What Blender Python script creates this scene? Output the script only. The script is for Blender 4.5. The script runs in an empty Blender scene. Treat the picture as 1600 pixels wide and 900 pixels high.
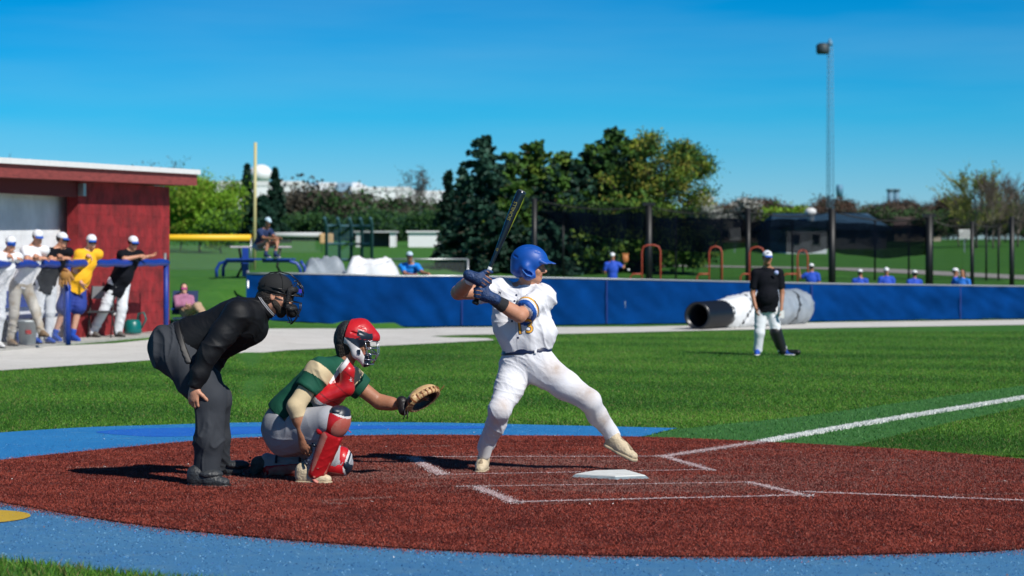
import bpy, bmesh, math, random
import numpy as np
from mathutils import Vector, Matrix, noise
from mathutils.bvhtree import BVHTree
rad = math.radians
SC = bpy.context.scene
COL = SC.collection
rng = np.random.default_rng(7)
random.seed(7)

# ---------------------------------------------------------------- camera, sky, sun, exposure
FPX, HOR, CH = 3600.0, 397.0, 1.5          # focal length in photo pixels, horizon row, eye height
cd = bpy.data.cameras.new('camera'); cam = bpy.data.objects.new('camera', cd); COL.objects.link(cam)
cam.location = (0, 0, CH); cam.rotation_euler = (rad(90), 0, 0)
cd.sensor_width = 36; cd.lens = FPX / 1600 * 36; cd.shift_y = -(450 - HOR) / 1600
cd.clip_start = 0.1; cd.clip_end = 12000
cd.dof.use_dof = True; cd.dof.focus_distance = 15.5; cd.dof.aperture_fstop = 3.4
SC.camera = cam
SUN = Vector((1.0, -1.15, 1.38)).normalized()
sd = bpy.data.lights.new('sun', 'SUN'); sun = bpy.data.objects.new('sun', sd); COL.objects.link(sun)
sd.energy = 5.0; sd.angle = rad(0.53); sd.color = (1, .955, .89)
sun.rotation_euler = SUN.to_track_quat('Z', 'Y').to_euler(); sun.location = (10, -10, 30)
w = bpy.data.worlds.new('World'); SC.world = w; w.use_nodes = True
nt = w.node_tree; bg = nt.nodes['Background']
sk = nt.nodes.new('ShaderNodeTexSky'); sk.sky_type = 'NISHITA'; sk.sun_disc = False
sk.sun_elevation = math.asin(SUN.z); sk.sun_rotation = math.atan2(SUN.x, SUN.y)
sk.air_density = 1.0; sk.dust_density = 0.0; sk.ozone_density = 4.0; sk.altitude = 200
# the clear spring sky: blue that deepens quickly above the horizon, unseen upper stops dimmed to darken shadows
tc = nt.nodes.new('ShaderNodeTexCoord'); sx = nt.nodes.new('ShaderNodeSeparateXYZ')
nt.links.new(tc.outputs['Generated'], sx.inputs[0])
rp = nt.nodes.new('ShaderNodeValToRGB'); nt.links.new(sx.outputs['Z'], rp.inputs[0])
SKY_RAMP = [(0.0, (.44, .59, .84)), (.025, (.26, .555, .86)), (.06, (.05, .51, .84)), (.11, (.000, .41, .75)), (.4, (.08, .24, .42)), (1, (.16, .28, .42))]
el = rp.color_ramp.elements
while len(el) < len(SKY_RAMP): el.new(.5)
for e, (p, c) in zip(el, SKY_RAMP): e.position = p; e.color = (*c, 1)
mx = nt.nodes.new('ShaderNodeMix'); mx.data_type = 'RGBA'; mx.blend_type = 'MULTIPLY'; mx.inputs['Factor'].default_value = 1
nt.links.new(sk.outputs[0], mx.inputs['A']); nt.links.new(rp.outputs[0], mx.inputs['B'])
wn = nt.nodes.new('ShaderNodeTexNoise'); wn.inputs['Scale'].default_value = 2.2; wn.inputs['Detail'].default_value = 5
mp = nt.nodes.new('ShaderNodeMapping'); mp.inputs['Scale'].default_value = (1, 1, 9)
nt.links.new(tc.outputs['Generated'], mp.inputs[0]); nt.links.new(mp.outputs[0], wn.inputs['Vector'])
wr = nt.nodes.new('ShaderNodeMapRange'); wr.inputs['From Min'].default_value = .5; wr.inputs['From Max'].default_value = .85
wr.inputs['To Max'].default_value = .25
nt.links.new(wn.outputs[0], wr.inputs['Value'])
m2 = nt.nodes.new('ShaderNodeMix'); m2.data_type = 'RGBA'; m2.inputs['B'].default_value = (3.2, 5.2, 6.3, 1)
nt.links.new(wr.outputs[0], m2.inputs['Factor']); nt.links.new(mx.outputs['Result'], m2.inputs['A'])
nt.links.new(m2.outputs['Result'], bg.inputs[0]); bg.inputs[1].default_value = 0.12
vs = SC.view_settings; vs.view_transform = 'Standard'; vs.look = 'None'; vs.gamma = 1; vs.exposure = 0.0
SC.cycles.max_bounces = 6; SC.cycles.transparent_max_bounces = 24

# ---------------------------------------------------------------- helpers
def tag(o, label=None, cat=None, group=None, kind=None):
    if label: o['label'] = label
    if cat: o['category'] = cat
    if group: o['group'] = group
    if kind: o['kind'] = kind
    return o
def thing(name, loc, label, cat, group=None, rz=0):
    o = bpy.data.objects.new(name, None); COL.objects.link(o); o.location = loc; o.rotation_euler = (0, 0, rz)
    o.empty_display_size = .2
    return tag(o, label, cat, group)
def setpar(o, p):
    if p is not None:
        o.parent = p; o.matrix_parent_inverse = pmat(p).inverted()
def pmat(p):
    m = Matrix.LocRotScale(p.location, p.rotation_euler, p.scale)
    return m if p.parent is None else pmat(p.parent) @ p.matrix_parent_inverse @ m
def mesh_np(name, V, Fs, mats, parent=None, smooth=False, midx=None):
    """Fs: int array (M,k) or list of faces"""
    me = bpy.data.meshes.new(name); V = np.asarray(V, dtype=np.float32)
    if isinstance(Fs, np.ndarray):
        M, k = Fs.shape
        me.vertices.add(len(V)); me.vertices.foreach_set('co', V.ravel())
        me.loops.add(M * k); me.loops.foreach_set('vertex_index', Fs.astype(np.int32).ravel())
        me.polygons.add(M); me.polygons.foreach_set('loop_start', np.arange(0, M * k, k, dtype=np.int32))
        me.update(calc_edges=True)
    else:
        me.from_pydata([tuple(map(float, v)) for v in V], [], Fs)
    for m in (mats if isinstance(mats, (list, tuple)) else [mats]): me.materials.append(m)
    if midx is not None: me.polygons.foreach_set('material_index', np.asarray(midx, dtype=np.int32))
    if smooth: me.polygons.foreach_set('use_smooth', np.ones(len(me.polygons), dtype=bool))
    me.update()
    o = bpy.data.objects.new(name, me); COL.objects.link(o); setpar(o, parent)
    return o
class MB:
    """collects boxes, tubes, lathes; build() links them as one mesh"""
    def __init__(s): s.V = []; s.F = []; s.M = []; s.m = 0; s.S = []
    def add(s, V, F, smooth=False):
        b = len(s.V); s.V += [tuple(v) for v in V]; s.F += [[b + i for i in f] for f in F]; s.M += [s.m] * len(F); s.S += [smooth] * len(F)
    def box(s, c, size, R=None, ang=0):
        c = Vector(c); x, y, z = [d / 2 for d in size]
        R = R or Matrix.Rotation(ang, 3, 'Z')
        P = [c + R @ Vector((a * x, b * y, d * z)) for a in (-1, 1) for b in (-1, 1) for d in (-1, 1)]
        s.add(P, [(0, 1, 3, 2), (4, 6, 7, 5), (0, 4, 5, 1), (2, 3, 7, 6), (0, 2, 6, 4), (1, 5, 7, 3)])
    def beam(s, a, b, w, h, up=(0, 0, 1)):
        a = Vector(a); b = Vector(b); d = b - a; L = d.length; d.normalize()
        up = Vector(up); sd_ = d.cross(up)
        if sd_.length < 1e-4: sd_ = d.cross(Vector((1, 0, 0)))
        sd_.normalize(); u = sd_.cross(d)
        R = Matrix((d, sd_, u)).transposed(); s.box((a + b) / 2, (L, w, h), R)
    def tube(s, pts, r, n=8, caps=True, closed=False):
        pts = [Vector(p) for p in pts]; N = len(pts)
        rs = r if isinstance(r, (list, tuple)) else [r] * N
        V = []; prev = None
        for i, p in enumerate(pts):
            if closed: t = pts[(i + 1) % N] - pts[i - 1]
            else: t = pts[min(i + 1, N - 1)] - pts[max(i - 1, 0)]
            if t.length < 1e-9: t = Vector((0, 0, 1))
            t.normalize()
            if prev is None:
                prev = t.orthogonal().normalized()
            prev = (prev - t * prev.dot(t))
            if prev.length < 1e-6: prev = t.orthogonal()
            prev.normalize(); q = t.cross(prev)
            for k in range(n):
                a = 2 * math.pi * k / n; V.append(p + (prev * math.cos(a) + q * math.sin(a)) * rs[i])
        F = []
        for i in range(N if closed else N - 1):
            j = (i + 1) % N
            for k in range(n): F.append((i * n + k, i * n + (k + 1) % n, j * n + (k + 1) % n, j * n + k))
        if caps and not closed: F.append(tuple(range(n - 1, -1, -1))); F.append(tuple((N - 1) * n + k for k in range(n)))
        s.add(V, F, True)
    def lathe(s, prof, c=(0, 0, 0), n=20, R=None):
        c = Vector(c); V = []; F = []; N = len(prof)
        for r, z in prof:
            for k in range(n):
                a = 2 * math.pi * k / n; v = Vector((r * math.cos(a), r * math.sin(a), z))
                V.append(c + (R @ v if R else v))
        for i in range(N - 1):
            for k in range(n): F.append((i * n + k, i * n + (k + 1) % n, (i + 1) * n + (k + 1) % n, (i + 1) * n + k))
        F.append(tuple(range(n - 1, -1, -1))); F.append(tuple((N - 1) * n + k for k in range(n)))
        s.add(V, F, True)
    def build(s, name, mats, parent=None, bevel=0):
        me = bpy.data.meshes.new(name); me.from_pydata(s.V, [], s.F)
        for m in (mats if isinstance(mats, (list, tuple)) else [mats]): me.materials.append(m)
        me.polygons.foreach_set('material_index', s.M); me.polygons.foreach_set('use_smooth', s.S); me.update()
        o = bpy.data.objects.new(name, me); COL.objects.link(o); setpar(o, parent)
        if bevel:
            b = o.modifiers.new('bevel', 'BEVEL'); b.width = bevel; b.segments = 2; b.limit_method = 'ANGLE'; b.angle_limit = rad(50)
        return o
def copy_tree(o, parent=None):
    c = o.copy(); COL.objects.link(c)
    if parent is not None: c.parent = parent; c.matrix_parent_inverse = o.matrix_parent_inverse.copy()
    for ch in list(o.children): copy_tree(ch, c)
    return c

_m = {}
def mat(name, col, rough=.7, var=0, vscale=8, bump=0, bscale=60, metal=0, col2=None, c2=(.45, .6), detail=4, coords='Object', stretch=None, spec=.5, sss=0, sheen=0, alpha=1):
    """principled with noise variation between col and col2 (or a darker/lighter col), and noise bump"""
    if name in _m: return _m[name]
    m = bpy.data.materials.new(name); m.use_nodes = True; n = m.node_tree; b = n.nodes['Principled BSDF']
    b.inputs['Base Color'].default_value = (*col, 1); b.inputs['Roughness'].default_value = rough; b.inputs['Metallic'].default_value = metal
    b.inputs['Specular IOR Level'].default_value = spec
    if sss: b.inputs['Subsurface Weight'].default_value = sss; b.inputs['Subsurface Radius'].default_value = (.02, .008, .004)
    if sheen: b.inputs['Sheen Weight'].default_value = sheen
    b.inputs['Alpha'].default_value = alpha
    t = n.nodes.new('ShaderNodeTexCoord'); src = t.outputs[coords]
    if stretch:
        q = n.nodes.new('ShaderNodeMapping'); q.inputs['Scale'].default_value = stretch; n.links.new(src, q.inputs[0]); src = q.outputs[0]
    if var or col2:
        z = n.nodes.new('ShaderNodeTexNoise'); z.inputs['Scale'].default_value = vscale; z.inputs['Detail'].default_value = detail; z.inputs['Roughness'].default_value = .62
        n.links.new(src, z.inputs['Vector']); r = n.nodes.new('ShaderNodeValToRGB'); n.links.new(z.outputs[0], r.inputs[0])
        e = r.color_ramp.elements
        if col2: e[0].position, e[1].position = c2; e[0].color = (*col, 1); e[1].color = (*col2, 1)
        else:
            e[0].position, e[1].position = .3, .7
            e[0].color = (*[c * (1 - var) for c in col], 1); e[1].color = (*[min(1, c * (1 + var)) for c in col], 1)
        n.links.new(r.outputs[0], b.inputs['Base Color'])
    if bump:
        z = n.nodes.new('ShaderNodeTexNoise'); z.inputs['Scale'].default_value = bscale; z.inputs['Detail'].default_value = 5
        n.links.new(src, z.inputs['Vector']); u = n.nodes.new('ShaderNodeBump'); u.inputs['Strength'].default_value = min(1, bump); u.inputs['Distance'].default_value = .02
        n.links.new(z.outputs[0], u.inputs['Height']); n.links.new(u.outputs[0], b.inputs['Normal'])
    _m[name] = m; return m

def sm(x): x = np.clip(x, 0, 1); return x * x * (3 - 2 * x)
def T(X, Y):
    X = np.asarray(X, float); Y = np.asarray(Y, float)
    wr_ = sm((X + 7) / 5)
    far_y = [64, 78, 90, 100, 150, 200, 300, 500, 3000, 9000]; 
    rz = np.where(Y < 64, -.006 * np.maximum(Y - 20, 0) * wr_, 0)
    r2 = np.interp(Y, far_y, [-.264, -.26, .35, .86, 1.6, 2.45, 3.4, 4.7, 16, 45])
    right = np.where(Y < 64, rz, r2)
    left = np.interp(Y, [0, 46.5, 56, 90, 100, 150, 200, 300, 500, 3000, 9000], [0, 0, .95, .88, .98, 1.6, 2.45, 3.4, 4.7, 16, 45])
    s = X / np.maximum(Y, 1)
    wl = np.where(Y < 53.7, sm((-.112 - s) / .012), sm((-.038 - s) / .03))
    return right * (1 - wl) + left * wl
def G(px, py):
    """ground point seen at photo pixel"""
    Y = FPX * CH / (py - HOR)
    for _ in range(40):
        Yn = FPX * (CH - float(T((px - 800) * Y / FPX, Y))) / (py - HOR); Y = .5 * Y + .5 * Yn
    return Vector(((px - 800) * Y / FPX, Y, float(T((px - 800) * Y / FPX, Y))))
def P(px, py, Y): return Vector(((px - 800) * Y / FPX, Y, CH - (py - HOR) * Y / FPX))
def on(px, Y, dz=0):
    X = (px - 800) * Y / FPX; return Vector((X, Y, float(T(X, Y)) + dz))
def spline(pts, n=6, closed=True):
    pts = [np.array(p, float) for p in pts]; N = len(pts); out = []
    for i in range(N if closed else N - 1):
        p0, p1, p2, p3 = (pts[(i - 1) % N], pts[i], pts[(i + 1) % N], pts[(i + 2) % N]) if closed else (pts[max(i - 1, 0)], pts[i], pts[i + 1], pts[min(i + 2, N - 1)])
        for k in range(n):
            t = k / n; out.append(.5 * ((2 * p1) + (-p0 + p2) * t + (2 * p0 - 5 * p1 + 4 * p2 - p3) * t * t + (-p0 + 3 * p1 - 3 * p2 + p3) * t ** 3))
    if not closed: out.append(pts[-1])
    return out
def inpoly(X, Y, poly):
    poly = np.array([(p[0], p[1]) for p in poly]); r = np.zeros(X.shape, bool); j = len(poly) - 1
    for i in range(len(poly)):
        xi, yi = poly[i]; xj, yj = poly[j]
        c = ((yi > Y) != (yj > Y)) & (X < (xj - xi) * (Y - yi) / (yj - yi + 1e-12) + xi); r ^= c; j = i
    return r
def sheet(name, poly, dz, m, kind='structure', grid=None):
    """polygon draped on the ground dz above it"""
    bm = bmesh.new(); vs_ = [bm.verts.new((p[0], p[1], 0)) for p in poly]; bm.faces.new(vs_)
    bmesh.ops.triangulate(bm, faces=bm.faces[:])
    if grid:
        ext = [min(p[0] for p in poly), max(p[0] for p in poly), min(p[1] for p in poly), max(p[1] for p in poly)]
        for ax in (0, 1):
            t = ext[ax * 2]
            while t < ext[ax * 2 + 1]:
                n_ = (1, 0, 0) if ax == 0 else (0, 1, 0); c_ = (t, 0, 0) if ax == 0 else (0, t, 0)
                bmesh.ops.bisect_plane(bm, geom=bm.verts[:] + bm.edges[:] + bm.faces[:], plane_co=c_, plane_no=n_); t += grid
    for v in bm.verts: v.co.z = float(T(v.co.x, v.co.y)) + dz
    bmesh.ops.recalc_face_normals(bm, faces=bm.faces[:])
    me = bpy.data.meshes.new(name); bm.to_mesh(me); bm.free()
    for p in me.polygons:
        if p.normal.z < 0: p.flip()
    me.materials.append(m); o = bpy.data.objects.new(name, me); COL.objects.link(o); tag(o, kind=kind); return o

# ---------------------------------------------------------------- materials of the ground
def ground_mat(name, cols, scales, rough=.9, bump=.5, bscale=120, stretch=(1, 1, 1)):
    """three noises mixing several real colours"""
    m = bpy.data.materials.new(name); m.use_nodes = True; n = m.node_tree; b = n.nodes['Principled BSDF']; b.inputs['Roughness'].default_value = rough
    b.inputs['Specular IOR Level'].default_value = .2
    t = n.nodes.new('ShaderNodeTexCoord'); q = n.nodes.new('ShaderNodeMapping'); q.inputs['Scale'].default_value = stretch
    n.links.new(t.outputs['Object'], q.inputs[0]); prev = None
    for i, (c1, c2, lo, hi) in enumerate(cols):
        z = n.nodes.new('ShaderNodeTexNoise'); z.inputs['Scale'].default_value = scales[i]; z.inputs['Detail'].default_value = 6; z.inputs['Roughness'].default_value = .65
        n.links.new(q.outputs[0], z.inputs['Vector']); r = n.nodes.new('ShaderNodeMapRange'); r.inputs['From Min'].default_value = lo; r.inputs['From Max'].default_value = hi
        n.links.new(z.outputs[0], r.inputs['Value']); x = n.nodes.new('ShaderNodeMix'); x.data_type = 'RGBA'
        n.links.new(r.outputs[0], x.inputs['Factor'])
        if prev is None: x.inputs['A'].default_value = (*c1, 1)
        else: n.links.new(prev, x.inputs['A'])
        x.inputs['B'].default_value = (*c2, 1); prev = x.outputs['Result']
    n.links.new(prev, b.inputs['Base Color'])
    z = n.nodes.new('ShaderNodeTexNoise'); z.inputs['Scale'].default_value = bscale; z.inputs['Detail'].default_value = 4
    n.links.new(t.outputs['Object'], z.inputs['Vector']); u = n.nodes.new('ShaderNodeBump'); u.inputs['Strength'].default_value = bump; u.inputs['Distance'].default_value = .02
    n.links.new(z.outputs[0], u.inputs['Height']); n.links.new(u.outputs[0], b.inputs['Normal'])
    return m
M_GRASS = ground_mat('grass_ground', [((.038, .14, .018), (.06, .19, .025), .3, .7), (None, (.09, .21, .035), .5, .8), (None, (.02, .08, .012), .52, .75)], [.5, 3.5, 30], bscale=90, bump=.8)
M_RED = ground_mat('red_turf_base', [((.17, .034, .024), (.11, .022, .016), .35, .65), (None, (.20, .10, .085), .55, .75), (None, (.05, .012, .01), .5, .8)], [1.2, 4, 260], bscale=300, bump=1)
M_BLUE = ground_mat('blue_turf', [((.065, .235, .47), (.085, .27, .49), .3, .7), (None, (.13, .30, .46), .5, .8), (None, (.035, .15, .36), .5, .8)], [.8, 5, 240], bscale=260, bump=.7)
M_BLUE2 = ground_mat('blue_turf_dark', [((.012, .13, .55), (.02, .16, .6), .3, .7), (None, (.03, .2, .6), .55, .8)], [2, 8], bscale=260)  # darker blue of the thin patch on the far band
M_YEL = ground_mat('yellow_turf', [((.55, .36, .035), (.62, .42, .06), .3, .7), (None, (.4, .25, .03), .5, .8)], [3, 200], bscale=260)
M_GRAV = ground_mat('crushed_stone', [((.60, .59, .55), (.72, .71, .67), .3, .7), (None, (.42, .40, .36), .55, .8), (None, (.28, .26, .23), .56, .74)], [.7, 4, 60], bscale=80, bump=.8)
M_TSTRIP = ground_mat('green_turf_strip', [((.045, .16, .032), (.06, .19, .038), .3, .7), (None, (.08, .23, .06), .5, .75)], [1.5, 6], bscale=220, bump=.8)
M_ROAD = ground_mat('pale_road', [((.30, .29, .28), (.36, .35, .33), .3, .7)], [1], bscale=60)
M_CHALK = mat('chalk', (.72, .70, .70), .9, var=.12, vscale=60, bump=.5, bscale=200)
M_CHALK_FADED = mat('faded_chalk', (.5, .4, .4), .9, col2=(.19, .05, .04), c2=(.4, .62), vscale=45)

# ---------------------------------------------------------------- terrain
ys = np.concatenate([np.arange(2, 24, 1.0), np.arange(24, 110, 1.0), np.geomspace(110, 9000, 60)])
us = np.linspace(-1, 1, 121)
gx = []; 
for y in ys:
    half = 14 + y * .5; gx.append(us * half)
V = np.array([(x, y, float(T(x, y))) for y, row in zip(ys, gx) for x in row])
nx = len(us); F = np.array([(j * nx + i, j * nx + i + 1, (j + 1) * nx + i + 1, (j + 1) * nx + i) for j in range(len(ys) - 1) for i in range(nx - 1)])
tag(mesh_np('lawn', V, F, M_GRASS, smooth=True), kind='structure')

RED = [G(*p) for p in spline([(0, 722), (100, 711), (200, 701), (300, 692), (400, 686), (500, 684), (650, 682), (800, 683), (1000, 685), (1180, 692), (1400, 704), (1600, 720), (1750, 738), (1850, 765), (1850, 800), (1750, 835), (1600, 860), (1400, 868), (1200, 872), (1050, 872), (900, 870), (750, 865), (600, 857), (450, 846), (300, 832), (200, 820), (100, 804), (50, 795), (0, 786), (-60, 765), (-70, 748), (-45, 734)], 4)]
BLUE = [G(*p) for p in [(-600, 760), (-500, 720), (-200, 692)] + [tuple(q) for q in spline([(0, 677), (75, 672), (150, 668), (250, 665), (400, 661), (650, 661), (850, 665), (1060, 670)], 4, False)] + [(1000, 684), (1200, 760), (1700, 800), (2300, 860), (2300, 1000), (1500, 990), (900, 960), (500, 925), (240, 903), (120, 889), (0, 877), (-200, 850), (-500, 820)]]
sheet('blue_turf_surround', BLUE, .004, M_BLUE, grid=2)
M_BLUEF = ground_mat('blue_turf_saturated', [((.022, .23, .57), (.035, .27, .61), .3, .7), (None, (.09, .31, .56), .55, .8), (None, (.01, .14, .45), .5, .8)], [1.2, 5, 240], bscale=260, bump=.7)  # more saturated blue for the far band of the surround
sheet('blue_turf_far_side', [G(*p) for p in [(-500, 716), (-200, 692)] + [tuple(q) for q in spline([(0, 677), (75, 672), (150, 668), (250, 665), (400, 661), (650, 661), (850, 665), (1060, 670)], 4, False)] + [(1000, 684), (900, 700), (300, 722), (0, 745), (-500, 790)]], .0065, M_BLUEF, grid=2)
sheet('blue_turf_patch', [G(*p) for p in spline([(150, 676), (220, 671), (380, 668), (600, 666), (800, 668), (700, 672), (560, 672), (400, 679), (260, 684), (190, 681)], 4)], .008, M_BLUE2)
sheet('red_turf_circle', RED, .012, M_RED)
yc = Vector((-3.11, 13.08)); sheet('yellow_turf_dot', [(yc.x + .37 * math.cos(a), yc.y + .37 * math.sin(a)) for a in np.linspace(0, 2 * math.pi, 48, endpoint=False)], .009, M_YEL)
GRAV_PX = [(-200, 549), (0, 545), (100, 541), (180, 537), (240, 531), (268, 521), (300, 516), (390, 514), (500, 514), (700, 512), (1000, 511), (1300, 504), (1600, 500), (1900, 497), (1900, 504), (1600, 508), (1300, 513), (1100, 517), (900, 522), (780, 523), (720, 524), (672, 526), (700, 528), (762, 529), (773, 532), (700, 536), (600, 541), (450, 548), (300, 559), (150, 570), (0, 580), (-200, 592)]
GRAV = [G(*p) for p in GRAV_PX]
sheet('gravel_path', GRAV, .01, M_GRAV, grid=.6)
STRIP = [G(*p) for p in [(1000, 684), (1062, 671), (1250, 652), (1450, 624), (1600, 603), (1800, 578), (1800, 590), (1600, 637), (1500, 658), (1390, 684), (1330, 699), (1180, 693)]]
sheet('artificial_turf_strip', STRIP, .005, M_TSTRIP, grid=1)
def line(name, a, b, wd, dz, m):
    a = Vector(a[:2]); b = Vector(b[:2]); d = (b - a); L = d.length; d.normalize(); n_ = Vector((-d.y, d.x)); N = max(6, int(L / .05))
    lft = []; rgt = []
    for i in range(N + 1):
        t = i / N; c = a + d * L * t; ww = wd / 2 * (1 + .18 * noise.noise(Vector((c.x * 14, c.y * 14, 1)))); off = .012 * noise.noise(Vector((c.x * 2.5, c.y * 2.5, 5)))
        lft.append(c + n_ * (ww + off)); rgt.append(c - n_ * (ww - off))
    return sheet(name, lft + rgt[::-1], dz, m)
g2 = lambda px, py: G(px, py)
LINES = [((622, 717), (1037, 716), .045, 'f'), ((645, 718), (690, 745), .075, 's'), ((688, 745), (1112, 737), .035, 'f'), ((1037, 716), (1112, 738), .06, 's'),
         ((715, 764), (1172, 757), .035, 'f'), ((742, 763), (806, 789), .075, 's'), ((802, 788), (1264, 777), .05, 's'), ((1170, 757), (1264, 779), .06, 's'), ((1258, 772), (1760, 792), .055, 's')]
for a, b, wd, q in LINES:
    line('chalk_line', G(*a), G(*b), wd, .016, M_CHALK_FADED)
A = G(1037, 716); B = G(1190, 693); C = G(1600, 620); DIR = (C - A).normalized()
line('chalk_line', A, B, .085, .0165, M_CHALK_FADED)
line('foul_line', B + Vector((0, 0, 0)), A + DIR * 24, .085, .012, M_CHALK)
sheet('far_road', [on(930, 109), on(1050, 108), on(1300, 102), on(1700, 93), on(1700, 90.3), on(1300, 99), on(1050, 104.5), on(930, 106)], .02, M_ROAD, grid=3)

# ---------------------------------------------------------------- turf fibres and grass blades (real geometry, too many to count)
def blades(name, X, Y, h, wdt, lean, mats, midx, zoff=0.0):
    N = len(X); Z = T(X, Y) + zoff; a = rng.uniform(0, math.pi, N); h = h * rng.uniform(.6, 1.25, N); ww = wdt * rng.uniform(.7, 1.3, N)
    lx = rng.normal(0, lean, N) * h; ly = rng.normal(0, lean, N) * h
    V = np.zeros((N, 3, 3)); dx = np.cos(a) * ww / 2; dy = np.sin(a) * ww / 2
    V[:, 0] = np.stack([X - dx, Y - dy, Z], 1); V[:, 1] = np.stack([X + dx, Y + dy, Z], 1); V[:, 2] = np.stack([X + lx, Y + ly, Z + h], 1)
    o = mesh_np(name, V.reshape(-1, 3), np.arange(N * 3).reshape(N, 3), mats, midx=midx); tag(o, kind='stuff'); return o
def blade_mat(name, c, tr=.25):
    m = bpy.data.materials.new(name); m.use_nodes = True; n = m.node_tree; b = n.nodes['Principled BSDF']; b.inputs['Base Color'].default_value = (*c, 1); b.inputs['Roughness'].default_value = .55
    b.inputs['Specular IOR Level'].default_value = .25
    if tr:
        t = n.nodes.new('ShaderNodeBsdfTranslucent'); t.inputs[0].default_value = (*[min(1, x * 1.3) for x in c], 1); x = n.nodes.new('ShaderNodeMixShader'); x.inputs[0].default_value = tr
        n.links.new(b.outputs[0], x.inputs[1]); n.links.new(t.outputs[0], x.inputs[2]); n.links.new(x.outputs[0], n.nodes['Material Output'].inputs[0])
    return m
MG = [blade_mat('blade_green', (.06, .19, .022)), blade_mat('blade_bright', (.14, .31, .035)), blade_mat('blade_dark', (.028, .10, .013)), blade_mat('blade_straw', (.26, .22, .09))]
NG = 950000
u = rng.uniform(0, 1, NG) ** 1.7; Y = 17.0 + u * 33; X = rng.uniform(-1.05, 1.05, NG) * Y * .2222 * 1.06
k = ~inpoly(X, Y, BLUE) & ~inpoly(X, Y, RED) & ~inpoly(X, Y, STRIP) & ~inpoly(X, Y, GRAV)
X = X[k]; Y = Y[k]
big = np.array([noise.noise(Vector((x * .35, y * .35, 0))) for x, y in zip(X[::1], Y[::1])])
r = rng.uniform(0, 1, len(X)) - big * .5
band = .16 * np.sin((X * .49 + Y * .87) * 1.9) ; r = r + band; mi = np.where(r < .34, 1, np.where(r < .74, 0, 2)); mi[rng.uniform(0, 1, len(X)) < .05 + .06 * np.clip(big * 2, 0, 1)] = 3
blades('grass', X, Y, .021, .0075, .6, MG, mi)
NB = 26000; X = rng.uniform(-3.2, -.9, NB); Y = rng.uniform(9.6, 11.6, NB); k = ~inpoly(X, Y, [(p[0] - .02, p[1] - .03) for p in BLUE]); X = X[k]; Y = Y[k]
blades('grass', X, Y, .05, .009, .55, MG, rng.choice([0, 1, 2, 3], len(X), p=[.4, .3, .2, .1]))
# red turf fibres
MR = [blade_mat('fibre_red', (.30, .058, .036), 0), blade_mat('fibre_dark_red', (.12, .020, .014), 0), blade_mat('fibre_dusty', (.25, .12, .10), 0), blade_mat('fibre_chalk', (.66, .62, .63), 0)]
NR = 900000; X = rng.uniform(-3.9, 4.3, NR); Y = rng.uniform(11.2, 19.2, NR); k = inpoly(X, Y, RED) & (np.abs(X) < Y * .2222 * 1.05); X = X[k]; Y = Y[k]; N = len(X)
bn_ = np.array([[noise.noise(Vector((i * .22, j * .30, 3))) + .6 * noise.noise(Vector((i * .6, j * 1.1, 8))) for j in range(90)] for i in range(90)])
def samp(X, Y): return bn_[np.clip(((X + 4.5) * 9.5).astype(int), 0, 89), np.clip(((Y - 11) * 10).astype(int), 0, 89)]
big_ = samp(X, Y); r = rng.uniform(0, 1, N); mi = np.where(r < .52 + .55 * big_, 0, 1)
# cleat scuffs: short dark and dusty strokes, thickest round the plate
for _s in range(170):
    cx, cy = rng.normal(.1, 1.5), rng.normal(15.7, 1.0); an = rng.uniform(-.5, .5); L_ = rng.uniform(.06, .30); u1 = (X - cx) * math.cos(an) + (Y - cy) * math.sin(an); u2 = -(X - cx) * math.sin(an) + (Y - cy) * math.cos(an)
    mi[(np.abs(u1) < L_) & (np.abs(u2) < .035) & (rng.uniform(0, 1, N) < .7)] = 1 if _s % 3 else 2
# worn, dusty zones: batter's boxes and behind the plate
wear = np.zeros(N)
for (cx, cy, sx_, sy_) in ((.05, 16.3, 1.3, .75), (-1.0, 15.5, 1.1, .5), (1.0, 14.9, 1.3, .6), (2.3, 16.0, 1.6, 1.6)):
    wear = np.maximum(wear, np.exp(-((X - cx) / sx_) ** 2 - ((Y - cy) / sy_) ** 2) * (.75 if cx < 2 else .35))
mi[rng.uniform(0, 1, N) < wear * .85 + .02] = 2
segs = [(G(*a), G(*b), wd, q) for a, b, wd, q in LINES] + [(A, B, .1, 's')]
for a, b, wd, q in segs:
    ax, ay = a.x, a.y; dx, dy = b.x - ax, b.y - ay; L2 = dx * dx + dy * dy
    t = np.clip(((X - ax) * dx + (Y - ay) * dy) / L2, 0, 1); dd = np.hypot(X - ax - t * dx, Y - ay - t * dy)
    pr = np.exp(-(dd / (wd * .62)) ** 2) * (.75 if q == 's' else .46)
    mi[rng.uniform(0, 1, N) < pr] = 3
blades('turf_fibres', X, Y, .010, .0055, .9, MR, mi, .011)
# chalk dust along the foul line over the grass
NL = 26000; t = rng.uniform(0, 14, NL); o_ = rng.normal(0, .027, NL); nn = Vector((-DIR.y, DIR.x)).normalized()
X = B.x + DIR.x * t + nn.x * o_; Y = B.y + DIR.y * t + nn.y * o_
blades('chalked_grass', X, Y, .03, .011, .5, [mat('chalked_blade', (.74, .76, .74), .9)], np.zeros(NL, int))
# strip blades
NS = 60000; X = rng.uniform(.6, 7.5, NS); Y = rng.uniform(17, 32, NS); k = inpoly(X, Y, STRIP); X = X[k]; Y = Y[k]
blades('green_turf_fibres', X, Y, .025, .01, .6, [blade_mat('strip_green', (.05, .19, .04)), blade_mat('strip_light', (.09, .26, .07))], rng.choice([0, 1], len(X), p=[.6, .4]))
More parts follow.
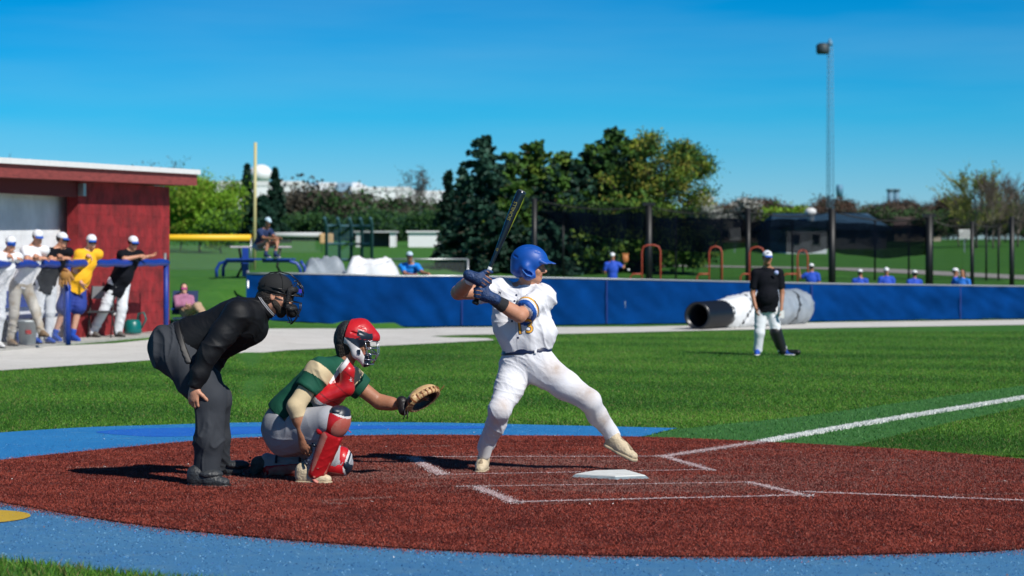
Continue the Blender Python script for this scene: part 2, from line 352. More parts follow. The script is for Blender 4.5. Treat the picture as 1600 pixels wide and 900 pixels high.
# red fibres kicked out over the blue surround
NK = 15000; RP = np.array([(p[0], p[1]) for p in RED]); i_ = rng.integers(0, len(RP), NK); t_ = rng.uniform(0, 1, NK)[:, None]; Q_ = RP[i_] * (1 - t_) + RP[(i_ + 1) % len(RP)] * t_; dv_ = Q_ - np.array([.3, 15.2]); dv_ /= np.linalg.norm(dv_, axis=1)[:, None]; Q_ = Q_ + dv_ * np.abs(rng.normal(0, .11, NK))[:, None] ** 1.2; X = Q_[:, 0]; Y = Q_[:, 1]; k = inpoly(X, Y, BLUE) & ~inpoly(X, Y, RED); X = X[k]; Y = Y[k]
blades('turf_fibres', X, Y, .007, .006, 1.2, [MR[0], MR[1], MR[2]], rng.choice([0, 1, 2], len(X)), .006)
NK = 60000; X = rng.uniform(-4, 4.5, NK); Y = rng.uniform(9.8, 20.6, NK); k = inpoly(X, Y, BLUE) & ~inpoly(X, Y, RED); X = X[k]; Y = Y[k]
blades('blue_turf_fibres', X, Y, .007, .007, 1.0, [blade_mat('fibre_blue', (.05, .20, .46), 0), blade_mat('fibre_pale_blue', (.16, .36, .55), 0), blade_mat('fibre_dark_blue', (.02, .10, .28), 0)], rng.choice([0, 1, 2], len(X)), .004)
# blue turf specks
NP = 420; X = rng.uniform(-4, 4, NP); Y = rng.uniform(10, 20.5, NP); k = inpoly(X, Y, BLUE) | inpoly(X, Y, RED); X = X[k]; Y = Y[k]
blades('turf_debris', X, Y, .006, .012, 1.5, [mat('speck_pale', (.6, .6, .58)), mat('speck_brown', (.2, .1, .06))], rng.choice([0, 1], len(X)), .014)
# ================================================================ colours of things
M_DARKRED = mat('barn_red_block', (.23, .012, .015), .85, var=.5, vscale=3.2, bump=1, bscale=9, coords='Generated' if False else 'Object')
M_FASCIA = mat('weathered_red_board', (.24, .045, .04), .75, var=.3, vscale=5, stretch=(1, 1, 6))
M_WHITE = mat('white_paint', (.78, .78, .77), .6, var=.05)
M_WHITEBLK = mat('white_block', (.76, .78, .80), .85, var=.14, vscale=1.6, bump=.7, bscale=6)
M_PAD = mat('royal_blue_pad', (.004, .035, .27), .5, var=.15)
M_BLUEPAINT = mat('blue_paint', (.012, .05, .30), .4, var=.2)
M_SCREEN = mat('blue_windscreen', (.0005, .037, .17), .9, var=.22, vscale=1.3, bump=.6, bscale=5, spec=.05)
M_GALV = mat('galvanised', (.42, .44, .45), .4, metal=.8)
M_BLACK = mat('black_paint', (.006, .007, .008), .5)
M_NET = mat('black_netting', (.002, .004, .009), .95, alpha=.5, spec=0)
M_NETH = mat('black_netting_gathered', (.002, .004, .009), .95, alpha=.88, spec=0)
M_NETL = mat('black_netting_light', (.002, .004, .009), .95, alpha=.17, spec=0)
M_ORANGE = mat('orange_red_tube', (.36, .055, .03), .5)
M_YELCAP = mat('yellow_fence_cap', (.85, .50, .015), .5)
M_POLE = mat('pale_yellow_pole', (.52, .46, .22), .5)
M_TARPW = mat('white_tarp', (.74, .76, .78), .45, var=.1, vscale=3, bump=.5, bscale=6)
M_TARPG = mat('grey_tarp', (.27, .31, .35), .4, var=.2, vscale=3, bump=.6, bscale=5)
M_PIPE = mat('black_corrugated_pipe', (.008, .011, .018), .35)
M_CONC = mat('concrete', (.42, .41, .38), .85, var=.15, bump=.3)
M_BARK = mat('bark', (.12, .085, .06), .9, var=.3, vscale=6, bump=.6, bscale=20)
M_BARKG = mat('grey_bark', (.16, .14, .12), .9, var=.25, vscale=6)
M_TWIG = mat('twigs', (.13, .10, .085), .9, var=.3)
M_TWIGR = mat('reddish_twigs', (.20, .085, .055), .9, var=.3)
M_TWIGY = mat('budding_twigs', (.20, .20, .05), .9, var=.3)
def leafm(n, c, c2): return mat(n, c, .6, col2=c2, vscale=1.2, c2=(.35, .65), spec=.2)
L_SPRUCE = leafm('blue_spruce_needles', (.014, .052, .034), (.045, .12, .082))
L_SPRUCED = leafm('dark_spruce_needles', (.006, .028, .018), (.018, .055, .035))
L_PINE = leafm('pine_needles', (.025, .075, .012), (.09, .19, .03))
L_PINE2 = leafm('yellow_green_pine_needles', (.04, .10, .012), (.15, .22, .03))
L_YOUNG = leafm('young_leaves', (.07, .15, .015), (.22, .25, .03))
L_OCHRE = leafm('ochre_blossom', (.13, .13, .02), (.24, .22, .04))
L_LIME = leafm('lime_leaves', (.10, .25, .012), (.20, .36, .03))
L_GREEN = leafm('green_leaves', (.02, .07, .02), (.05, .12, .03))
L_BROWN = leafm('brown_buds', (.045, .042, .032), (.085, .075, .055))
L_BLOSSOM = leafm('white_blossom', (.35, .36, .34), (.60, .60, .56))

# ================================================================ dugout by the left-field foul line
ax = Vector((.227, .974, 0)).normalized(); nx_ = Vector((-ax.y, ax.x, 0))       # along the rail, and back into the dugout
R0 = Vector((-7.3, 37.8, 0)); R1 = R0 + ax * 4.35
dug = thing('dugout', (-8.5, 38, 0), 'dark red block dugout with a white inside wall and a white edged flat roof', 'dugout')
ROT = Matrix((ax, nx_, Vector((0, 0, 1)))).transposed()
TR = ROT @ Matrix.Rotation(-.013, 3, 'Y')
def dg_(t, d, z): return R0 + ax * t + nx_ * d + Vector((0, 0, z))
def block_wall(name, t0, t1, d, z1, th_, m_, par):
    """front face of painted blocks with real mortar grooves, solid behind"""
    m = MB(); m.box(dg_((t0 + t1) / 2, d + th_ / 2 + .004, z1 / 2), (t1 - t0, th_, z1), ROT)
    bh = .2; bl = .4; k = 0; z = 0
    while z < z1 - .02:
        t = t0 - (bl / 2 if k % 2 else 0)
        while t < t1:
            a_, b_ = max(t + .006, t0), min(t + bl - .006, t1)
            if b_ - a_ > .03: m.box(dg_((a_ + b_) / 2, d + .004 + rng.uniform(.000, .003), min(z + bh / 2, z1 - .05)), (b_ - a_, .010, min(bh, z1 - z) - .010), ROT)
            t += bl
        z += bh; k += 1
    return m.build(name, m_, par)
block_wall('front_wall', 2.14, 6.42, .75, 2.78, .2, M_DARKRED, dug)
m = MB(); m.box(dg_(6.3, 1.78, 1.36), (.2, 1.66, 2.72), ROT); m.build('end_wall', M_DARKRED, dug)
block_wall('back_wall', -6, 6.2, 1.15, 2.76, .2, M_WHITEBLK, dug)
m = MB(); m.box(dg_(.97, 1.65, 2.86), (12, 2.5, .22), TR); rf = m.build('roof', M_FASCIA, dug)
m = MB(); m.box(dg_(.97, 1.64, 3.01), (12.08, 2.6, .09), TR); m.build('roof_edge', M_WHITE, rf)
m = MB(); m.box(dg_(-2.0, .84, 2.62), (8.3, .16, .26), ROT); m.build('roof_beam', mat('dark_red_beam', (.12, .012, .014), .8), rf)
m = MB(); m.box(dg_(2.2, .70, 2.62), (.12, .1, .22), ROT); m.build('beam_bracket', M_GALV, rf)
m = MB(); m.box(dg_(0, 1.15, .02), (12.9, 2.3, .05), ROT); m.build('floor_slab', M_CONC, dug)
m = MB(); m.box(dg_(-1.6, 1.10, 1.85), (1.0, .06, .95), ROT); m.build('wall_board', mat('ochre_board', (.45, .2, .03), .7), dug)
bn = thing('team_bench', dg_(-2, .95, 0), 'long blue and red bench along the white back wall of the dugout', 'bench')
m = MB(); m.box(dg_(-2, .95, .46), (7.5, .30, .06), ROT); m.build('seat', M_BLUEPAINT, bn)
m = MB(); m.box(dg_(-2, 1.11, .75), (7.5, .05, .28), ROT); m.build('backrest', M_BLUEPAINT, bn)
for t in (-5, -3, -1, 1):
    m = MB(); m.box(dg_(t, .95, .24), (.06, .3, .4), ROT); m.build('leg', mat('dark_red_paint', (.2, .02, .02)), bn)
rl = thing('padded_railing', R0, 'royal blue padded railing along the front of the red dugout', 'railing')
m = MB(); a = R0 - ax * 4.5; pts = [a + ax * t + Vector((0, 0, 1.345 + .008 * math.sin(t * 9))) for t in np.arange(0, 8.9, .12)]
m.tube(pts, [.062 + .006 * abs(math.sin(i * .9)) for i in range(len(pts))], 12); m.build('padded_rail', M_PAD, rl)
for t in (-4.3, 0, 4.35):
    b = R0 + ax * t; m = MB(); m.tube([b, b + Vector((0, 0, .6)), b + Vector((0, 0, 1.3))], .062 if t < 4 else .05, 12); m.build('post', M_PAD, rl)
m = MB(); b = R0 + ax * 4.45 + nx_ * .06; m.tube([b, b + Vector((0, 0, 1.52))], .03, 8); m.build('end_post', M_GALV, rl)
# chain-link under the rail, wires of their own
m = MB(); L = 4.3; st = .075
for k in range(int((L + 1.25) / st)):
    for sgn in (1, -1):
        t0 = k * st if sgn > 0 else k * st; x0, z0 = (t0, 0) if sgn > 0 else (t0 - 1.25, 0)
        p, q = (x0 - 1.25, 1.27), (x0, .02)
        if sgn < 0: p, q = (x0, .02), (x0 + 1.25, 1.27)
        # clip to [0, L]
        (xa, za), (xb, zb) = sorted([p, q]); 
        if xb <= 0 or xa >= L: continue
        f = lambda x: za + (zb - za) * (x - xa) / (xb - xa)
        ca, cb = max(xa, 0), min(xb, L); A_ = R0 - ax * ca + Vector((0, 0, f(ca))) - nx_ * .01; B_ = R0 - ax * cb + Vector((0, 0, f(cb))) - nx_ * .01
        m.tube([A_, B_], .0018, 3, caps=False)
m.build('chain_link', M_GALV, rl)

# small things in the dugout
wcn = thing('watering_can', on(215, 43.0), 'teal plastic watering can on the ground before the red end wall', 'watering can'); c = Vector(wcn.location); c = R1 - ax * .55 + nx_ * .42 + Vector((0, 0, .045)); wcn.location = c
MT = mat('teal_plastic', (.0, .13, .12), .35)
m = MB(); m.lathe([(.02, .02), (.15, .02), (.165, .06), (.15, .22), (.11, .27), (.1, .275)], c, 20); m.build('body', MT, wcn)
m = MB(); m.tube([c + Vector((.08, 0, .25)), c + Vector((.10, 0, .38)), c + Vector((.2, 0, .40)), c + Vector((.24, 0, .28)), c + Vector((.16, 0, .12))], .017, 8); m.build('handle', MT, wcn)
m = MB(); m.tube([c + Vector((-.12, 0, .1)), c + Vector((-.24, 0, .24)), c + Vector((-.31, 0, .36))], [.035, .022, .02], 10); sp = m.build('spout', MT, wcn)
m = MB(); m.lathe([(.02, 0), (.05, .03), (.05, .04)], c + Vector((-.31, 0, .35)), 14, Matrix.Rotation(-.6, 3, 'Y')); m.build('rose', M_WHITE, sp)
bk = R0 - ax * .75 + nx_ * .35 + Vector((0, 0, .045))
b_ = thing('bucket', bk, 'white plastic bucket with a small red label behind the railing post', 'bucket')
m = MB(); m.lathe([(.02, 0), (.13, 0), (.155, .36), (.165, .36), (.165, .385), (.15, .385), (.145, .36)], bk, 22); m.build('pail', mat('bucket_white', (.6, .66, .68), .4), b_)
m = MB(); m.box(bk + Vector((.04, -.145, .2)), (.1, .012, .06)); m.build('sticker', mat('label_red', (.5, .03, .03)), b_)
m = MB(); m.tube([bk + Vector((.16 * math.cos(t), -.02 - .1 * math.sin(t), .37 - .1 * math.sin(t))) for t in np.linspace(0, math.pi, 9)], .004, 6); m.build('handle', M_GALV, b_)
# folding chair behind the yellow-shirted man
fc = R0 + ax * 2.3 + nx_ * .40 + Vector((0, 0, .045))
ch = thing('folding_chair', fc, 'grey folding chair beside the man in the yellow shirt', 'chair')
m = MB(); m.box(fc + Vector((0, .1, .45)), (.42, .40, .03)); m.build('seat', mat('dark_vinyl', (.03, .03, .035)), ch)
m = MB(); m.box(fc + Vector((0, .3, .78)), (.42, .03, .22)); m.build('backrest', mat('grey_vinyl', (.2, .21, .22)), ch)
for sx_ in (-.2, .2):
    m = MB(); m.tube([fc + Vector((sx_, -.12, 0)), fc + Vector((sx_, .3, .9))], .012, 8); m.build('leg', M_BLACK, ch)
    m = MB(); m.tube([fc + Vector((sx_, .34, 0)), fc + Vector((sx_, -.05, .46))], .012, 8); m.build('leg', M_BLACK, ch)
def bottle(c, colr, capc, lab, grp=None):
    b = thing('bottle', c, lab, 'bottle', grp)
    m = MB(); m.lathe([(.01, 0), (.036, 0), (.036, .15), (.015, .19), (.015, .205)], c, 14); m.build('body', colr, b)
    m = MB(); m.lathe([(.017, 0), (.017, .03), (.004, .034)], c + Vector((0, 0, .2)), 12); m.build('cap', capc, b)
bottle(R0 + ax * .1 + nx_ * .5 + Vector((0, 0, .045)), mat('clear_white', (.6, .62, .62), .2), mat('orange_cap', (.7, .12, .02)), 'white sports bottle with an orange cap on the dugout floor by the post')
bottle(R0 - ax * .25 + nx_ * .75 + Vector((0, 0, .045)), mat('bottle_blue', (.01, .06, .3), .3), M_WHITE, 'blue bottle standing on the dugout floor left of the orange-capped one')
bg1 = R0 + ax * .0 + nx_ * 1.0 + Vector((0, 0, .045))
bgt = thing('equipment_bag', bg1, 'dark blue equipment bag on the dugout floor behind the railing post', 'bag')
m = MB(); m.box(bg1 + Vector((0, 0, .17)), (.55, .3, .32), ROT); m.build('body', mat('navy_canvas', (.01, .02, .08), .8), bgt, bevel=.06)
m = MB(); m.tube([bg1 + ax * (.18 * math.cos(t)) + Vector((0, -.02, .32 + .1 * math.sin(t))) for t in np.linspace(0, math.pi, 8)], .012, 6); m.build('strap', M_BLACK, bgt)

# ================================================================ blue windscreen fence
FN = [(385, 53.0, 1.08), (450, 53.0, 1.13), (560, 53.2, 1.19), (700, 53.6, 1.21), (1000, 56.0, 1.11), (1300, 59.0, .99), (1600, 62.0, .90), (1900, 65.0, .85)]
def fence_pt(px):
    Yv = float(np.interp(px, [f[0] for f in FN], [f[1] for f in FN])); h = float(np.interp(px, [f[0] for f in FN], [f[2] for f in FN]))
    p = Vector(((px - 800) * Yv / FPX, Yv, 0)); p.z = -.006 * (Yv - 20) * float(sm((p.x + 7) / 5)); return p, h
fe = thing('windscreen_fence', fence_pt(900)[0], 'long low fence covered in royal blue windscreen with a grey top rail', 'fence')
V = []; F = []; pxs = np.arange(385, 1901, 3.0); nz = 12
for i, px in enumerate(pxs):
    p, h = fence_pt(px)
    for k in range(nz + 1):
        t = k / nz; q = p.x
        sag = .03 * math.sin(q * 3.1 + 2 * noise.noise(Vector((q * 1.1, t * 1.5, 0)))) * (1 - .5 * t) + .09 * noise.noise(Vector((q * .6, t * 1.2, 3))) + .05 * noise.noise(Vector((q * 3 + t * 3, t * 2, 9)))
        V.append((p.x, p.y - .05 + sag, p.z + .03 + (h - .07) * t + (.012 * noise.noise(Vector((q * 2, 0, 4))) if k == 0 else 0)))
    if i:
        a = (i - 1) * (nz + 1); b = i * (nz + 1)
        for k in range(nz): F.append((a + k, b + k, b + k + 1, a + k + 1))
mesh_np('windscreen', V, F, M_SCREEN, fe, True)
m = MB(); m.tube([fence_pt(px)[0] + Vector((0, 0, fence_pt(px)[1] - .015)) for px in np.arange(385, 1901, 25)], .026, 8); m.build('top_rail', M_GALV, fe)
for px in [387] + list(range(520, 1900, 152)):
    p, h = fence_pt(px); m = MB(); m.tube([p + Vector((0, .03, -.1)), p + Vector((0, .03, h + (.06 if px < 400 else -.02)))], .035, 10); m.build('post', M_GALV, fe)
def seam(px):
    p, h = fence_pt(px); m = MB(); m.box(p + Vector((0, -.085, h * .5)), (.03, .012, h * .93)); m.build('seam', mat('seam_blue', (.004, .03, .2)), fe)
for px in (948, 1268, 1500, 722): seam(px)

# ================================================================ tarps
def lumpy_tube(name, pts, rr, mats, parent, n=36, amp=.05, freq=2.5, closed=True, midf=None, floor=None, seed=0, squash=1.0):
    pts = [Vector(p) for p in pts]; V = []; F = []; mi = []
    for i, p in enumerate(pts):
        t = (pts[min(i + 1, len(pts) - 1)] - pts[max(i - 1, 0)]).normalized(); s_ = t.cross(Vector((0, 0, 1))).normalized(); u_ = s_.cross(t)
        for k in range(n):
            a = 2 * math.pi * k / n; d = s_ * math.cos(a) + u_ * math.sin(a) * squash; q = p + d * rr[i]
            nz_ = noise.noise(Vector((i * .16 + seed, k * .3 * 1.0, seed))) ; nz_ = amp * (noise.noise(q * freq + Vector((seed, 0, 0))) + .6 * (abs(noise.noise(q * freq * 2.3)) * 2 - .5))
            q = p + d * (rr[i] + nz_)
            if floor is not None and q.z < floor: q.z = floor + .002
            V.append(q)
    for i in range(len(pts) - 1):
        for k in range(n):
            F.append((i * n + k, i * n + (k + 1) % n, (i + 1) * n + (k + 1) % n, (i + 1) * n + k)); mi.append(midf(i, k) if midf else 0)
    for e in (0, len(pts) - 1): F.append(tuple(range(e * n, e * n + n))[::-1] if e == 0 else tuple(range(e * n, e * n + n))); mi.append(0)
    return mesh_np(name, [tuple(v) for v in V], F, mats, parent, True, mi)
a0 = P(1089, 487, 51.3); a1 = P(1250, 484, 57.0); zf = -.2
a0.z = zf + .33; a1.z = -.215 + .40; d_ = a1 - a0
tr = thing('tarp_roll', (a0 + a1) / 2 * 1.0, 'black corrugated pipe with a white and grey tarp wrapped round it before the fence', 'tarp roll')
m = MB(); R_ = d_.normalized().to_track_quat('Z', 'Y').to_matrix(); Lp = 1.9; prof = []
for i in range(60): prof.append((.30 + (.012 if i % 2 else -.006), Lp * i / 59))
prof = [(.262, Lp)] + [(.262, .0)] + [(.305, 0), (.305, .03)] + prof[1:]
c0 = a0; V0 = MB(); V0.lathe(prof[::1], c0, 36, R_)
# open at the near end: rebuild without end caps
V0.F = V0.F[:-2]; V0.M = V0.M[:-2]; V0.S = V0.S[:-2]; V0.build('pipe', M_PIPE, tr)
N = 64; pts = [a0.lerp(a1, .22 + .80 * i / (N - 1)) for i in range(N)]; rr = []
for i in range(N):
    t = i / (N - 1); r_ = .33 + .13 * math.sin(min(1, t * 2.2) * math.pi / 2); 
    if t > .9: r_ *= math.sqrt(max(.02, 1 - ((t - .9) / .1) ** 2 * .75))
    if t < .03: r_ = .315
    rr.append(r_)
lumpy_tube('tarp', pts, rr, [M_TARPW, M_TARPG, mat('tarp_tie', (.02, .025, .03))], tr, 44, .045, 3.0, midf=lambda i, k: 2 if (abs(i - 9 - 5 * math.sin(k * .143)) < .6 or (abs(i - 46 - 3 * math.sin(k * .143)) < .7)) else (0 if i < 22 + 4 * math.sin(k * .143 + 1) else 1), floor=zf - .03)
def pile(name, px0, px1, Y, z0, h, m_, lab, seed, wd=1.6):
    o = thing(name, P((px0 + px1) / 2, 410, Y), lab, 'tarp'); x0 = (px0 - 800) * Y / FPX; x1 = (px1 - 800) * Y / FPX; nx2, ny2 = 60, 24; V = []
    for j in range(ny2 + 1):
        for i in range(nx2 + 1):
            u_ = i / nx2; v_ = j / ny2; x = x0 + (x1 - x0) * u_; y = Y - wd / 2 + wd * v_
            env = (1 - abs(2 * u_ - 1) ** 5) * (1 - abs(2 * v_ - 1) ** 2.5)
            z = z0 + h * max(0, env) * (.72 + .5 * noise.noise(Vector((x * 1.3, y * 1.2, seed))) + .35 * (1 - 2 * abs(noise.noise(Vector((x * 2.4, y * 2.0, seed + 5))))) - .1)
            V.append((x, y, z))
    F = np.array([(j * (nx2 + 1) + i, j * (nx2 + 1) + i + 1, (j + 1) * (nx2 + 1) + i + 1, (j + 1) * (nx2 + 1) + i) for j in range(ny2) for i in range(nx2)])
    ob = mesh_np('sheet', V, F, m_, o, True); s_ = ob.modifiers.new('thick', 'SOLIDIFY'); s_.thickness = .02
pile('folded_tarp', 536, 628, 56.5, .78, .72, M_TARPW, 'crumpled white tarp piled behind the blue fence', 3.0)
pile('folded_tarp', 468, 545, 57.2, .78, .66, M_TARPG, 'crumpled grey tarp piled behind the fence beside the white one', 8.0)

# ================================================================ picnic table on the mound behind the fence
tb = Vector(((408 - 800) * 56 / FPX, 56.0, .95)); pt = thing('picnic_table', tb, 'blue steel tube picnic table with a pale top on the grass mound', 'picnic table')
zt = CH - (386 - HOR) * 56 / FPX; zb = CH - (405 - HOR) * 56 / FPX
m = MB(); m.box(tb + Vector((0, 0, zt - tb.z)), (1.42, .74, .045)); m.build('tabletop', mat('speckled_top', (.5, .45, .48), .6, var=.3, vscale=40), pt, bevel=.01)
for sy in (-.62, .62):
    m = MB(); xs = (-.95, 1.0)
    if sy < 0: m.box(tb + Vector((0, sy, zb - tb.z)), (1.55, .26, .04))
    else: m.box(tb + Vector((0, sy, zb - tb.z)), (1.55, .26, .04))
    m.build('bench_seat', M_BLUEPAINT, pt, bevel=.01)
for sx_ in (-1, 1):
    m = MB(); x = sx_
    m.tube([tb + Vector((x * .1, -.62, zb - tb.z - .04)), tb + Vector((x * .72, -.62, zb - tb.z - .04)), tb + Vector((x * .93, -.62, zb - tb.z - .1)), tb + Vector((x * 1.01, -.62, zb - tb.z - .25)), tb + Vector((x * 1.0, -.62, 0))], .04, 10); m.build('bench_leg', M_BLUEPAINT, pt)
    m = MB(); m.tube([tb + Vector((x * .5, -.3, zt - tb.z - .03)), tb + Vector((x * .42, -.3, .25)), tb + Vector((x * .55, -.3, 0))], .03, 8); m.build('table_leg', M_BLACK, pt)
    m = MB(); m.tube([tb + Vector((x * .9, .62, zb - tb.z - .04)), tb + Vector((x * 1.0, .62, zb - tb.z - .2)), tb + Vector((x * 1.0, .62, 0))], .04, 10); m.build('bench_leg', M_BLUEPAINT, pt)
m = MB(); m.box(tb + Vector((-.34, -.35, (zt - tb.z) / 2)), (.15, .08, zt - tb.z - .03)); m.build('upright', M_BLUEPAINT, pt)
fp = Vector(((397.5 - 800) * 90 / FPX, 90, .86)); pl = thing('foul_pole', fp, 'tall pale yellow foul pole rising beside the picnic table', 'pole')
m = MB(); m.tube([fp, fp + Vector((.04, 0, 5.0))], .062, 12); m.build('pole_shaft', M_POLE, pl)
# yellow-capped outfield fence
def chain_fence(p0, p1, h, lab, cap=None, ztop=None, step=2.6, capr=.09, meshm=None, r=.035):
    p0 = Vector(p0); p1 = Vector(p1); o = thing('chain_link_fence', (p0 + p1) / 2, lab, 'fence'); L = (p1 - p0).length; n_ = max(1, int(L / step)); tp = []
    for i in range(n_ + 1):
        q = p0.lerp(p1, i / n_); q.z = float(T(q.x, q.y)); tq = q + Vector((0, 0, h)) if ztop is None else Vector((q.x, q.y, ztop)); tp.append(tq); m = MB(); m.tube([q, tq], r, 8); m.build('post', M_GALV, o)
    m = MB(); m.tube(tp, capr if cap else r * .8, 10); m.build('top_rail', cap or M_GALV, o)
    V = []; F = []
    for i, q in enumerate(tp): V += [q - Vector((0, -.05, h)), q + Vector((0, .05, 0))]
    for i in range(n_): F.append((2 * i, 2 * i + 2, 2 * i + 3, 2 * i + 1))
    mesh_np('wire_mesh', [tuple(v) for v in V], F, meshm or mat('wire_mesh_haze', (.25, .28, .28), .6, alpha=.16), o); return o
chain_fence(on(120, 91), on(392, 90), CH - (372 - HOR) * 90 / FPX - .87, 'outfield chain link fence with a thick yellow cap beyond the dugout', M_YELCAP, step=3.3, capr=.13)
chain_fence(on(560, 72), on(731, 72), 1.2, 'low galvanised chain link fence between the white tarp and the spruces', None, ztop=CH - (405 - HOR) * 72 / FPX, step=1.75)
chain_fence(on(400, 150), on(503, 150), 1.15, 'distant grey capped fence with a tan pad at its right end', mat('greycap', (.5, .52, .52)), step=4, capr=.16)
tp_ = on(510, 149.8); o = thing('fence_pad', tp_, 'tan padded block at the end of the distant grey fence', 'pad'); m = MB(); m.box(tp_ + Vector((0, 0, .9)), (.9, .3, .7)); m.build('pad_body', mat('tan_pad', (.6, .38, .18)), o, bevel=.1)
# far backstop, sheds
def backstop(px0, px1, Y, h, lab):
    a = on(px0, Y); b = on(px1, Y); o = thing('backstop', (a + b) / 2, lab, 'backstop'); g = mat('green_steel', (.03, .10, .13), .6)
    for k in range(5):
        q = a.lerp(b, k / 4); q.y += 1.5 * math.sin(k / 4 * math.pi); m = MB(); m.tube([q, q + Vector((0, 0, h)), q + Vector((0, -1.2, h + .35))], .08, 8); m.build('post', g, o)
    for zz in (.1, h * .5, h):
        m = MB(); m.tube([a.lerp(b, k / 8) + Vector((0, 1.5 * math.sin(k / 8 * math.pi), zz)) for k in range(9)], .06, 8); m.build('rail', g, o)
    V = []; 
    for k in range(9):
        q = a.lerp(b, k / 8) + Vector((0, 1.5 * math.sin(k / 8 * math.pi), 0)); V += [tuple(q), tuple(q + Vector((0, 0, h + .1)))]
    mesh_np('wire_mesh', V, [(2 * k, 2 * k + 2, 2 * k + 3, 2 * k + 1) for k in range(8)], mat('backstop_mesh', (.03, .10, .13), .8, alpha=.32), o)
backstop(510, 581, 112, 1.75, 'green steel backstop of the next diamond seen over the blue fence')
def shed(px0, px1, Y, top, dep, wallm, roofm, lab, windows=0, openf=False, name='shed', gable=False):
    a = on(px0, Y); b = on(px1, Y); zb_ = min(a.z, b.z) - .2; h = CH - (top - HOR) * Y / FPX - zb_; c = (a + b) / 2; c.z = zb_; W_ = b.x - a.x
    o = thing(name, c, lab, 'building')
    rh = h * (.45 if gable else .08)
    if openf:
        for sx_ in (-.5, .5):
            m = MB(); m.box(c + Vector((sx_ * (W_ - .4), dep / 2, (h - rh) / 2)), (.4, dep, h - rh)); m.build('wall', wallm, o)
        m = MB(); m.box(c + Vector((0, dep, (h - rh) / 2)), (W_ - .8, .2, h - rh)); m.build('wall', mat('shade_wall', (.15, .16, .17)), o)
    else:
        m = MB(); m.box(c + Vector((0, dep / 2, (h - rh) / 2)), (W_, dep, h - rh)); wl_ = m.build('wall', wallm, o)
    m = MB()
    if gable:
        x0, x1 = -W_ / 2 - .5, W_ / 2 + .5; z0, z1 = h - rh, h; y0, y1, ym = -.5, dep + .5, dep / 2
        V = [(x0, y0, z0), (x1, y0, z0), (x1, y1, z0), (x0, y1, z0), (x0 + W_ * .12, ym, z1), (x1 - W_ * .12, ym, z1)]
        m.add([c + Vector(v) for v in V], [(0, 1, 5, 4), (2, 3, 4, 5), (0, 4, 3), (1, 2, 5), (0, 3, 2, 1)])
    else: m.box(c + Vector((0, dep / 2, h - rh / 2 + .003)), (W_ + .3, dep + .4, rh))
    m.build('roof', roofm, o)
    for k in range(windows):
        x = (k + .5) / windows * W_ - W_ / 2; hh = (h - rh) * .36; fr = MB(); fr.box(c + Vector((x, -.03, (h - rh) * .62)), (W_ / windows * .34, .08, hh)); w_ = fr.build('window', mat('frame_grey', (.45, .45, .45)), o)
        g = MB(); g.box(c + Vector((x, -.08, (h - rh) * .62)), (W_ / windows * .28, .05, hh * .86)); g.build('pane', mat('dark_glass', (.02, .03, .045), .1), w_)
    return o
M_STEELW = mat('white_steel', (.75, .76, .77), .5, var=.05)
shed(556, 617, 175, 361, 3, M_STEELW, mat('grey_roof', (.45, .47, .48)), 'open fronted white ball field dugout beyond the far grass', openf=True, name='field_shelter')
shed(638, 697, 175, 361, 3, M_STEELW, M_STEELW, 'closed white storage shed left of the tall spruces', name='storage_shed')
shed(1229, 1292, 145, 352, 9, mat('white_siding', (.62, .66, .72), .7, var=.06, stretch=(1, 1, 14)), mat('slate_blue_roof', (.045, .12, .21), .8), 'white sided house under a wide slate blue roof behind the batting cage', 2, name='house')
o = shed(1212, 1385, 165, 331, 12, mat('grey_siding', (.16, .17, .18), .8), mat('slate_blue_roof', (.045, .12, .21), .8), 'long low house with a slate blue roof rising behind the white sided one', 5, name='house', gable=True)
shed(1398, 1470, 240, 338, 8, mat('tan_siding', (.42, .36, .30), .8), mat('brown_roof', (.10, .07, .06), .9), 'small tan house with dark windows right of the batting cage post', 4, name='house', gable=True)
shed(1085, 1228, 215, 345, 8, mat('brown_siding', (.16, .12, .10), .8), mat('dark_roof', (.05, .05, .055), .9), 'dark brown house with a black roof behind the cage netting', 5, name='house', gable=True)
vt = on(1275, 165); vn = thing('roof_vent', Vector((vt.x, 168, 5.0)), 'round white vent on the slate blue roof', 'vent'); m = MB(); zz = CH - (325 - HOR) * 168 / FPX
m.lathe([(.1, -.9), (.25, -.9), (.25, -.1), (.42, 0), (.42, .35), (.2, .5)], Vector((vt.x, 168, zz - .5)), 14); m.build('cowl', M_WHITE, vn)
# factories on the skyline
def factory(px0, px1, Y, top, lab, n=1, bays=0):
    o = shed(px0, px1, Y, top, 60, mat('factory_white', (.80, .82, .84), .6, var=.04, vscale=.1), mat('factory_roof', (.7, .71, .72)), lab, name='factory')
    for k in range(bays):
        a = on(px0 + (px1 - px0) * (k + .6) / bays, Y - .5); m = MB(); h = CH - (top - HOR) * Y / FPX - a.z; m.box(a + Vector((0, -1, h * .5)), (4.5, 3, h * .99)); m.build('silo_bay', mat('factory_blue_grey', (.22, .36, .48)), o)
    return o
factory(322, 470, 640, 283, 'left white factory hall on the skyline behind the foul pole')
factory(455, 560, 700, 285, 'white factory with two blue grey bays on the skyline', bays=2)
factory(548, 640, 690, 292, 'long low white factory on the skyline left of the bare tree')
factory(630, 700, 720, 298, 'smallest white factory on the skyline touching the spruces')
factory(1402, 1464, 800, 323, 'lone white warehouse on the skyline below the twin stacks')
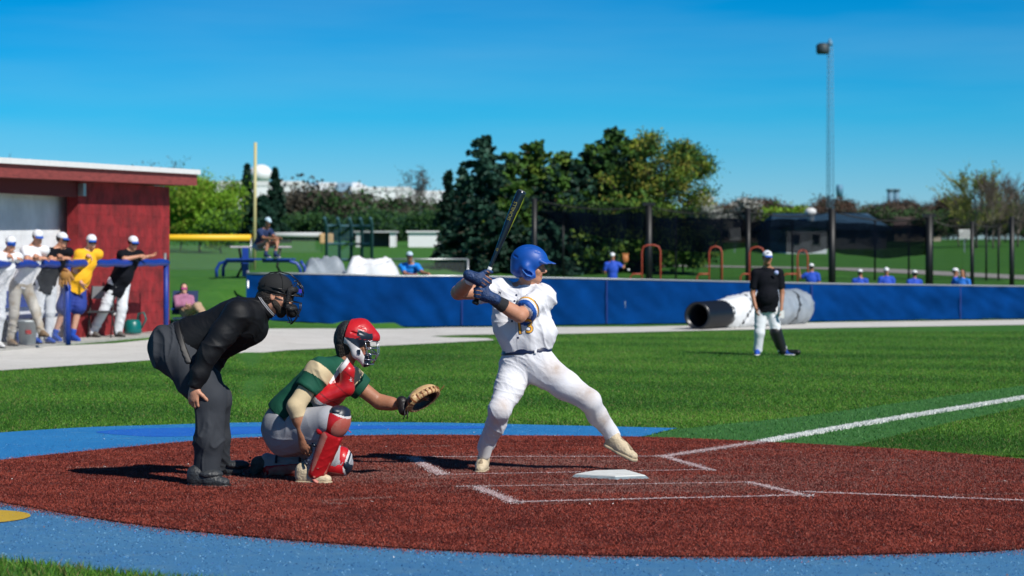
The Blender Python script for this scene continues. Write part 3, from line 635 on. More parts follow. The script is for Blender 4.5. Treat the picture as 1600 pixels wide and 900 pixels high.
for px in (1391, 1401):
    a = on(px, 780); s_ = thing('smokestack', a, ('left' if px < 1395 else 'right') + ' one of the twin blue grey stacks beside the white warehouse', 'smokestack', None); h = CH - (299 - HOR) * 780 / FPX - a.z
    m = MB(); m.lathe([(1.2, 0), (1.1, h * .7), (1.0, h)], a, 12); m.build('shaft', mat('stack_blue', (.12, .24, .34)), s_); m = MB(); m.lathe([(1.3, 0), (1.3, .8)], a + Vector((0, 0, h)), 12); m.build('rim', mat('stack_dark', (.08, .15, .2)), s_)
# water tower
a = on(407, 900); wt = thing('water_tower', a, 'white ball shaped water tower on the skyline behind the foul pole', 'water tower'); zc = CH - (272 - HOR) * 900 / FPX
m = MB(); R2 = 4.6; m.lathe([(R2 * math.sin(t) * 1.0 + .01, -R2 * .82 * math.cos(t)) for t in np.linspace(0, math.pi, 16)], Vector((a.x, 900, zc)), 28); m.build('tank', mat('tank_white', (.8, .82, .84), .4), wt)
m = MB(); m.lathe([(3, 0), (1.2, 4), (1.0, zc - a.z - 3)], a, 16); m.build('stem', mat('tank_white', (.8, .82, .84), .4), wt)
# lattice mast
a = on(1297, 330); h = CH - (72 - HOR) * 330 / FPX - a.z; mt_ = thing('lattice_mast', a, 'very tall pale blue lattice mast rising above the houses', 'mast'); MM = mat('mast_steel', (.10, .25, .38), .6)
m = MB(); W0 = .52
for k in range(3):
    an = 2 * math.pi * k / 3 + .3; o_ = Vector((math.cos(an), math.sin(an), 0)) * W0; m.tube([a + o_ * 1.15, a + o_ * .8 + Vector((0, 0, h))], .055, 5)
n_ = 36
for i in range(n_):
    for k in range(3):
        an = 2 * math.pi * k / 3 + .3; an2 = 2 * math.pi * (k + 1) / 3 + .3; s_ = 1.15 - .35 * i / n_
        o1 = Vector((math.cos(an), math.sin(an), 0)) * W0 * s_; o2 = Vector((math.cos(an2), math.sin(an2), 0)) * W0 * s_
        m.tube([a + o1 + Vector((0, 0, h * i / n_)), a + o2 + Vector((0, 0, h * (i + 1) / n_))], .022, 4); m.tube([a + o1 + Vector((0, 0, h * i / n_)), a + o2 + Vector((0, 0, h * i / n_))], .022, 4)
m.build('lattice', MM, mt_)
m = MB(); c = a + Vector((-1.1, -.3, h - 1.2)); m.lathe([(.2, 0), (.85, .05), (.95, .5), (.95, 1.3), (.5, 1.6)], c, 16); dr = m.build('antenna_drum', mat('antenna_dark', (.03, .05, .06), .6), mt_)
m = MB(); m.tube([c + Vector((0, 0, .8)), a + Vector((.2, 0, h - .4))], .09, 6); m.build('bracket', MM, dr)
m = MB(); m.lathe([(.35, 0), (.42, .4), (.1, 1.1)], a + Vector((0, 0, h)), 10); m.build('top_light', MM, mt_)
a = on(1312, 500); mt2 = thing('phone_mast', a, 'small grey mast tip beside the foot of the tall lattice mast', 'mast'); h2 = CH - (290 - HOR) * 500 / FPX - a.z
m = MB(); m.tube([a, a + Vector((0, 0, h2))], .25, 8); m.build('shaft', MM, mt2); m = MB(); m.lathe([(.7, 0), (.8, 1.6), (.7, 2.6)], a + Vector((0, 0, h2 - 2.4)), 10); m.build('antenna_panel', MM, mt2)

# ================================================================ batting cage
YC = 80.0
cg = thing('batting_cage', on(1250, YC), 'black post batting cage with sagging dark netting behind the blue fence', 'batting cage')
def cpost(px, top, Y, r, cap=False):
    b = on(px, Y); z = CH - (top - HOR) * Y / FPX; m = MB(); m.tube([b - Vector((0, 0, .2)), Vector((b.x, Y, z))], r, 10); p_ = m.build('post', M_BLACK, cg)
    if cap: m = MB(); m.box(Vector((b.x, Y, z)), (.42, .25, .12)); m.build('post_cap', M_BLACK, p_)
for px, top, r, cap in ((1014, 319, .125, True), (1169, 325, .10, False), (1300, 326, .13, False), (1452, 337, .14, True), (1519, 346, .07, False), (1581, 338, .09, False), (835, 310, .10, False)): cpost(px, top, YC, r, cap)
for px, top in ((880, 330), (1056, 338), (1127, 340), (1238, 344), (1367, 343), (1420, 350), (1541, 349), (1560, 350)): cpost(px, top, 92, .042)
def net(name, p00, p10, p01, p11, sag, m_, wav=.12, nu=40, nv=10, seed=0):
    """bilinear sheet with sag and folds"""
    V = []
    for j in range(nv + 1):
        for i in range(nu + 1):
            u_ = i / nu; v_ = j / nv; q = p00.lerp(p10, u_).lerp(p01.lerp(p11, u_), v_)
            sg = sag * 4 * u_ * (1 - u_); q = q + Vector((0, wav * noise.noise(Vector((q.x * 1.7, q.z * .6, seed))), -sg * (1 if v_ > 0 else 0) + wav * .6 * noise.noise(Vector((q.x * .8, q.y * .5, seed + 3)))))
            V.append(tuple(q))
    F = np.array([(j * (nu + 1) + i, j * (nu + 1) + i + 1, (j + 1) * (nu + 1) + i + 1, (j + 1) * (nu + 1) + i) for j in range(nv) for i in range(nu)])
    return mesh_np(name, V, F, m_, cg, True)
tops = [(835, 312), (1014, 322), (1169, 328), (1300, 330), (1452, 340), (1519, 348), (1581, 342), (1720, 350)]
for (pa, ta), (pb, tb_) in zip(tops[:-1], tops[1:]):
    a = P(pa, ta, YC); b = P(pb, tb_, YC); a2 = P(pa, ta + 16, 92); b2 = P(pb, tb_ + 16, 92)
    a2.x = a.x + .6; b2.x = b.x + .6
    net('roof_net', a, b, a2, b2, .35, M_NETL, .3, seed=pa)
    # gathered side netting: thick folds hang below the top cable, thin wall below that
    heavy = pb <= 1460
    if heavy:
        net('gathered_net', a + Vector((0, 0, -.38)), b + Vector((0, 0, -.30)), a + Vector((0, .1, -1.4 if pa > 1000 else -.5)), b + Vector((0, .1, -1.25)), .18, M_NETH, .25, seed=pa + 1)
        net('gathered_net', a + Vector((0, .4, -.05)), b + Vector((0, .4, -.05)), a + Vector((0, .5, -.85 if pa > 1000 else -.3)), b + Vector((0, .5, -.8)), .3, M_NET, .3, seed=pa + 2)
    g0 = on(pa, YC); g1 = on(pb, YC)
    net('side_net', a, b, Vector((a.x, YC, g0.z)), Vector((b.x, YC, g1.z)), .0, M_NETL, .5, seed=pa + 7)
    net('back_net', a2, b2, Vector((a2.x, 92, .5)), Vector((b2.x, 92, .5)), .0, M_NETL, .5, seed=pa + 9)
    m = MB(); m.tube([a.lerp(b, t) + Vector((0, 0, -.35 * 4 * t * (1 - t) * .6)) for t in np.linspace(0, 1, 12)], .022, 5); m.build('cable', M_BLACK, cg)
# orange tube pitching screens
for i, (px0, px1, top, Y, ls, lab) in enumerate(((1003, 1032, 383, 76, -18, 'tall orange tube pitching screen nearest the trees'), (1108, 1128, 385, 77, -19, 'orange tube pitching screen left of the coach'), (1171, 1194, 386, 78, -14, 'orange tube pitching screen beside the cage post'), (1246, 1262, 390, 79, -22, 'orange tube pitching screen in front of the white sided house'))):
    a = on(px0, Y); b = on(px1, Y); z = CH - (top - HOR) * Y / FPX; s_ = thing('pitching_screen', (a + b) / 2, lab, 'screen', 'orange pitching screens in the batting cage'); m = MB()
    m.tube([a, Vector((a.x - .0, Y, z - .2)), Vector((a.x + .06, Y, z - .05)), Vector((a.x + .2, Y, z)), Vector((b.x - .2, Y, z)), Vector((b.x - .06, Y, z - .05)), Vector((b.x, Y, z - .2)), b], .028, 8); m.build('frame', M_ORANGE, s_)
    zl = CH - (428 - HOR) * Y / FPX; xl = (px0 + ls - 800) * Y / FPX; m = MB(); m.tube([Vector((xl, Y, a.z)), Vector((xl, Y, zl - .1)), Vector((xl + .08, Y, zl)), Vector((a.x, Y, zl))], .026, 8); m.build('side_frame', M_ORANGE, s_)
    mesh_np('net_panel', [(a.x, Y + .03, a.z), (b.x, Y + .03, b.z), (b.x, Y + .03, z), (a.x, Y + .03, z)], [(0, 1, 2, 3)], M_NETL, s_)

# ================================================================ trees
def quads(C, size, up_bias=0.0, flat=None):
    """C centres (N,3) -> quad verts"""
    N = len(C); a = rng.normal(0, 1, (N, 3)); a /= np.linalg.norm(a, axis=1)[:, None]
    b = rng.normal(0, 1, (N, 3)); 
    if up_bias: a[:, 2] *= (1 - up_bias); a /= np.linalg.norm(a, axis=1)[:, None]
    b -= (a * b).sum(1)[:, None] * a; b /= np.linalg.norm(b, axis=1)[:, None]
    s = size * rng.uniform(.6, 1.4, (N, 1)); asp = rng.uniform(.45, .8, (N, 1))
    V = np.stack([C - a * s - b * s * asp * .4, C - a * s * .1 - b * s * asp, C + a * s, C + b * s * asp + a * s * .1], 1)
    return V.reshape(-1, 3), np.arange(N * 4).reshape(N, 4)
def limbs(base, h, spread, nl, seed, depth=2, r0=.12):
    """returns tube MB for trunk and limbs and list of tips"""
    r_ = random.Random(seed); m = MB(); tips = []
    top = base + Vector((r_.uniform(-.1, .1) * h * .3, 0, h * .78)); N = 7
    trunk = [base.lerp(top, t) + Vector((r_.uniform(-.02, .02) * h, r_.uniform(-.02, .02) * h, 0)) * (t > 0) for t in np.linspace(0, 1, N)]
    m.tube(trunk, [r0 * (1.1 - .85 * i / (N - 1)) for i in range(N)], 8); tips.append(trunk[-1])
    def grow(p, d, L, r, dep):
        q1 = p + d * L * .5 + Vector((0, 0, .04 * L)); q2 = p + d * L + Vector((0, 0, .12 * L)); m.tube([p, q1, q2], [r, r * .7, r * .35], 5); tips.append(q2); tips.append(q1)
        if dep > 0:
            for _ in range(3):
                dd = (d + Vector((r_.gauss(0, .55), r_.gauss(0, .55), r_.gauss(.1, .45)))).normalized(); grow(p + d * L * r_.uniform(.45, .95), dd, L * r_.uniform(.45, .7), r * .5, dep - 1)
    for i in range(nl):
        t = r_.uniform(.22, .98); k = t * (N - 1); p = trunk[int(k)].lerp(trunk[min(N - 1, int(k) + 1)], k % 1); a = r_.uniform(0, 2 * math.pi)
        L = spread * (math.sin(math.pi * min(1, (t - .05) * .95)) * .75 + .3) * r_.uniform(.7, 1.1); grow(p, Vector((math.cos(a), math.sin(a), r_.uniform(.1, .9))).normalized(), L, r0 * .4 * (1.2 - t), depth)
    return m, tips
def tree(px, Y, top, spread_px, mats, lab, cat='tree', name='leafy_tree', seed=1, leaves=6000, lsize=.10, clump=.35, nl=16, depth=2, group=None, bark=None, base=None, probs=None):
    b = on(px, Y) if base is None else Vector(base); h = CH - (top - HOR) * Y / FPX - b.z; sp = spread_px * Y / FPX
    o = thing(name, b, lab, cat, group); m, tips = limbs(b, h, sp, nl, seed, depth, max(.05, h * .018)); m.build('trunk', bark or M_BARK, o)
    Tn = np.array([tuple(t) for t in tips]); top_z = Tn[:, 2].max(); sc = (b.z + h * .97 - b.z) / (top_z - b.z)
    g = np.random.default_rng(seed); idx = g.integers(0, len(Tn), leaves); cl = g.uniform(.5, 1.4, len(Tn)); C = Tn[idx] + g.normal(0, 1, (leaves, 3)) * np.array([1, 1, .62]) * (clump * .72 * cl[idx])[:, None]
    V, F = quads(C, lsize * .8); mi = g.integers(0, len(mats), len(Tn))[idx] if probs is None else g.choice(len(mats), len(Tn), p=probs)[idx]
    mesh_np('crown', V, F, mats, o, False, mi); return o
def spruce(px, Y, top, rad_px, mats, lab, seed=1, name='spruce', dens=1.0, group=None, droop=.25, base=None, clear=.02, size=.13, power=.85, irr=.25):
    b = on(px, Y) if base is None else Vector(base); h = CH - (top - HOR) * Y / FPX - b.z; R_ = rad_px * Y / FPX; o = thing(name, b, lab, 'tree', group); m = MB(); r_ = random.Random(seed); g = np.random.default_rng(seed)
    m.tube([b, b + Vector((0, 0, h * .5)), b + Vector((0, 0, h * .98))], [h * .022, h * .013, h * .003], 8); C = []; MI = []
    nb = int(h * 26 * dens)
    for i in range(nb):
        t = clear + (1 - clear) * (i + .5) / nb; L = R_ * ((1 - t) ** power) * r_.uniform(1 - irr, 1 + irr * .5) + .08 + .05; a = r_.uniform(0, 2 * math.pi); d = Vector((math.cos(a), math.sin(a), 0))
        p0 = b + Vector((0, 0, h * t)); lift = r_.uniform(.0, .3) if t > .4 else r_.uniform(-.1, .15)
        pts = [p0 + d * L * s_ + Vector((0, 0, L * (lift * s_ - droop * s_ * s_))) for s_ in (0, .5, 1)]; m.tube(pts, [.02, .014, .006], 3, caps=False)
        n_ = int(L * 34) + 8; s_ = g.uniform(.15, 1.02, n_); side = np.array([-d.y, d.x, 0.0]); wdt = .16 * L + .08
        c_ = np.array(p0)[None] + np.outer(s_ * L, np.array(d)) + np.outer(L * (lift * s_ - droop * s_ ** 2), (0, 0, 1)) + g.normal(0, 1, (n_, 1)) * side * (wdt * (1.1 - s_))[:, None] * .8 + np.outer(-np.abs(g.normal(0, .09, n_)), (0, 0, 1))
        C.append(c_); MI += [r_.choice(range(len(mats)))] * n_
    m.build('trunk', M_BARK, o); C = np.concatenate(C); V, F = quads(C, size, .35); mesh_np('crown', V, F, mats, o, False, MI); return o
# big grove in the middle
spruce(758, 100, 211, 72, [L_SPRUCE, L_SPRUCED, L_SPRUCE], 'tall blue green spruce at the left end of the grove', 11, dens=1.25, power=.6, irr=.55, droop=.2)
spruce(722, 106, 262, 40, [L_SPRUCE, L_SPRUCED], 'shorter blue spruce on the outer left of the grove', 12, dens=1.2, irr=.5)
spruce(700, 112, 266, 26, [L_SPRUCED], 'slim dark spruce tip left of the shorter blue spruce', 13)
spruce(905, 103, 250, 62, [L_SPRUCE, L_SPRUCED, L_PINE], 'blue spruce half hidden in the middle of the grove', 14, dens=1.2, power=.6, irr=.5)
spruce(836, 104, 222, 56, [L_PINE, L_PINE2, L_GREEN], 'rounded light green pine between the two blue spruces', 21, 'pine_tree', 1.1, power=.42, irr=.5, droop=-.12, size=.13)
spruce(868, 101, 258, 46, [L_PINE, L_SPRUCED], 'lower green pine in front of the rounded light green one', 22, 'pine_tree', 1.1, power=.5, irr=.6, droop=-.1, size=.12)
spruce(803, 99, 285, 50, [L_PINE, L_PINE2, L_SPRUCED], 'low bushy pine behind the bat', 23, 'pine_tree', 1.1, power=.5, irr=.6, droop=-.1, size=.12)
spruce(958, 104, 200, 62, [L_GREEN, L_PINE, L_SPRUCED], 'tall dark green pine with a pointed crown right of the middle spruce', 24, 'pine_tree', 1.15, power=.52, irr=.6, droop=-.12, size=.12)
tree(1035, 102, 203, 62, [L_YOUNG, L_GREEN, L_OCHRE, L_PINE], 'broad tree with young yellow green leaves at the right end of the grove', seed=25, leaves=24000, lsize=.078, clump=.30, nl=30, probs=[.40, .26, .20, .14])
tree(1000, 98, 320, 50, [L_PINE2, L_PINE, L_OCHRE], 'low yellow green shrubby tree below the broad one', seed=26, leaves=15000, lsize=.11, clump=.34, nl=22, probs=[.5, .4, .1])
tree(940, 97, 330, 45, [L_PINE2, L_PINE, L_SPRUCED], 'low green shrubby pine behind the fielder in the blue shirt', name='pine_tree', seed=27, leaves=15000, lsize=.11, clump=.34, nl=22)
tree(1068, 96, 362, 34, [L_PINE2, L_PINE], 'lowest yellow green bush at the right foot of the grove', name='bush', cat='bush', seed=28, leaves=9000, lsize=.10, clump=.3, nl=16)
spruce(860, 96, 330, 60, [L_SPRUCED, L_SPRUCE], 'low dark spruce filling the foot of the grove', 15, dens=1.6, power=.5)
spruce(780, 97, 330, 55, [L_SPRUCED], 'low dark spruce behind the helmet of the batter', 16, dens=1.6, power=.5)
spruce(975, 99, 330, 60, [L_SPRUCED, L_PINE], 'low dark spruce behind the tall cage post with the cap', 17, dens=1.5, power=.5)
spruce(797, 103, 240, 50, [L_PINE, L_SPRUCED, L_PINE], 'medium green pine filling the gap right of the tallest blue spruce', 101, 'pine_tree', 1.1, power=.42, irr=.5, droop=-.1, size=.13)
spruce(884, 105, 238, 54, [L_PINE, L_PINE2, L_SPRUCED], 'green pine with a blunt crown behind the middle blue spruce', 102, 'pine_tree', 1.1, power=.42, irr=.5, droop=-.1, size=.13)
spruce(922, 106, 226, 52, [L_SPRUCED, L_PINE], 'dark pine left of the tall pointed one', 103, 'pine_tree', 1.1, power=.42, irr=.5, droop=-.1, size=.13)
spruce(995, 106, 218, 56, [L_PINE, L_GREEN, L_YOUNG], 'green pine between the tall pointed one and the broad yellow green tree', 104, 'pine_tree', 1.1, power=.42, irr=.5, droop=-.1, size=.13)
# left side
tree(312, 150, 281, 46, [L_LIME, L_LIME, L_YOUNG], 'round bright lime green tree right of the dugout roof', seed=31, leaves=34000, lsize=.105, clump=.5, nl=26)
tree(282, 160, 318, 30, [L_GREEN, L_LIME], 'darker green tree tucked behind the lime green one', seed=32, leaves=14000, lsize=.11, clump=.5)
tree(345, 145, 330, 22, [L_GREEN, L_LIME], 'small green bush at the right foot of the lime green tree', name='bush', cat='bush', seed=33, leaves=10000, lsize=.09, clump=.35)
spruce(386, 200, 256, 21, [L_SPRUCED], 'slim dark spruce left of the water tower', 34, size=.2)
spruce(430, 205, 262, 26, [L_SPRUCED], 'dark spruce right of the water tower', 35, size=.2, dens=.9)
spruce(410, 198, 305, 30, [L_SPRUCED, L_SPRUCE], 'broad dark spruce between the two taller ones', 36, size=.2, power=.5)
def bare(px, Y, top, spread_px, lab, m_=M_TWIG, seed=1, group=None, levels=5, wid=.055, buds=None, nb=900):
    b = on(px, Y); h = CH - (top - HOR) * Y / FPX - b.z; sp = spread_px * Y / FPX; o = thing('bare_tree', b, lab, 'tree', group); r_ = random.Random(seed); m = MB(); tw = MB(); tips = []
    top_ = b + Vector((0, 0, h * .9)); N_ = 8; tr_ = [b.lerp(top_, i / (N_ - 1)) + Vector((r_.gauss(0, .012), r_.gauss(0, .012), 0)) * h * (i > 0) for i in range(N_)]
    m.tube(tr_, [h * .017 * (1.1 - i / N_) for i in range(N_)], 6)
    def gr(p, d, L, r, k):
        d2 = (d + Vector((r_.gauss(0, .12), r_.gauss(0, .12), .16))).normalized(); q1 = p + d * L * .5; q = q1 + d2 * L * .5; (m if k >= 3 else tw).tube([p, q1, q], [r, r * .8, r * .55], 4 if k > 1 else 3, caps=False); tips.append(q)
        if k == 0: return
        for _ in range(4 if k > 1 else 3):
            dd = (d + Vector((r_.gauss(0, .42), r_.gauss(0, .42), r_.uniform(.0, .35)))).normalized(); t = r_.uniform(.25, 1); gr(p + d * L * t if t < .5 else q1.lerp(q, t * 2 - 1), dd, L * r_.uniform(.45, .68), max(r * .5, wid * .22), k - 1)
    for i in range(levels * 4):
        t = r_.uniform(.14, .97); k_ = t * (N_ - 1); p = tr_[int(k_)].lerp(tr_[min(N_ - 1, int(k_) + 1)], k_ % 1); a_ = r_.uniform(0, 6.283); e_ = r_.uniform(.6, 1.5); d = Vector((math.cos(a_), math.sin(a_), e_)).normalized()
        gr(p, d, h * .36 * (.45 + .75 * math.sin(math.pi * min(1, t * .9 + .12))) * r_.uniform(.7, 1.1), h * .007 * (1.3 - t), 3)
    zt_ = max(t.z for t in tips); s_ = h / max(.1, zt_ - b.z); sw = sp / max(.1, np.percentile([abs(t.x - b.x) for t in tips], 96)); 
    for q in (m, tw): q.V = [(b.x + (v[0] - b.x) * sw, b.y + (v[1] - b.y) * sw, b.z + (v[2] - b.z) * s_) for v in q.V]
    tk = m.build('trunk', M_BARKG, o); tw.build('crown', m_, o)
    if buds:
        C = np.array([(b.x + (t.x - b.x) * sw, b.y + (t.y - b.y) * sw, b.z + (t.z - b.z) * s_) for t in tips]); C = C[rng.integers(0, len(C), nb)] + rng.normal(0, .25 * Y / 200, (nb, 3)); V, F = quads(C, .0005 * Y); mesh_np('foliage', V, F, buds, o)
    return o
bare(236, 330, 243, 46, 'wide bare tree above the dugout roof', seed=41, wid=.09, buds=L_BROWN)
bare(645, 300, 263, 26, 'round bare tree above the far wood left of the spruces', seed=42, wid=.08, buds=L_BROWN)
bare(3, 300, 238, 22, 'bare tree tip above the left end of the dugout roof', seed=40, wid=.08)
bare(1525, 170, 252, 42, 'large bare tree with budding twigs at the right', M_TWIGY, 43, wid=.09, buds=L_YOUNG, nb=900, levels=8)
bare(1590, 175, 262, 34, 'bare grey tree cut by the right edge of the photo', M_TWIG, 44, wid=.08, levels=8)
bare(1562, 180, 285, 26, 'smaller budding tree between the two bare ones at the right', M_TWIGY, 45, wid=.08, buds=L_YOUNG, nb=700, levels=7)
bare(1498, 176, 292, 20, 'slender bare tree on the left of the large budding one', M_TWIG, 46, wid=.07, levels=6)
bare(1552, 168, 262, 26, 'tall grey bare tree just right of the large budding one', M_TWIG, 47, wid=.08, levels=8)
# far wood: individual trees, seeds shared
g_ = 'trees of the far wood'
kinds = []
r_ = random.Random(5)
def wood(px0, px1, n, Y0, Y1, t0, t1, gname, lab, mk, maxn=4, protos=None):
    protos = protos or []; out = []
    for i in range(n):
        px = px0 + (px1 - px0) * (i + r_.uniform(.1, .9)) / n; Y = r_.uniform(Y0, Y1); top = r_.uniform(t0, t1)
        if len(protos) < maxn:
            o = mk(px, Y, top, len(protos)); protos.append((o, Y, top)); tag(o, lab, 'tree', gname)
        else:
            o0, Ya, ta = r_.choice(protos); o = copy_tree(o0); b = on(px, Y); h0 = CH - (ta - HOR) * Ya / FPX - o0.location.z; h1 = CH - (top - HOR) * Y / FPX - b.z
            o.location = b; s_ = h1 / h0; o.scale = (s_ * r_.uniform(.9, 1.2),) * 2 + (s_,); o.rotation_euler.z = r_.uniform(0, 6.28)
wood(366, 700, 26, 260, 330, 324, 352, 'brown trees of the far wood', 'brown budding tree of the far wood beneath the white factories', lambda px, Y, top, k: tree(px, Y, top, 20, [L_BROWN, L_GREEN] if k % 2 else [L_BROWN], '', seed=60 + k, leaves=9000, lsize=.17, clump=.75, nl=18, depth=2, bark=M_BARKG))
wood(372, 705, 22, 235, 262, 344, 360, 'dark green trees of the far wood', 'dark green tree at the foot of the far wood', lambda px, Y, top, k: tree(px, Y, top, 17, [L_GREEN, L_SPRUCED], '', seed=70 + k, leaves=9000, lsize=.16, clump=.7, nl=16, depth=2))
wood(262, 380, 6, 300, 330, 322, 340, 'dark trees behind the lime tree', 'dark tree of the wood behind the lime green tree', lambda px, Y, top, k: tree(px, Y, top, 17, [L_GREEN, L_BROWN], '', seed=75 + k, leaves=7000, lsize=.17, clump=.75, nl=14, depth=2), 2)
wood(1110, 1500, 20, 300, 420, 306, 330, 'reddish trees beyond the houses', 'reddish brown budding tree beyond the houses', lambda px, Y, top, k: tree(px, Y, top, 17, [leafm('red_buds', (.06, .034, .026), (.13, .075, .055)), L_BROWN], '', seed=80 + k, leaves=8000, lsize=.17, clump=.75, nl=16, depth=2, bark=M_BARKG))
wood(1075, 1480, 17, 215, 285, 334, 352, 'green trees among the houses', 'low green tree among the houses behind the batting cage', lambda px, Y, top, k: tree(px, Y, top, 15, [L_GREEN, L_BROWN], '', seed=90 + k, leaves=7000, lsize=.14, clump=.55, nl=14, depth=2))
wood(1478, 1640, 9, 200, 260, 318, 348, 'brown trees behind the bare trees', 'brown undergrowth tree behind the large bare trees at the right', lambda px, Y, top, k: tree(px, Y, top, 18, [L_BROWN, L_GREEN], '', seed=95 + k, leaves=7000, lsize=.14, clump=.55, nl=14, depth=2), 2)
tree(1108, 190, 309, 26, [L_BLOSSOM], 'white blossoming tree behind the right end of the grove', name='blossom_tree', seed=50, leaves=7000, lsize=.15, clump=.45)
tree(1166, 230, 308, 20, [L_BLOSSOM, L_BROWN], 'sparser white blossoming tree right of the fuller one', name='blossom_tree', seed=51, leaves=4000, lsize=.17, clump=.5)
tree(1226, 210, 320, 23, [L_LIME, L_YOUNG], 'low yellow green tree above the blue roof', seed=52, leaves=6000, lsize=.16, clump=.45)
tree(1098, 135, 386, 16, [mat('forsythia', (.75, .38, .01), .6)], 'yellow flowering bush behind the netting', name='bush', cat='bush', seed=53, leaves=2500, lsize=.09, clump=.2, nl=9, depth=1)
# parked van and car behind the cage
def car(px, Y, L, H, m_, lab, name):
    b = on(px, Y); o = thing(name, b, lab, 'vehicle'); m = MB()
    prof = [(-.5, .28), (-.49, .62), (-.36, .68), (-.26, .97), (.22, 1.0), (.38, .7), (.49, .62), (.5, .28)] if name == 'parked_car' else [(-.5, .2), (-.5, .8), (-.46, .98), (.34, 1.0), (.42, .62), (.5, .5), (.5, .2)]
    V = [b + Vector((x * L, y, z * H)) for y in (-.85, .85) for x, z in prof]; n_ = len(prof); m.add(V, [tuple(range(n_)), tuple(range(2 * n_ - 1, n_ - 1, -1))] + [(i, i + n_, (i + 1) % n_ + n_, (i + 1) % n_) for i in range(n_)]); m.build('body', m_, o, bevel=.05)
    m = MB(); m.box(b + Vector((-.02 * L, -.86, .8 * H)), (.42 * L, .03, .22 * H)); m.build('window', mat('dark_glass', (.02, .03, .045), .1), o)
    for sx_ in (-.32, .32):
        for sy in (-.8, .8):
            m = MB(); m.lathe([(.1, -.1), (.32, -.1), (.34, 0), (.32, .1), (.1, .1)], b + Vector((sx_ * L, sy, .33)), 16, Matrix.Rotation(math.pi / 2, 3, 'X')); m.build('wheel', M_BLACK, o)
car(1190, 225, 2.9, 1.6, mat('van_white', (.7, .71, .72), .3), 'white van parked behind the batting cage netting', 'parked_van')
car(1214, 232, 2.4, 1.4, mat('car_red', (.45, .02, .015), .3), 'red car parked right of the white van', 'parked_car')
for px, Y_, h_, lab in ((1148, 150, .8, 'pale round sign on a post behind the cage netting'), (1507, 150, .6, 'small white sign board on the far lawn at the right')):
    b = on(px, Y_, .0); o = thing('lawn_sign', b, lab, 'sign'); m = MB(); m.box(b + Vector((0, 0, .55)), (.06, .06, 1.1)); m.build('post', M_GALV, o); m = MB(); m.box(b + Vector((0, -.05, 1.2)), (.75, .05, h_)); m.build('board', M_WHITE, o, bevel=.02)
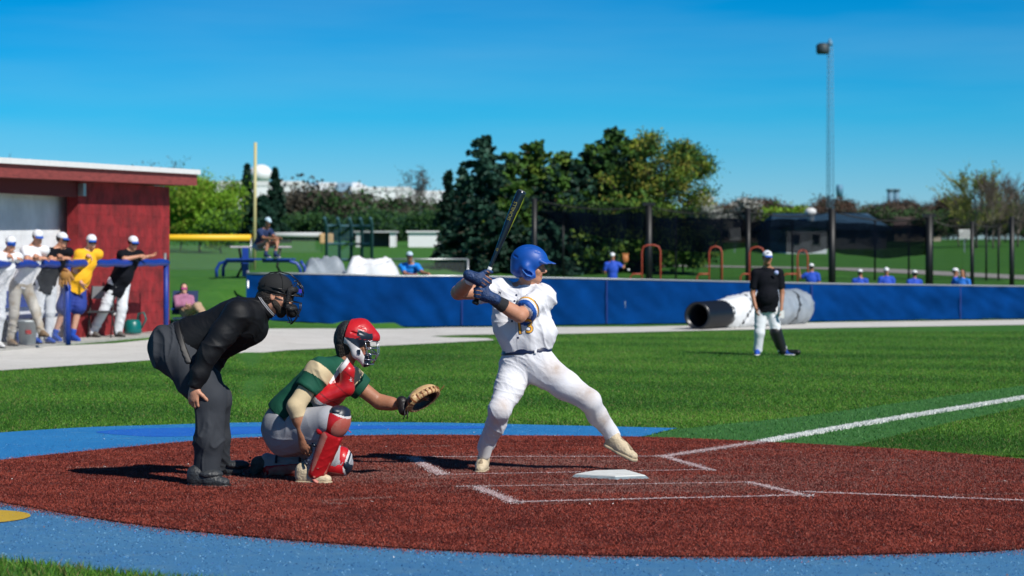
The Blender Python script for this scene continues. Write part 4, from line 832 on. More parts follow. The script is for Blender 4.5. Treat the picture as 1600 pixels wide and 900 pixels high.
# ================================================================ implicit-surface modeller for people and their clothes
class SDF:
    """rounded limbs and ellipsoids melted together, cut by planes, meshed by surface nets"""
    def __init__(s, vox=.006): s.ops = []; s.vox = vox
    def rc(s, a, b, ra, rb, k=.02, sq=None, mode='u'):
        s.ops.append(('rc', np.array(a, float), np.array(b, float), ra, rb, k, sq, mode)); return s
    def chain(s, pts, rs, k=.015, sq=None, mode='u'):
        for i in range(len(pts) - 1): s.rc(pts[i], pts[i + 1], rs[i], rs[i + 1], k, sq, mode)
        return s
    def el(s, c, r, R=None, k=.02, mode='u'):
        R = np.eye(3) if R is None else np.array(R, float); s.ops.append(('el', np.array(c, float), np.array(r, float), R, k, mode)); return s
    def box(s, c, r, R=None, rd=.01, k=.01, mode='u'):
        R = np.eye(3) if R is None else np.array(R, float); s.ops.append(('box', np.array(c, float), np.array(r, float), R, rd, k, mode)); return s
    def cut(s, p0, n, c=None, rad_=None):
        n = np.array(n, float); n /= np.linalg.norm(n); s.ops.append(('cut', np.array(p0, float), n, None if c is None else np.array(c, float), rad_)); return s
    def field(s, off=0.0):
        v = s.vox; lo = np.full(3, 1e9); hi = np.full(3, -1e9)
        for o in s.ops:
            if o[0] == 'cut' or o[-1] != 'u': continue
            if o[0] == 'rc': m_ = max(o[3], o[4]); l = np.minimum(o[1], o[2]) - m_; h = np.maximum(o[1], o[2]) + m_
            else: m_ = o[2].max() * (1.0 if o[0] == 'el' else 1.75); l = o[1] - m_; h = o[1] + m_
            lo = np.minimum(lo, l); hi = np.maximum(hi, h)
        lo -= 4 * v + off; hi += 4 * v + off; n = np.ceil((hi - lo) / v).astype(int) + 1
        D = np.full(n, 1.0, np.float32); s.lo = lo
        axs = [lo[i] + v * np.arange(n[i]) for i in range(3)]
        for o in s.ops:
            if o[0] == 'cut':
                _, p0, nn, c, rd = o
                if c is None: i0 = np.zeros(3, int); i1 = n
                else: i0 = np.clip(np.floor((c - rd - lo) / v).astype(int), 0, n); i1 = np.clip(np.ceil((c + rd - lo) / v).astype(int) + 1, 0, n)
                sl = tuple(slice(a, b) for a, b in zip(i0, i1)); X, Y, Z = np.meshgrid(*[axs[i][sl[i]] for i in range(3)], indexing='ij', sparse=True)
                d = ((X - p0[0]) * nn[0] + (Y - p0[1]) * nn[1] + (Z - p0[2]) * nn[2]).astype(np.float32)
                if c is not None:
                    ins = (X - c[0]) ** 2 + (Y - c[1]) ** 2 + (Z - c[2]) ** 2 < rd * rd; d = np.where(ins, d, -9)
                D[sl] = np.maximum(D[sl], d); continue
            mode = o[-1]; k = o[5] if o[0] in ('rc', 'box') else o[4]
            if o[0] == 'rc': m_ = max(o[3], o[4]); l = np.minimum(o[1], o[2]) - m_; h = np.maximum(o[1], o[2]) + m_
            else: m_ = o[2].max() * (1.0 if o[0] == 'el' else 1.75); l = o[1] - m_; h = o[1] + m_
            mg = k + 3 * v + off; i0 = np.clip(np.floor((l - mg - lo) / v).astype(int), 0, n); i1 = np.clip(np.ceil((h + mg - lo) / v).astype(int) + 1, 0, n)
            sl = tuple(slice(a, b) for a, b in zip(i0, i1)); X, Y, Z = [q.astype(np.float32) for q in np.meshgrid(*[axs[i][sl[i]] for i in range(3)], indexing='ij', sparse=True)]
            if o[0] == 'rc':
                _, a, b, ra, rb, k, sq, _m_ = o; ab = b - a; px, py, pz = X - a[0], Y - a[1], Z - a[2]
                if sq is not None:
                    nn = np.array(sq[0], float); nn /= np.linalg.norm(nn); f = 1 / sq[1] - 1; dn = px * nn[0] + py * nn[1] + pz * nn[2]
                    px = px + dn * nn[0] * f; py = py + dn * nn[1] * f; pz = pz + dn * nn[2] * f; ab = ab + nn * np.dot(ab, nn) * f
                L2 = max(1e-9, float(ab @ ab)); t = np.clip((px * ab[0] + py * ab[1] + pz * ab[2]) / L2, 0, 1)
                d = np.sqrt((px - t * ab[0]) ** 2 + (py - t * ab[1]) ** 2 + (pz - t * ab[2]) ** 2) - (ra + (rb - ra) * t)
            else:
                c, r, R = o[1], o[2], o[3]; px, py, pz = X - c[0], Y - c[1], Z - c[2]; q = [px * R[0][i] + py * R[1][i] + pz * R[2][i] for i in range(3)]
                if o[0] == 'el':
                    k0 = np.sqrt(sum((q[i] / r[i]) ** 2 for i in range(3))); k1 = np.sqrt(sum((q[i] / r[i] ** 2) ** 2 for i in range(3))); d = k0 * (k0 - 1) / np.maximum(k1, 1e-6)
                else:
                    rd = o[4]; qq = [np.abs(q[i]) - r[i] + rd for i in range(3)]
                    d = np.sqrt(sum(np.maximum(e, 0) ** 2 for e in qq)) + np.minimum(np.maximum(np.maximum(qq[0], qq[1]), qq[2]), 0) - rd
            d = (d - off).astype(np.float32) if mode == 'u' else d.astype(np.float32); E = D[sl]
            if mode == 'u':
                if k > 0:
                    hh = np.maximum(k - np.abs(E - d), 0) / k; D[sl] = np.minimum(E, d) - hh * hh * k / 4
                else: D[sl] = np.minimum(E, d)
            else:
                d = -d
                if k > 0: hh = np.maximum(k - np.abs(E - d), 0) / k; D[sl] = np.maximum(E, d) + hh * hh * k / 4
                else: D[sl] = np.maximum(E, d)
        return D
    def mesh(s, name, mats, parent, off=0.0, fold=None, classify=None, slab=None, smooth_it=1, shellcut=None):
        D = s.field(off)
        if slab is not None:
            p0, n_, h = slab[:3]; n_ = np.array(n_, float); n_ /= np.linalg.norm(n_); ax_ = [s.lo[i] + s.vox * np.arange(D.shape[i]) for i in range(3)]
            X, Y, Z = np.meshgrid(*ax_, indexing='ij', sparse=True); D = np.maximum(D, np.abs((X - p0[0]) * n_[0] + (Y - p0[1]) * n_[1] + (Z - p0[2]) * n_[2]) - h)
            if len(slab) > 3: D = np.maximum(D, np.sqrt((X - p0[0]) ** 2 + (Y - p0[1]) ** 2 + (Z - p0[2]) ** 2) - slab[3])
        I = D < 0; A = I[:-1, :-1, :-1]; allin = A.copy(); anyin = A.copy()
        corners = [(i, j, k) for i in (0, 1) for j in (0, 1) for k in (0, 1)]
        sl = lambda c: tuple(slice(c[i], D.shape[i] - 1 + c[i]) for i in range(3))
        for c in corners[1:]: B_ = I[sl(c)]; allin &= B_; anyin |= B_
        act = anyin & ~allin; idx = np.argwhere(act); vid = np.full(act.shape, -1, np.int64); vid[act] = np.arange(len(idx))
        P_ = np.zeros((len(idx), 3)); W_ = np.zeros(len(idx))
        for a in range(len(corners)):
            for b in range(a + 1, len(corners)):
                ca, cb = corners[a], corners[b]
                if sum(abs(ca[i] - cb[i]) for i in range(3)) != 1: continue
                da = D[idx[:, 0] + ca[0], idx[:, 1] + ca[1], idx[:, 2] + ca[2]]; db = D[idx[:, 0] + cb[0], idx[:, 1] + cb[1], idx[:, 2] + cb[2]]
                cr = (da < 0) != (db < 0); t = np.where(cr, da / np.where(cr, da - db, 1), 0)
                for i in range(3): P_[:, i] += cr * (ca[i] + t * (cb[i] - ca[i]))
                W_ += cr
        V = s.lo + (idx + P_ / W_[:, None]) * s.vox; F = []
        for ax_ in range(3):
            o1, o2 = [(1, 2), (2, 0), (0, 1)][ax_]
            s0 = [slice(1, D.shape[i] - 1) for i in range(3)]; s0[ax_] = slice(0, D.shape[ax_] - 1); s1 = list(s0); s1[ax_] = slice(1, D.shape[ax_])
            a = I[tuple(s0)]; b = I[tuple(s1)]; ch_ = np.argwhere(a != b)
            if len(ch_) == 0: continue
            ain = a[ch_[:, 0], ch_[:, 1], ch_[:, 2]]; c = ch_.copy(); c[:, o1] += 1; c[:, o2] += 1
            def gid(d1, d2):
                q = c.copy(); q[:, o1] += d1; q[:, o2] += d2; return vid[q[:, 0], q[:, 1], q[:, 2]]
            Q = np.stack([gid(-1, -1), gid(0, -1), gid(0, 0), gid(-1, 0)], 1); Q[~ain] = Q[~ain][:, ::-1]; F.append(Q)
        F = np.concatenate(F)
        for _ in range(smooth_it):   # one relaxing pass removes the voxel steps
            S_ = np.zeros_like(V); n_ = np.zeros(len(V))
            for e in range(4):
                np.add.at(S_, F[:, e], V[F[:, (e + 1) % 4]]); np.add.at(n_, F[:, e], 1)
            V = V * .5 + .5 * S_ / n_[:, None]
        if fold is not None:
            fn = np.cross(V[F[:, 2]] - V[F[:, 0]], V[F[:, 3]] - V[F[:, 1]]); N_ = np.zeros_like(V)
            for e in range(4): np.add.at(N_, F[:, e], fn)
            N_ /= np.linalg.norm(N_, axis=1)[:, None] + 1e-12; V = V + N_ * fold(V)[:, None]
        mi = None
        if classify is not None: mi = classify(V[F].mean(1))
        ob = mesh_np(name, V, F.astype(np.int32), mats, parent, True, mi); return ob
_tab = np.random.default_rng(3).uniform(-1, 1, (32, 32, 32))
def vnoise(Pn):
    i = np.floor(Pn).astype(int); f = Pn - i; f = f * f * f * (f * (f * 6 - 15) + 10); r = 0
    for a in (0, 1):
        for b in (0, 1):
            for c in (0, 1):
                w_ = (f[:, 0] if a else 1 - f[:, 0]) * (f[:, 1] if b else 1 - f[:, 1]) * (f[:, 2] if c else 1 - f[:, 2]); r = r + w_ * _tab[(i[:, 0] + a) % 32, (i[:, 1] + b) % 32, (i[:, 2] + c) % 32]
    return r
def folds(amp, freq, direction, warp=1.0, seed=0.0, second=None):
    """cloth creases: ridged noise drawn out across 'direction', two sizes, fading in and out"""
    d = np.array(direction, float); d /= np.linalg.norm(d); fh = freq / 2.9; fl = fh * .30; amp = amp * 1.55
    def f(V):
        W = V + .05 * warp * np.stack([vnoise(V * 4 + seed), vnoise(V * 4 + seed + 11), vnoise(V * 4 + seed + 23)], 1)
        def q(k, dd): al = W @ dd; return W * (fl * k) + np.outer(al, dd) * (fh - fl) * k + seed * 3.1
        d2 = d + .8 * np.array([d[2], d[0], -d[1]]); d2 /= np.linalg.norm(d2)
        r1 = 1 - np.abs(vnoise(q(1, d))) * 2.0; r2 = 1 - np.abs(vnoise(q(2.1, d2) + 7)) * 2.0; msk = np.clip(.55 + 1.1 * vnoise(V * 5 + seed + 5), .1, 1.15)
        return amp * ((np.maximum(r1, -.2) ** 3 if False else r1 * np.abs(r1)) * .95 + .42 * r2 * np.abs(r2)) * msk
    return f
def nv(v): v = Vector(v); v.normalize(); return v
def frame(fwd, up):
    """columns: right side, forward, up"""
    f = nv(fwd); u = Vector(up); u = nv(u - f * u.dot(f)); s_ = f.cross(u); return s_, f, u
def Rm(s_, f, u): return np.array([[s_[i], f[i], u[i]] for i in range(3)])
def head_ops(S, c, fwd, up, sc=1.0, detail=True, k=.012):
    s_, f, u = frame(fwd, up); R = Rm(s_, f, u); L = lambda x, y, z: c + (s_ * x + f * y + u * z) * sc
    S.el(L(0, -.012, .03), np.array((.074, .094, .092)) * sc, R, .01); S.el(L(0, .022, -.035), np.array((.058, .066, .078)) * sc, R, .02)
    S.el(L(0, .056, -.083), np.array((.026, .026, .024)) * sc, R, .018)          # chin
    S.rc(L(-.048, .0, -.06), L(-.012, .062, -.088), .02 * sc, .016 * sc, .02); S.rc(L(.048, .0, -.06), L(.012, .062, -.088), .02 * sc, .016 * sc, .02)
    if detail:
        S.rc(L(0, .086, .012), L(0, .106, -.026), .009 * sc, .0135 * sc, .008); S.el(L(0, .094, -.034), np.array((.018, .012, .009)) * sc, R, .006)
        for q in (-1, 1):
            S.rc(L(.012 * q, .083, .024), L(.045 * q, .070, .024), .010 * sc, .008 * sc, .01); S.el(L(.032 * q, .092, .004), np.array((.014, .014, .009)) * sc, R, .010, 's')
            S.el(L(.031 * q, .074, .004), np.array((.0125, .0125, .0125)) * sc, R, .002); S.el(L(.040 * q, .058, -.03), np.array((.02, .02, .02)) * sc, R, .02)
            S.el(L(.076 * q, -.008, -.004), np.array((.010, .018, .030)) * sc, R, .006); S.el(L(.085 * q, -.003, -.002), np.array((.006, .009, .016)) * sc, R, .004, 's')
        S.rc(L(-.019, .078, -.055), L(.019, .078, -.055), .0075 * sc, .0075 * sc, .006); S.rc(L(-.015, .078, -.067), L(.015, .078, -.067), .0085 * sc, .0085 * sc, .006)
        S.rc(L(-.022, .088, -.0612), L(.022, .088, -.0612), .003 * sc, .003 * sc, .002, mode='s')
    return L
def face_cls(L, sc=1.0):
    """0 skin, 1 lips, 2 brow/lash, 3 eye white"""
    Lp = [(np.array(L(.02 * t, .082, -.061)), .012 * sc, 1) for t in (-.8, 0, .8)] + [(np.array(L(q * x, .080, .036)), .0085 * sc, 2) for q in (-1, 1) for x in (.018, .030, .042)] + [(np.array(L(q * .031, .086, .004)), .0065 * sc, 2) for q in (-1, 1)]
    def f(C):
        r = np.zeros(len(C), int)
        for p, rd, m_ in Lp: r[np.linalg.norm(C - p, axis=1) < rd] = m_
        return r
    return f
def hand_ops(S, wr, d, pn, th, curl=(.4, .5, .3), sc=1.0, thumb_curl=.5, k=.0035, spread=.06, only_palm=False):
    """wr wrist, d towards the fingers, pn palm normal (side the fingers close to), th direction of the thumb side"""
    d = nv(d); th = Vector(th); th = nv(th - d * th.dot(d)); pn0 = Vector(pn); pn_ = d.cross(th)
    if pn_.dot(pn0) < 0: pn_ = -pn_
    R = Rm(th, d, pn_); S.el(wr + d * .048 * sc, np.array((.041, .053, .0185)) * sc, R, .012); S.rc(wr - d * .02 * sc, wr + d * .03 * sc, .026 * sc, .028 * sc, .02, (pn_, .72))
    S.el(wr + d * .035 * sc + th * .024 * sc + pn_ * .010 * sc, np.array((.018, .030, .016)) * sc, R, .012)
    tips = []
    for i, (o, L) in enumerate(zip((.030, .0105, -.0095, -.029), (.074, .083, .077, .061))):
        p = wr + d * (.088 - .006 * abs(i - 1.2)) * sc + th * o * sc; a = 0.0; dd = d; lens = (.46, .30, .24); rr = [.0098, .0090, .0082, .0070]
        fan = th * (spread * (1.4 - i)); S.rc(wr + d * .055 * sc + th * o * sc * .9, p, .0105 * sc, .0102 * sc, .006)
        for j in range(3):
            a += curl[j] * (1 + .06 * i); dd = (d * math.cos(a) + pn_ * math.sin(a) + fan * (.6 if j == 0 else .3)).normalized(); q = p + dd * L * lens[j] * sc; S.rc(p, q, rr[j] * sc, rr[j + 1] * sc, k); p = q
        tips.append(p)
    p = wr + d * .030 * sc + th * .034 * sc; a = thumb_curl; dd = (d * .55 + th * .8 + pn_ * .25).normalized()
    for j, (L, r0, r1) in enumerate(((.036, .0145, .0115), (.030, .0115, .0105), (.024, .0105, .0085))):
        q = p + dd * L * sc; S.rc(p, q, r0 * sc, r1 * sc, .006); p = q; dd = (dd + (pn_ * .9 + d * .5 - th * .5) * a * .6).normalized()
    return tips

M_SKIN = mat('skin', (.52, .25, .155), .5, var=.10, vscale=14, bump=.12, bscale=120, sss=.06)
M_SKIN2 = mat('tanned_skin', (.38, .17, .095), .5, var=.12, vscale=14, bump=.12, bscale=120, sss=.06)
M_SKIN3 = mat('fair_skin', (.60, .33, .23), .5, var=.1, vscale=14, bump=.1, bscale=120, sss=.06)
M_LIP = mat('lips', (.40, .14, .11), .45); M_BROW = mat('dark_brow', (.03, .018, .012), .8); M_EYE = mat('eye_white', (.7, .68, .65), .3)
M_HAIR = mat('dark_hair', (.018, .012, .008), .7, var=.4, vscale=40, bump=.8, bscale=90)
FACE = [M_SKIN, M_LIP, M_BROW, M_EYE]

def cap_ops(vox, c, fwd, up, sc=1.0):
    """baseball cap: crown shell and a curved brim"""
    s_, f, u = frame(fwd, up); R = Rm(s_, f, u); L = lambda x, y, z: c + (s_ * x + f * y + u * z) * sc
    S = SDF(vox); S.el(L(0, -.008, .046), np.array((.081, .101, .080)) * sc, R, .01); S.cut(L(0, 0, .036), -u - f * .10); return S, L, (s_, f, u)
def brim_ops(vox, L, fr, sc=1.0, drop=.012):
    s_, f, u = fr; S = SDF(vox); 
    for x in np.linspace(-.056, .056, 9):
        yy = .085 + .072 * math.sqrt(max(0, 1 - (x / .066) ** 2)); S.rc(L(x, .07, .042 - 2.2 * x * x), L(x, yy, .036 - drop - 2.6 * x * x), .0075 * sc, .006 * sc, .006)
    return S
def cap(root, c, fwd, up, mt, brimm, vox=.008, sc=1.0, name='cap', logo=None):
    S, L, fr = cap_ops(vox, c, fwd, up, sc); o = S.mesh(name, [mt], root); b = brim_ops(vox, L, fr, sc).mesh('brim', [brimm], o)
    m = MB(); m.lathe([(.001, .006), (.008, .004), (.009, 0)], L(0, -.008, .125), 10, Matrix((fr[0], fr[1], fr[2])).transposed()); m.build('button', brimm, o)
    if logo: decal_poly(o, logo[0], L(0, .16, .085), fr[0], fr[2], -fr[1], .00 + .002, logo[1], size=sc * logo[2], name='logo')
    return o
def decal(target, shapes, origin, xd, yd, raydir, off, mat_, size=1.0, name='mark', sub=.006):
    """flat shapes (lists of 2-D points) laid on the surface of target along raydir"""
    bm = bmesh.new()
    for sh in shapes:
        vs_ = [bm.verts.new((x, y, 0)) for x, y in sh]
        try: bm.faces.new(vs_)
        except ValueError: pass
    return _project(bm, target, origin, xd, yd, raydir, off, mat_, size, name, sub)
def _project(bm, target, origin, xd, yd, raydir, off, mat_, size, name, sub):
    bmesh.ops.triangulate(bm, faces=bm.faces[:])
    for _ in range(4):
        es = [e for e in bm.edges if e.calc_length() * size > sub]
        if not es: break
        bmesh.ops.subdivide_edges(bm, edges=es, cuts=1, use_grid_fill=False); bmesh.ops.triangulate(bm, faces=bm.faces[:])
    me_t = target.data; V = [v.co.copy() for v in me_t.vertices]; Fc = [tuple(p.vertices) for p in me_t.polygons]; tree_ = BVHTree.FromPolygons(V, Fc)
    xd = Vector(xd); yd = Vector(yd); rd = nv(raydir); o0 = Vector(origin)
    miss = []; deps = []
    for v in bm.verts:
        p = o0 + xd * v.co.x * size + yd * v.co.y * size; hit = tree_.ray_cast(p, rd)
        if hit[0] is None: miss.append(v)
        else: v.co = hit[0] - rd * off
    bmesh.ops.delete(bm, geom=miss, context='VERTS')
    bmesh.ops.recalc_face_normals(bm, faces=bm.faces[:]); me = bpy.data.meshes.new(name); bm.to_mesh(me); bm.free(); me.materials.append(mat_)
    o = bpy.data.objects.new(name, me); COL.objects.link(o); setpar(o, target); return o
def decal_poly(target, shapes, origin, xd, yd, raydir, off, mat_, size=1.0, name='logo'): return decal(target, shapes, origin, xd, yd, raydir, off, mat_, size, name)
def decal_text(target, txt, origin, xd, yd, raydir, off, mat_, size, name='lettering', bold=.0, spacing=1.0, sub=.006):
    cu = bpy.data.curves.new('t', 'FONT'); cu.body = txt; cu.size = 1; cu.align_x = 'CENTER'; cu.align_y = 'CENTER'; cu.offset = bold; cu.space_character = spacing; cu.resolution_u = 3
    ob = bpy.data.objects.new('t', cu); COL.objects.link(ob); dg = bpy.context.evaluated_depsgraph_get(); me = bpy.data.meshes.new_from_object(ob.evaluated_get(dg)); bm = bmesh.new(); bm.from_mesh(me)
    bpy.data.objects.remove(ob); bpy.data.curves.remove(cu); bpy.data.meshes.remove(me); return _project(bm, target, origin, xd, yd, raydir, off, mat_, size, name, sub)
def disc(r, n=10, cx=0, cy=0): return [(cx + r * math.cos(2 * math.pi * i / n), cy + r * math.sin(2 * math.pi * i / n)) for i in range(n)]
def arcband(cx, cy, r0, r1, a0, a1, n=8):
    A_ = [a0 + (a1 - a0) * i / n for i in range(n + 1)]; return [(cx + r1 * math.cos(a), cy + r1 * math.sin(a)) for a in A_] + [(cx + r0 * math.cos(a), cy + r0 * math.sin(a)) for a in A_[::-1]]
UA = [arcband(0, .95, .62, .92, math.pi * 1.12, math.pi * 1.88), arcband(0, -.95, .62, .92, math.pi * .12, math.pi * .88)]   # two interlocking arcs
SCRIPT = [arcband(-.35, .1, .18, .32, .6, 5.4), [(-.1, -.3), (.02, -.3), (.12, .4), (0, .4)], arcband(.42, .05, .15, .3, -2.4, 2.4)]
def shoe(root, heel, toe, mt, sole, vox=.007, sc=1.0, ankle=None, name='shoe', sidev=None, laces=None, high=.04):
    """heel and toe are ground-contact points; ankle joint above"""
    heel = Vector(heel); toe = Vector(toe); f = nv(toe - heel); up = Vector((0, 0, 1)); up = nv(up - f * up.dot(f)); s_ = f.cross(up); Lf = (toe - heel).length; S = SDF(vox); r = .038 * sc
    S.rc(heel + f * .035 * sc + up * .042 * sc, heel + f * Lf * .5 + up * .040 * sc, .038 * sc, .041 * sc, .02, (s_, .95)); S.rc(heel + f * Lf * .5 + up * .038 * sc, toe - f * .045 * sc + up * .032 * sc, .044 * sc, .033 * sc, .02, (up, .82))
    S.el(heel + f * .035 * sc + up * .075 * sc, np.array((.036, .040, .05)) * sc, Rm(s_, f, up), .02); S.rc(heel + f * .06 * sc + up * .085 * sc, heel + f * Lf * .62 + up * .052 * sc, .034 * sc, .03 * sc, .03)
    if ankle is not None: S.rc(heel + f * .045 * sc + up * .08 * sc, Vector(ankle) + (Vector(ankle) - heel).normalized() * high * .3, .036 * sc, .036 * sc, .02)
    S.cut(heel + up * .012 * sc, -up); o = S.mesh(name, [mt], root)
    T_ = SDF(vox); T_.rc(heel + f * .035 * sc + up * .008 * sc, heel + f * Lf * .5 + up * .008 * sc, .041 * sc, .038 * sc, .02); T_.rc(heel + f * Lf * .5 + up * .008 * sc, toe - f * .045 * sc + up * .010 * sc, .046 * sc, .040 * sc, .02)
    T_.cut(heel + up * .021 * sc, up); T_.cut(heel, -up); T_.mesh('sole', [sole], o)
    if laces:
        S = SDF(vox); S.rc(heel + f * Lf * .36 + up * .088 * sc, heel + f * Lf * .72 + up * .062 * sc, .020 * sc, .017 * sc, .01); S.mesh('tongue', [mat('shoe_tongue', (.26, .20, .13), .8)], o)
        for i in range(4):
            p = heel + f * (Lf * (.42 + .09 * i)) + up * (.093 - .012 * i) * sc; m = MB(); m.tube([p - s_ * .026 * sc - up * .006, p + up * .006, p + s_ * .026 * sc - up * .006], .0048, 6); m.build('lace', laces, o)
    return o

# ---- a general figure in world coordinates from a joint table
def person(label, J, fwd, headf, headup, spec, group=None, cat='person'):
    """J: pelvis chest neck head shL elL wrL shR elR wrR hpL knL anL hpR knR anR toeL toeR (world); spec: clothes"""
    g = lambda k: Vector(J[k]); sc = spec.get('sc', 1.0); vox = spec.get('vox', .012); root = thing('person', (g('anL') + g('anR')) / 2 * 1.0, label, cat, group)
    root.location.z = min(J['toeL'][2], J['toeR'][2]); B = spec.get('bulk', 1.0) * sc
    up = nv(g('chest') - g('pelvis')); sd_ = nv((g('shR') - g('shL'))); f = nv(up.cross(sd_)); sd_ = f.cross(up); RT = Rm(sd_, f, up)
    S = SDF(vox)
    S.el(g('chest') + up * .02 * sc, np.array((.16, .105, .17)) * B, RT, .03); S.el(g('pelvis') + up * .02, np.array((.15, .10, .11)) * B, RT, .03); S.rc(g('pelvis'), g('chest'), .115 * B, .12 * B, .04, (f, .8))
    S.rc(g('chest') + up * .14 * sc, g('neck') + up * .02, .06 * sc, .05 * sc, .03); S.rc(g('neck'), g('head') - nv(headup) * .05 * sc, .054 * sc, .05 * sc, .02)
    for q in 'LR':
        S.rc(g('neck') - up * .03, g('sh' + q), .055 * sc, .055 * sc, .03); S.chain([g('sh' + q), g('el' + q), g('wr' + q)], [.055 * B, .040 * B, .027 * sc], .015)
        S.chain([g('hp' + q), g('kn' + q), g('an' + q)], [.085 * B, .055 * B, .036 * sc], .02)
        hd = spec.get('hand' + q, None); d = hd[0] if hd else (g('wr' + q) - g('el' + q)); pn = hd[1] if hd else -sd_ * (1 if q == 'R' else -1); th_ = hd[2] if hd else f; cr = hd[3] if hd and len(hd) > 3 else (.35, .45, .3)
        hand_ops(S, g('wr' + q), Vector(d), Vector(pn), Vector(th_), cr, sc, k=.004)
    Lh = head_ops(S, g('head'), Vector(headf), Vector(headup), sc, vox < .012)
    body = S.mesh('body', [spec.get('skin', M_SKIN), M_LIP, M_BROW], root, classify=face_cls(Lh, sc) if vox < .013 else None)
    # hair: a cap of hair round the back
    hs, hf, hu = frame(headf, headup); H = SDF(max(vox, .008)); H.el(Lh(0, -.018, .034), np.array((.080, .096, .094)) * sc, Rm(hs, hf, hu), .01); H.cut(Lh(0, .028, .0), hf - hu * .25); H.cut(Lh(0, 0, -.035), -hu)
    if spec.get('cap'): H.cut(Lh(0, 0, .052), hu)
    if spec.get('longhair'): H.rc(Lh(-.05, -.05, -.02), Lh(-.05, -.05, -.14), .035, .03, .02); H.rc(Lh(.05, -.05, -.02), Lh(.05, -.05, -.14), .035, .03, .02); H.rc(Lh(0, -.07, 0), Lh(0, -.07, -.13), .05, .04, .02)
    H.mesh('hair', [spec.get('hair', M_HAIR)], root)
    if spec.get('cap'): cap(root, g('head'), headf, headup, spec['cap'], spec.get('brim', spec['cap']), max(.008, vox * .75), sc * 1.0, logo=spec.get('caplogo'))
    if spec.get('shades'):
        m = MB()
        for q in (-1, 1): m.box(Lh(q * .032, .092, .004), (.056 * sc, .012, .036 * sc), Matrix((hs, hf, hu)).transposed()); m.beam(Lh(q * .062, .088, .01), Lh(q * .078, -.02, .008), .006, .01)
        m.beam(Lh(-.01, .096, .012), Lh(.01, .096, .012), .006, .008); m.build('sunglasses', spec['shades'], root)
    if spec.get('beard'):
        Bd = SDF(.007); Bd.el(Lh(0, .058, -.085), np.array((.034, .032, .04)) * sc, Rm(hs, hf, hu), .02); Bd.rc(Lh(-.052, .02, -.05), Lh(0, .062, -.09), .018, .02, .02); Bd.rc(Lh(.052, .02, -.05), Lh(0, .062, -.09), .018, .02, .02); Bd.mesh('beard', [spec['beard']], root)
    # shirt
    if spec.get('shirt'):
        S = SDF(vox); hem = g('pelvis') - up * spec.get('hem', .05) * sc
        S.el(g('chest') + up * .02 * sc, np.array((.178, .13, .19)) * B, RT, .04); S.rc(hem, g('chest'), (.15 if spec.get('hem', .05) < .08 else .180) * B * spec.get('belly', 1.0), .14 * B, .05, (f, .82))
        if spec.get('belly', 1) > 1: S.el(g('pelvis').lerp(g('chest'), .45) + f * .05, np.array((.15, .13, .16)) * B * spec['belly'], RT, .05)
        S.rc(g('neck') - up * .045, g('neck') - up * .01, .075 * sc, .062 * sc, .02)
        for q in 'LR':
            S.rc(g('neck') - up * .06, g('sh' + q), .062 * sc, .070 * B, .03); sl_ = spec.get('sleeve', .7)
            if sl_ <= 1: e = g('sh' + q).lerp(g('el' + q), sl_); S.rc(g('sh' + q), e, .072 * B, .062 * B, .02); S.cut(e, g('el' + q) - g('sh' + q), e, .085 * B)
            else: S.chain([g('sh' + q), g('el' + q), g('el' + q).lerp(g('wr' + q), .93)], [.072 * B, .055 * B, .040 * B], .02)
        
        if spec.get('sleeve', .7) <= 1: S.cut(hem, -up)
        else: S.cut(hem, -up, hem, .3)
        shirt_o = S.mesh('shirt', spec['shirt'] if isinstance(spec['shirt'], list) else [spec['shirt']], root, fold=folds(.009, 34, up * .6 + sd_ * .8, 1.2, J['chest'][0]), classify=spec.get('shirt_cls'))
        if spec.get('print'): spec['print'](shirt_o, g, up, sd_, f)
    # legs
    pm = spec.get('pants'); ln = spec.get('pantlen', 1.0)
    if pm:
        S = SDF(vox); S.el(g('pelvis'), np.array((.172, .125, .12)) * B, RT, .04); S.rc(g('pelvis'), g('pelvis') + up * .06, .13 * B, .13 * B, .03, (f, .8))
        for q in 'LR':
            a, b, c = g('hp' + q), g('kn' + q), g('an' + q)
            if ln < 1: e = a.lerp(b, ln * 1.6) if ln < .6 else b.lerp(c, (ln - .6) / .4 * .9); wd = spec.get('wide', 1.15); S.rc(a, e, .10 * B, .088 * B * wd, .03); S.cut(e, nv(b - a), e, .12)
            else: S.chain([a, b, b.lerp(c, .97 if ln <= 1 else 1.0)], [.10 * B, .074 * B, .055 * B * spec.get('cuff', 1.0)], .03)
        S.cut(g('pelvis') + up * .10, up); S.mesh('shorts' if ln < 1 else 'trousers', pm if isinstance(pm, list) else [pm], root, fold=folds(.009, 30, (.3, .2, 1), 1.3, J['pelvis'][0] + 2), classify=spec.get('pants_cls'))
        if spec.get('belt'): 
            S.mesh('belt', [spec['belt']], root, off=.007, slab=(g('pelvis') + up * .085, up, .018, .24))
    for q in 'LR':
        an = g('an' + q); toe = Vector(J['toe' + q]); gz = toe.z; fd = toe - an; fd.z = 0; fd = nv(fd); heel = Vector((an.x, an.y, gz)) - fd * .05; ft = spec.get('shoe', M_BLACK)
        if spec.get('sock'):
            k_ = SDF(vox); k_.rc(an, an.lerp(g('kn' + q), spec.get('sockh', .35)), .043 * sc, .05 * sc, .01); k_.mesh('sock', [spec['sock']], root)
        shoe(root, heel, heel + fd * .29 * sc, ft, spec.get('sole', M_BLACK), max(.008, vox * .75), sc, an)
    return root, body
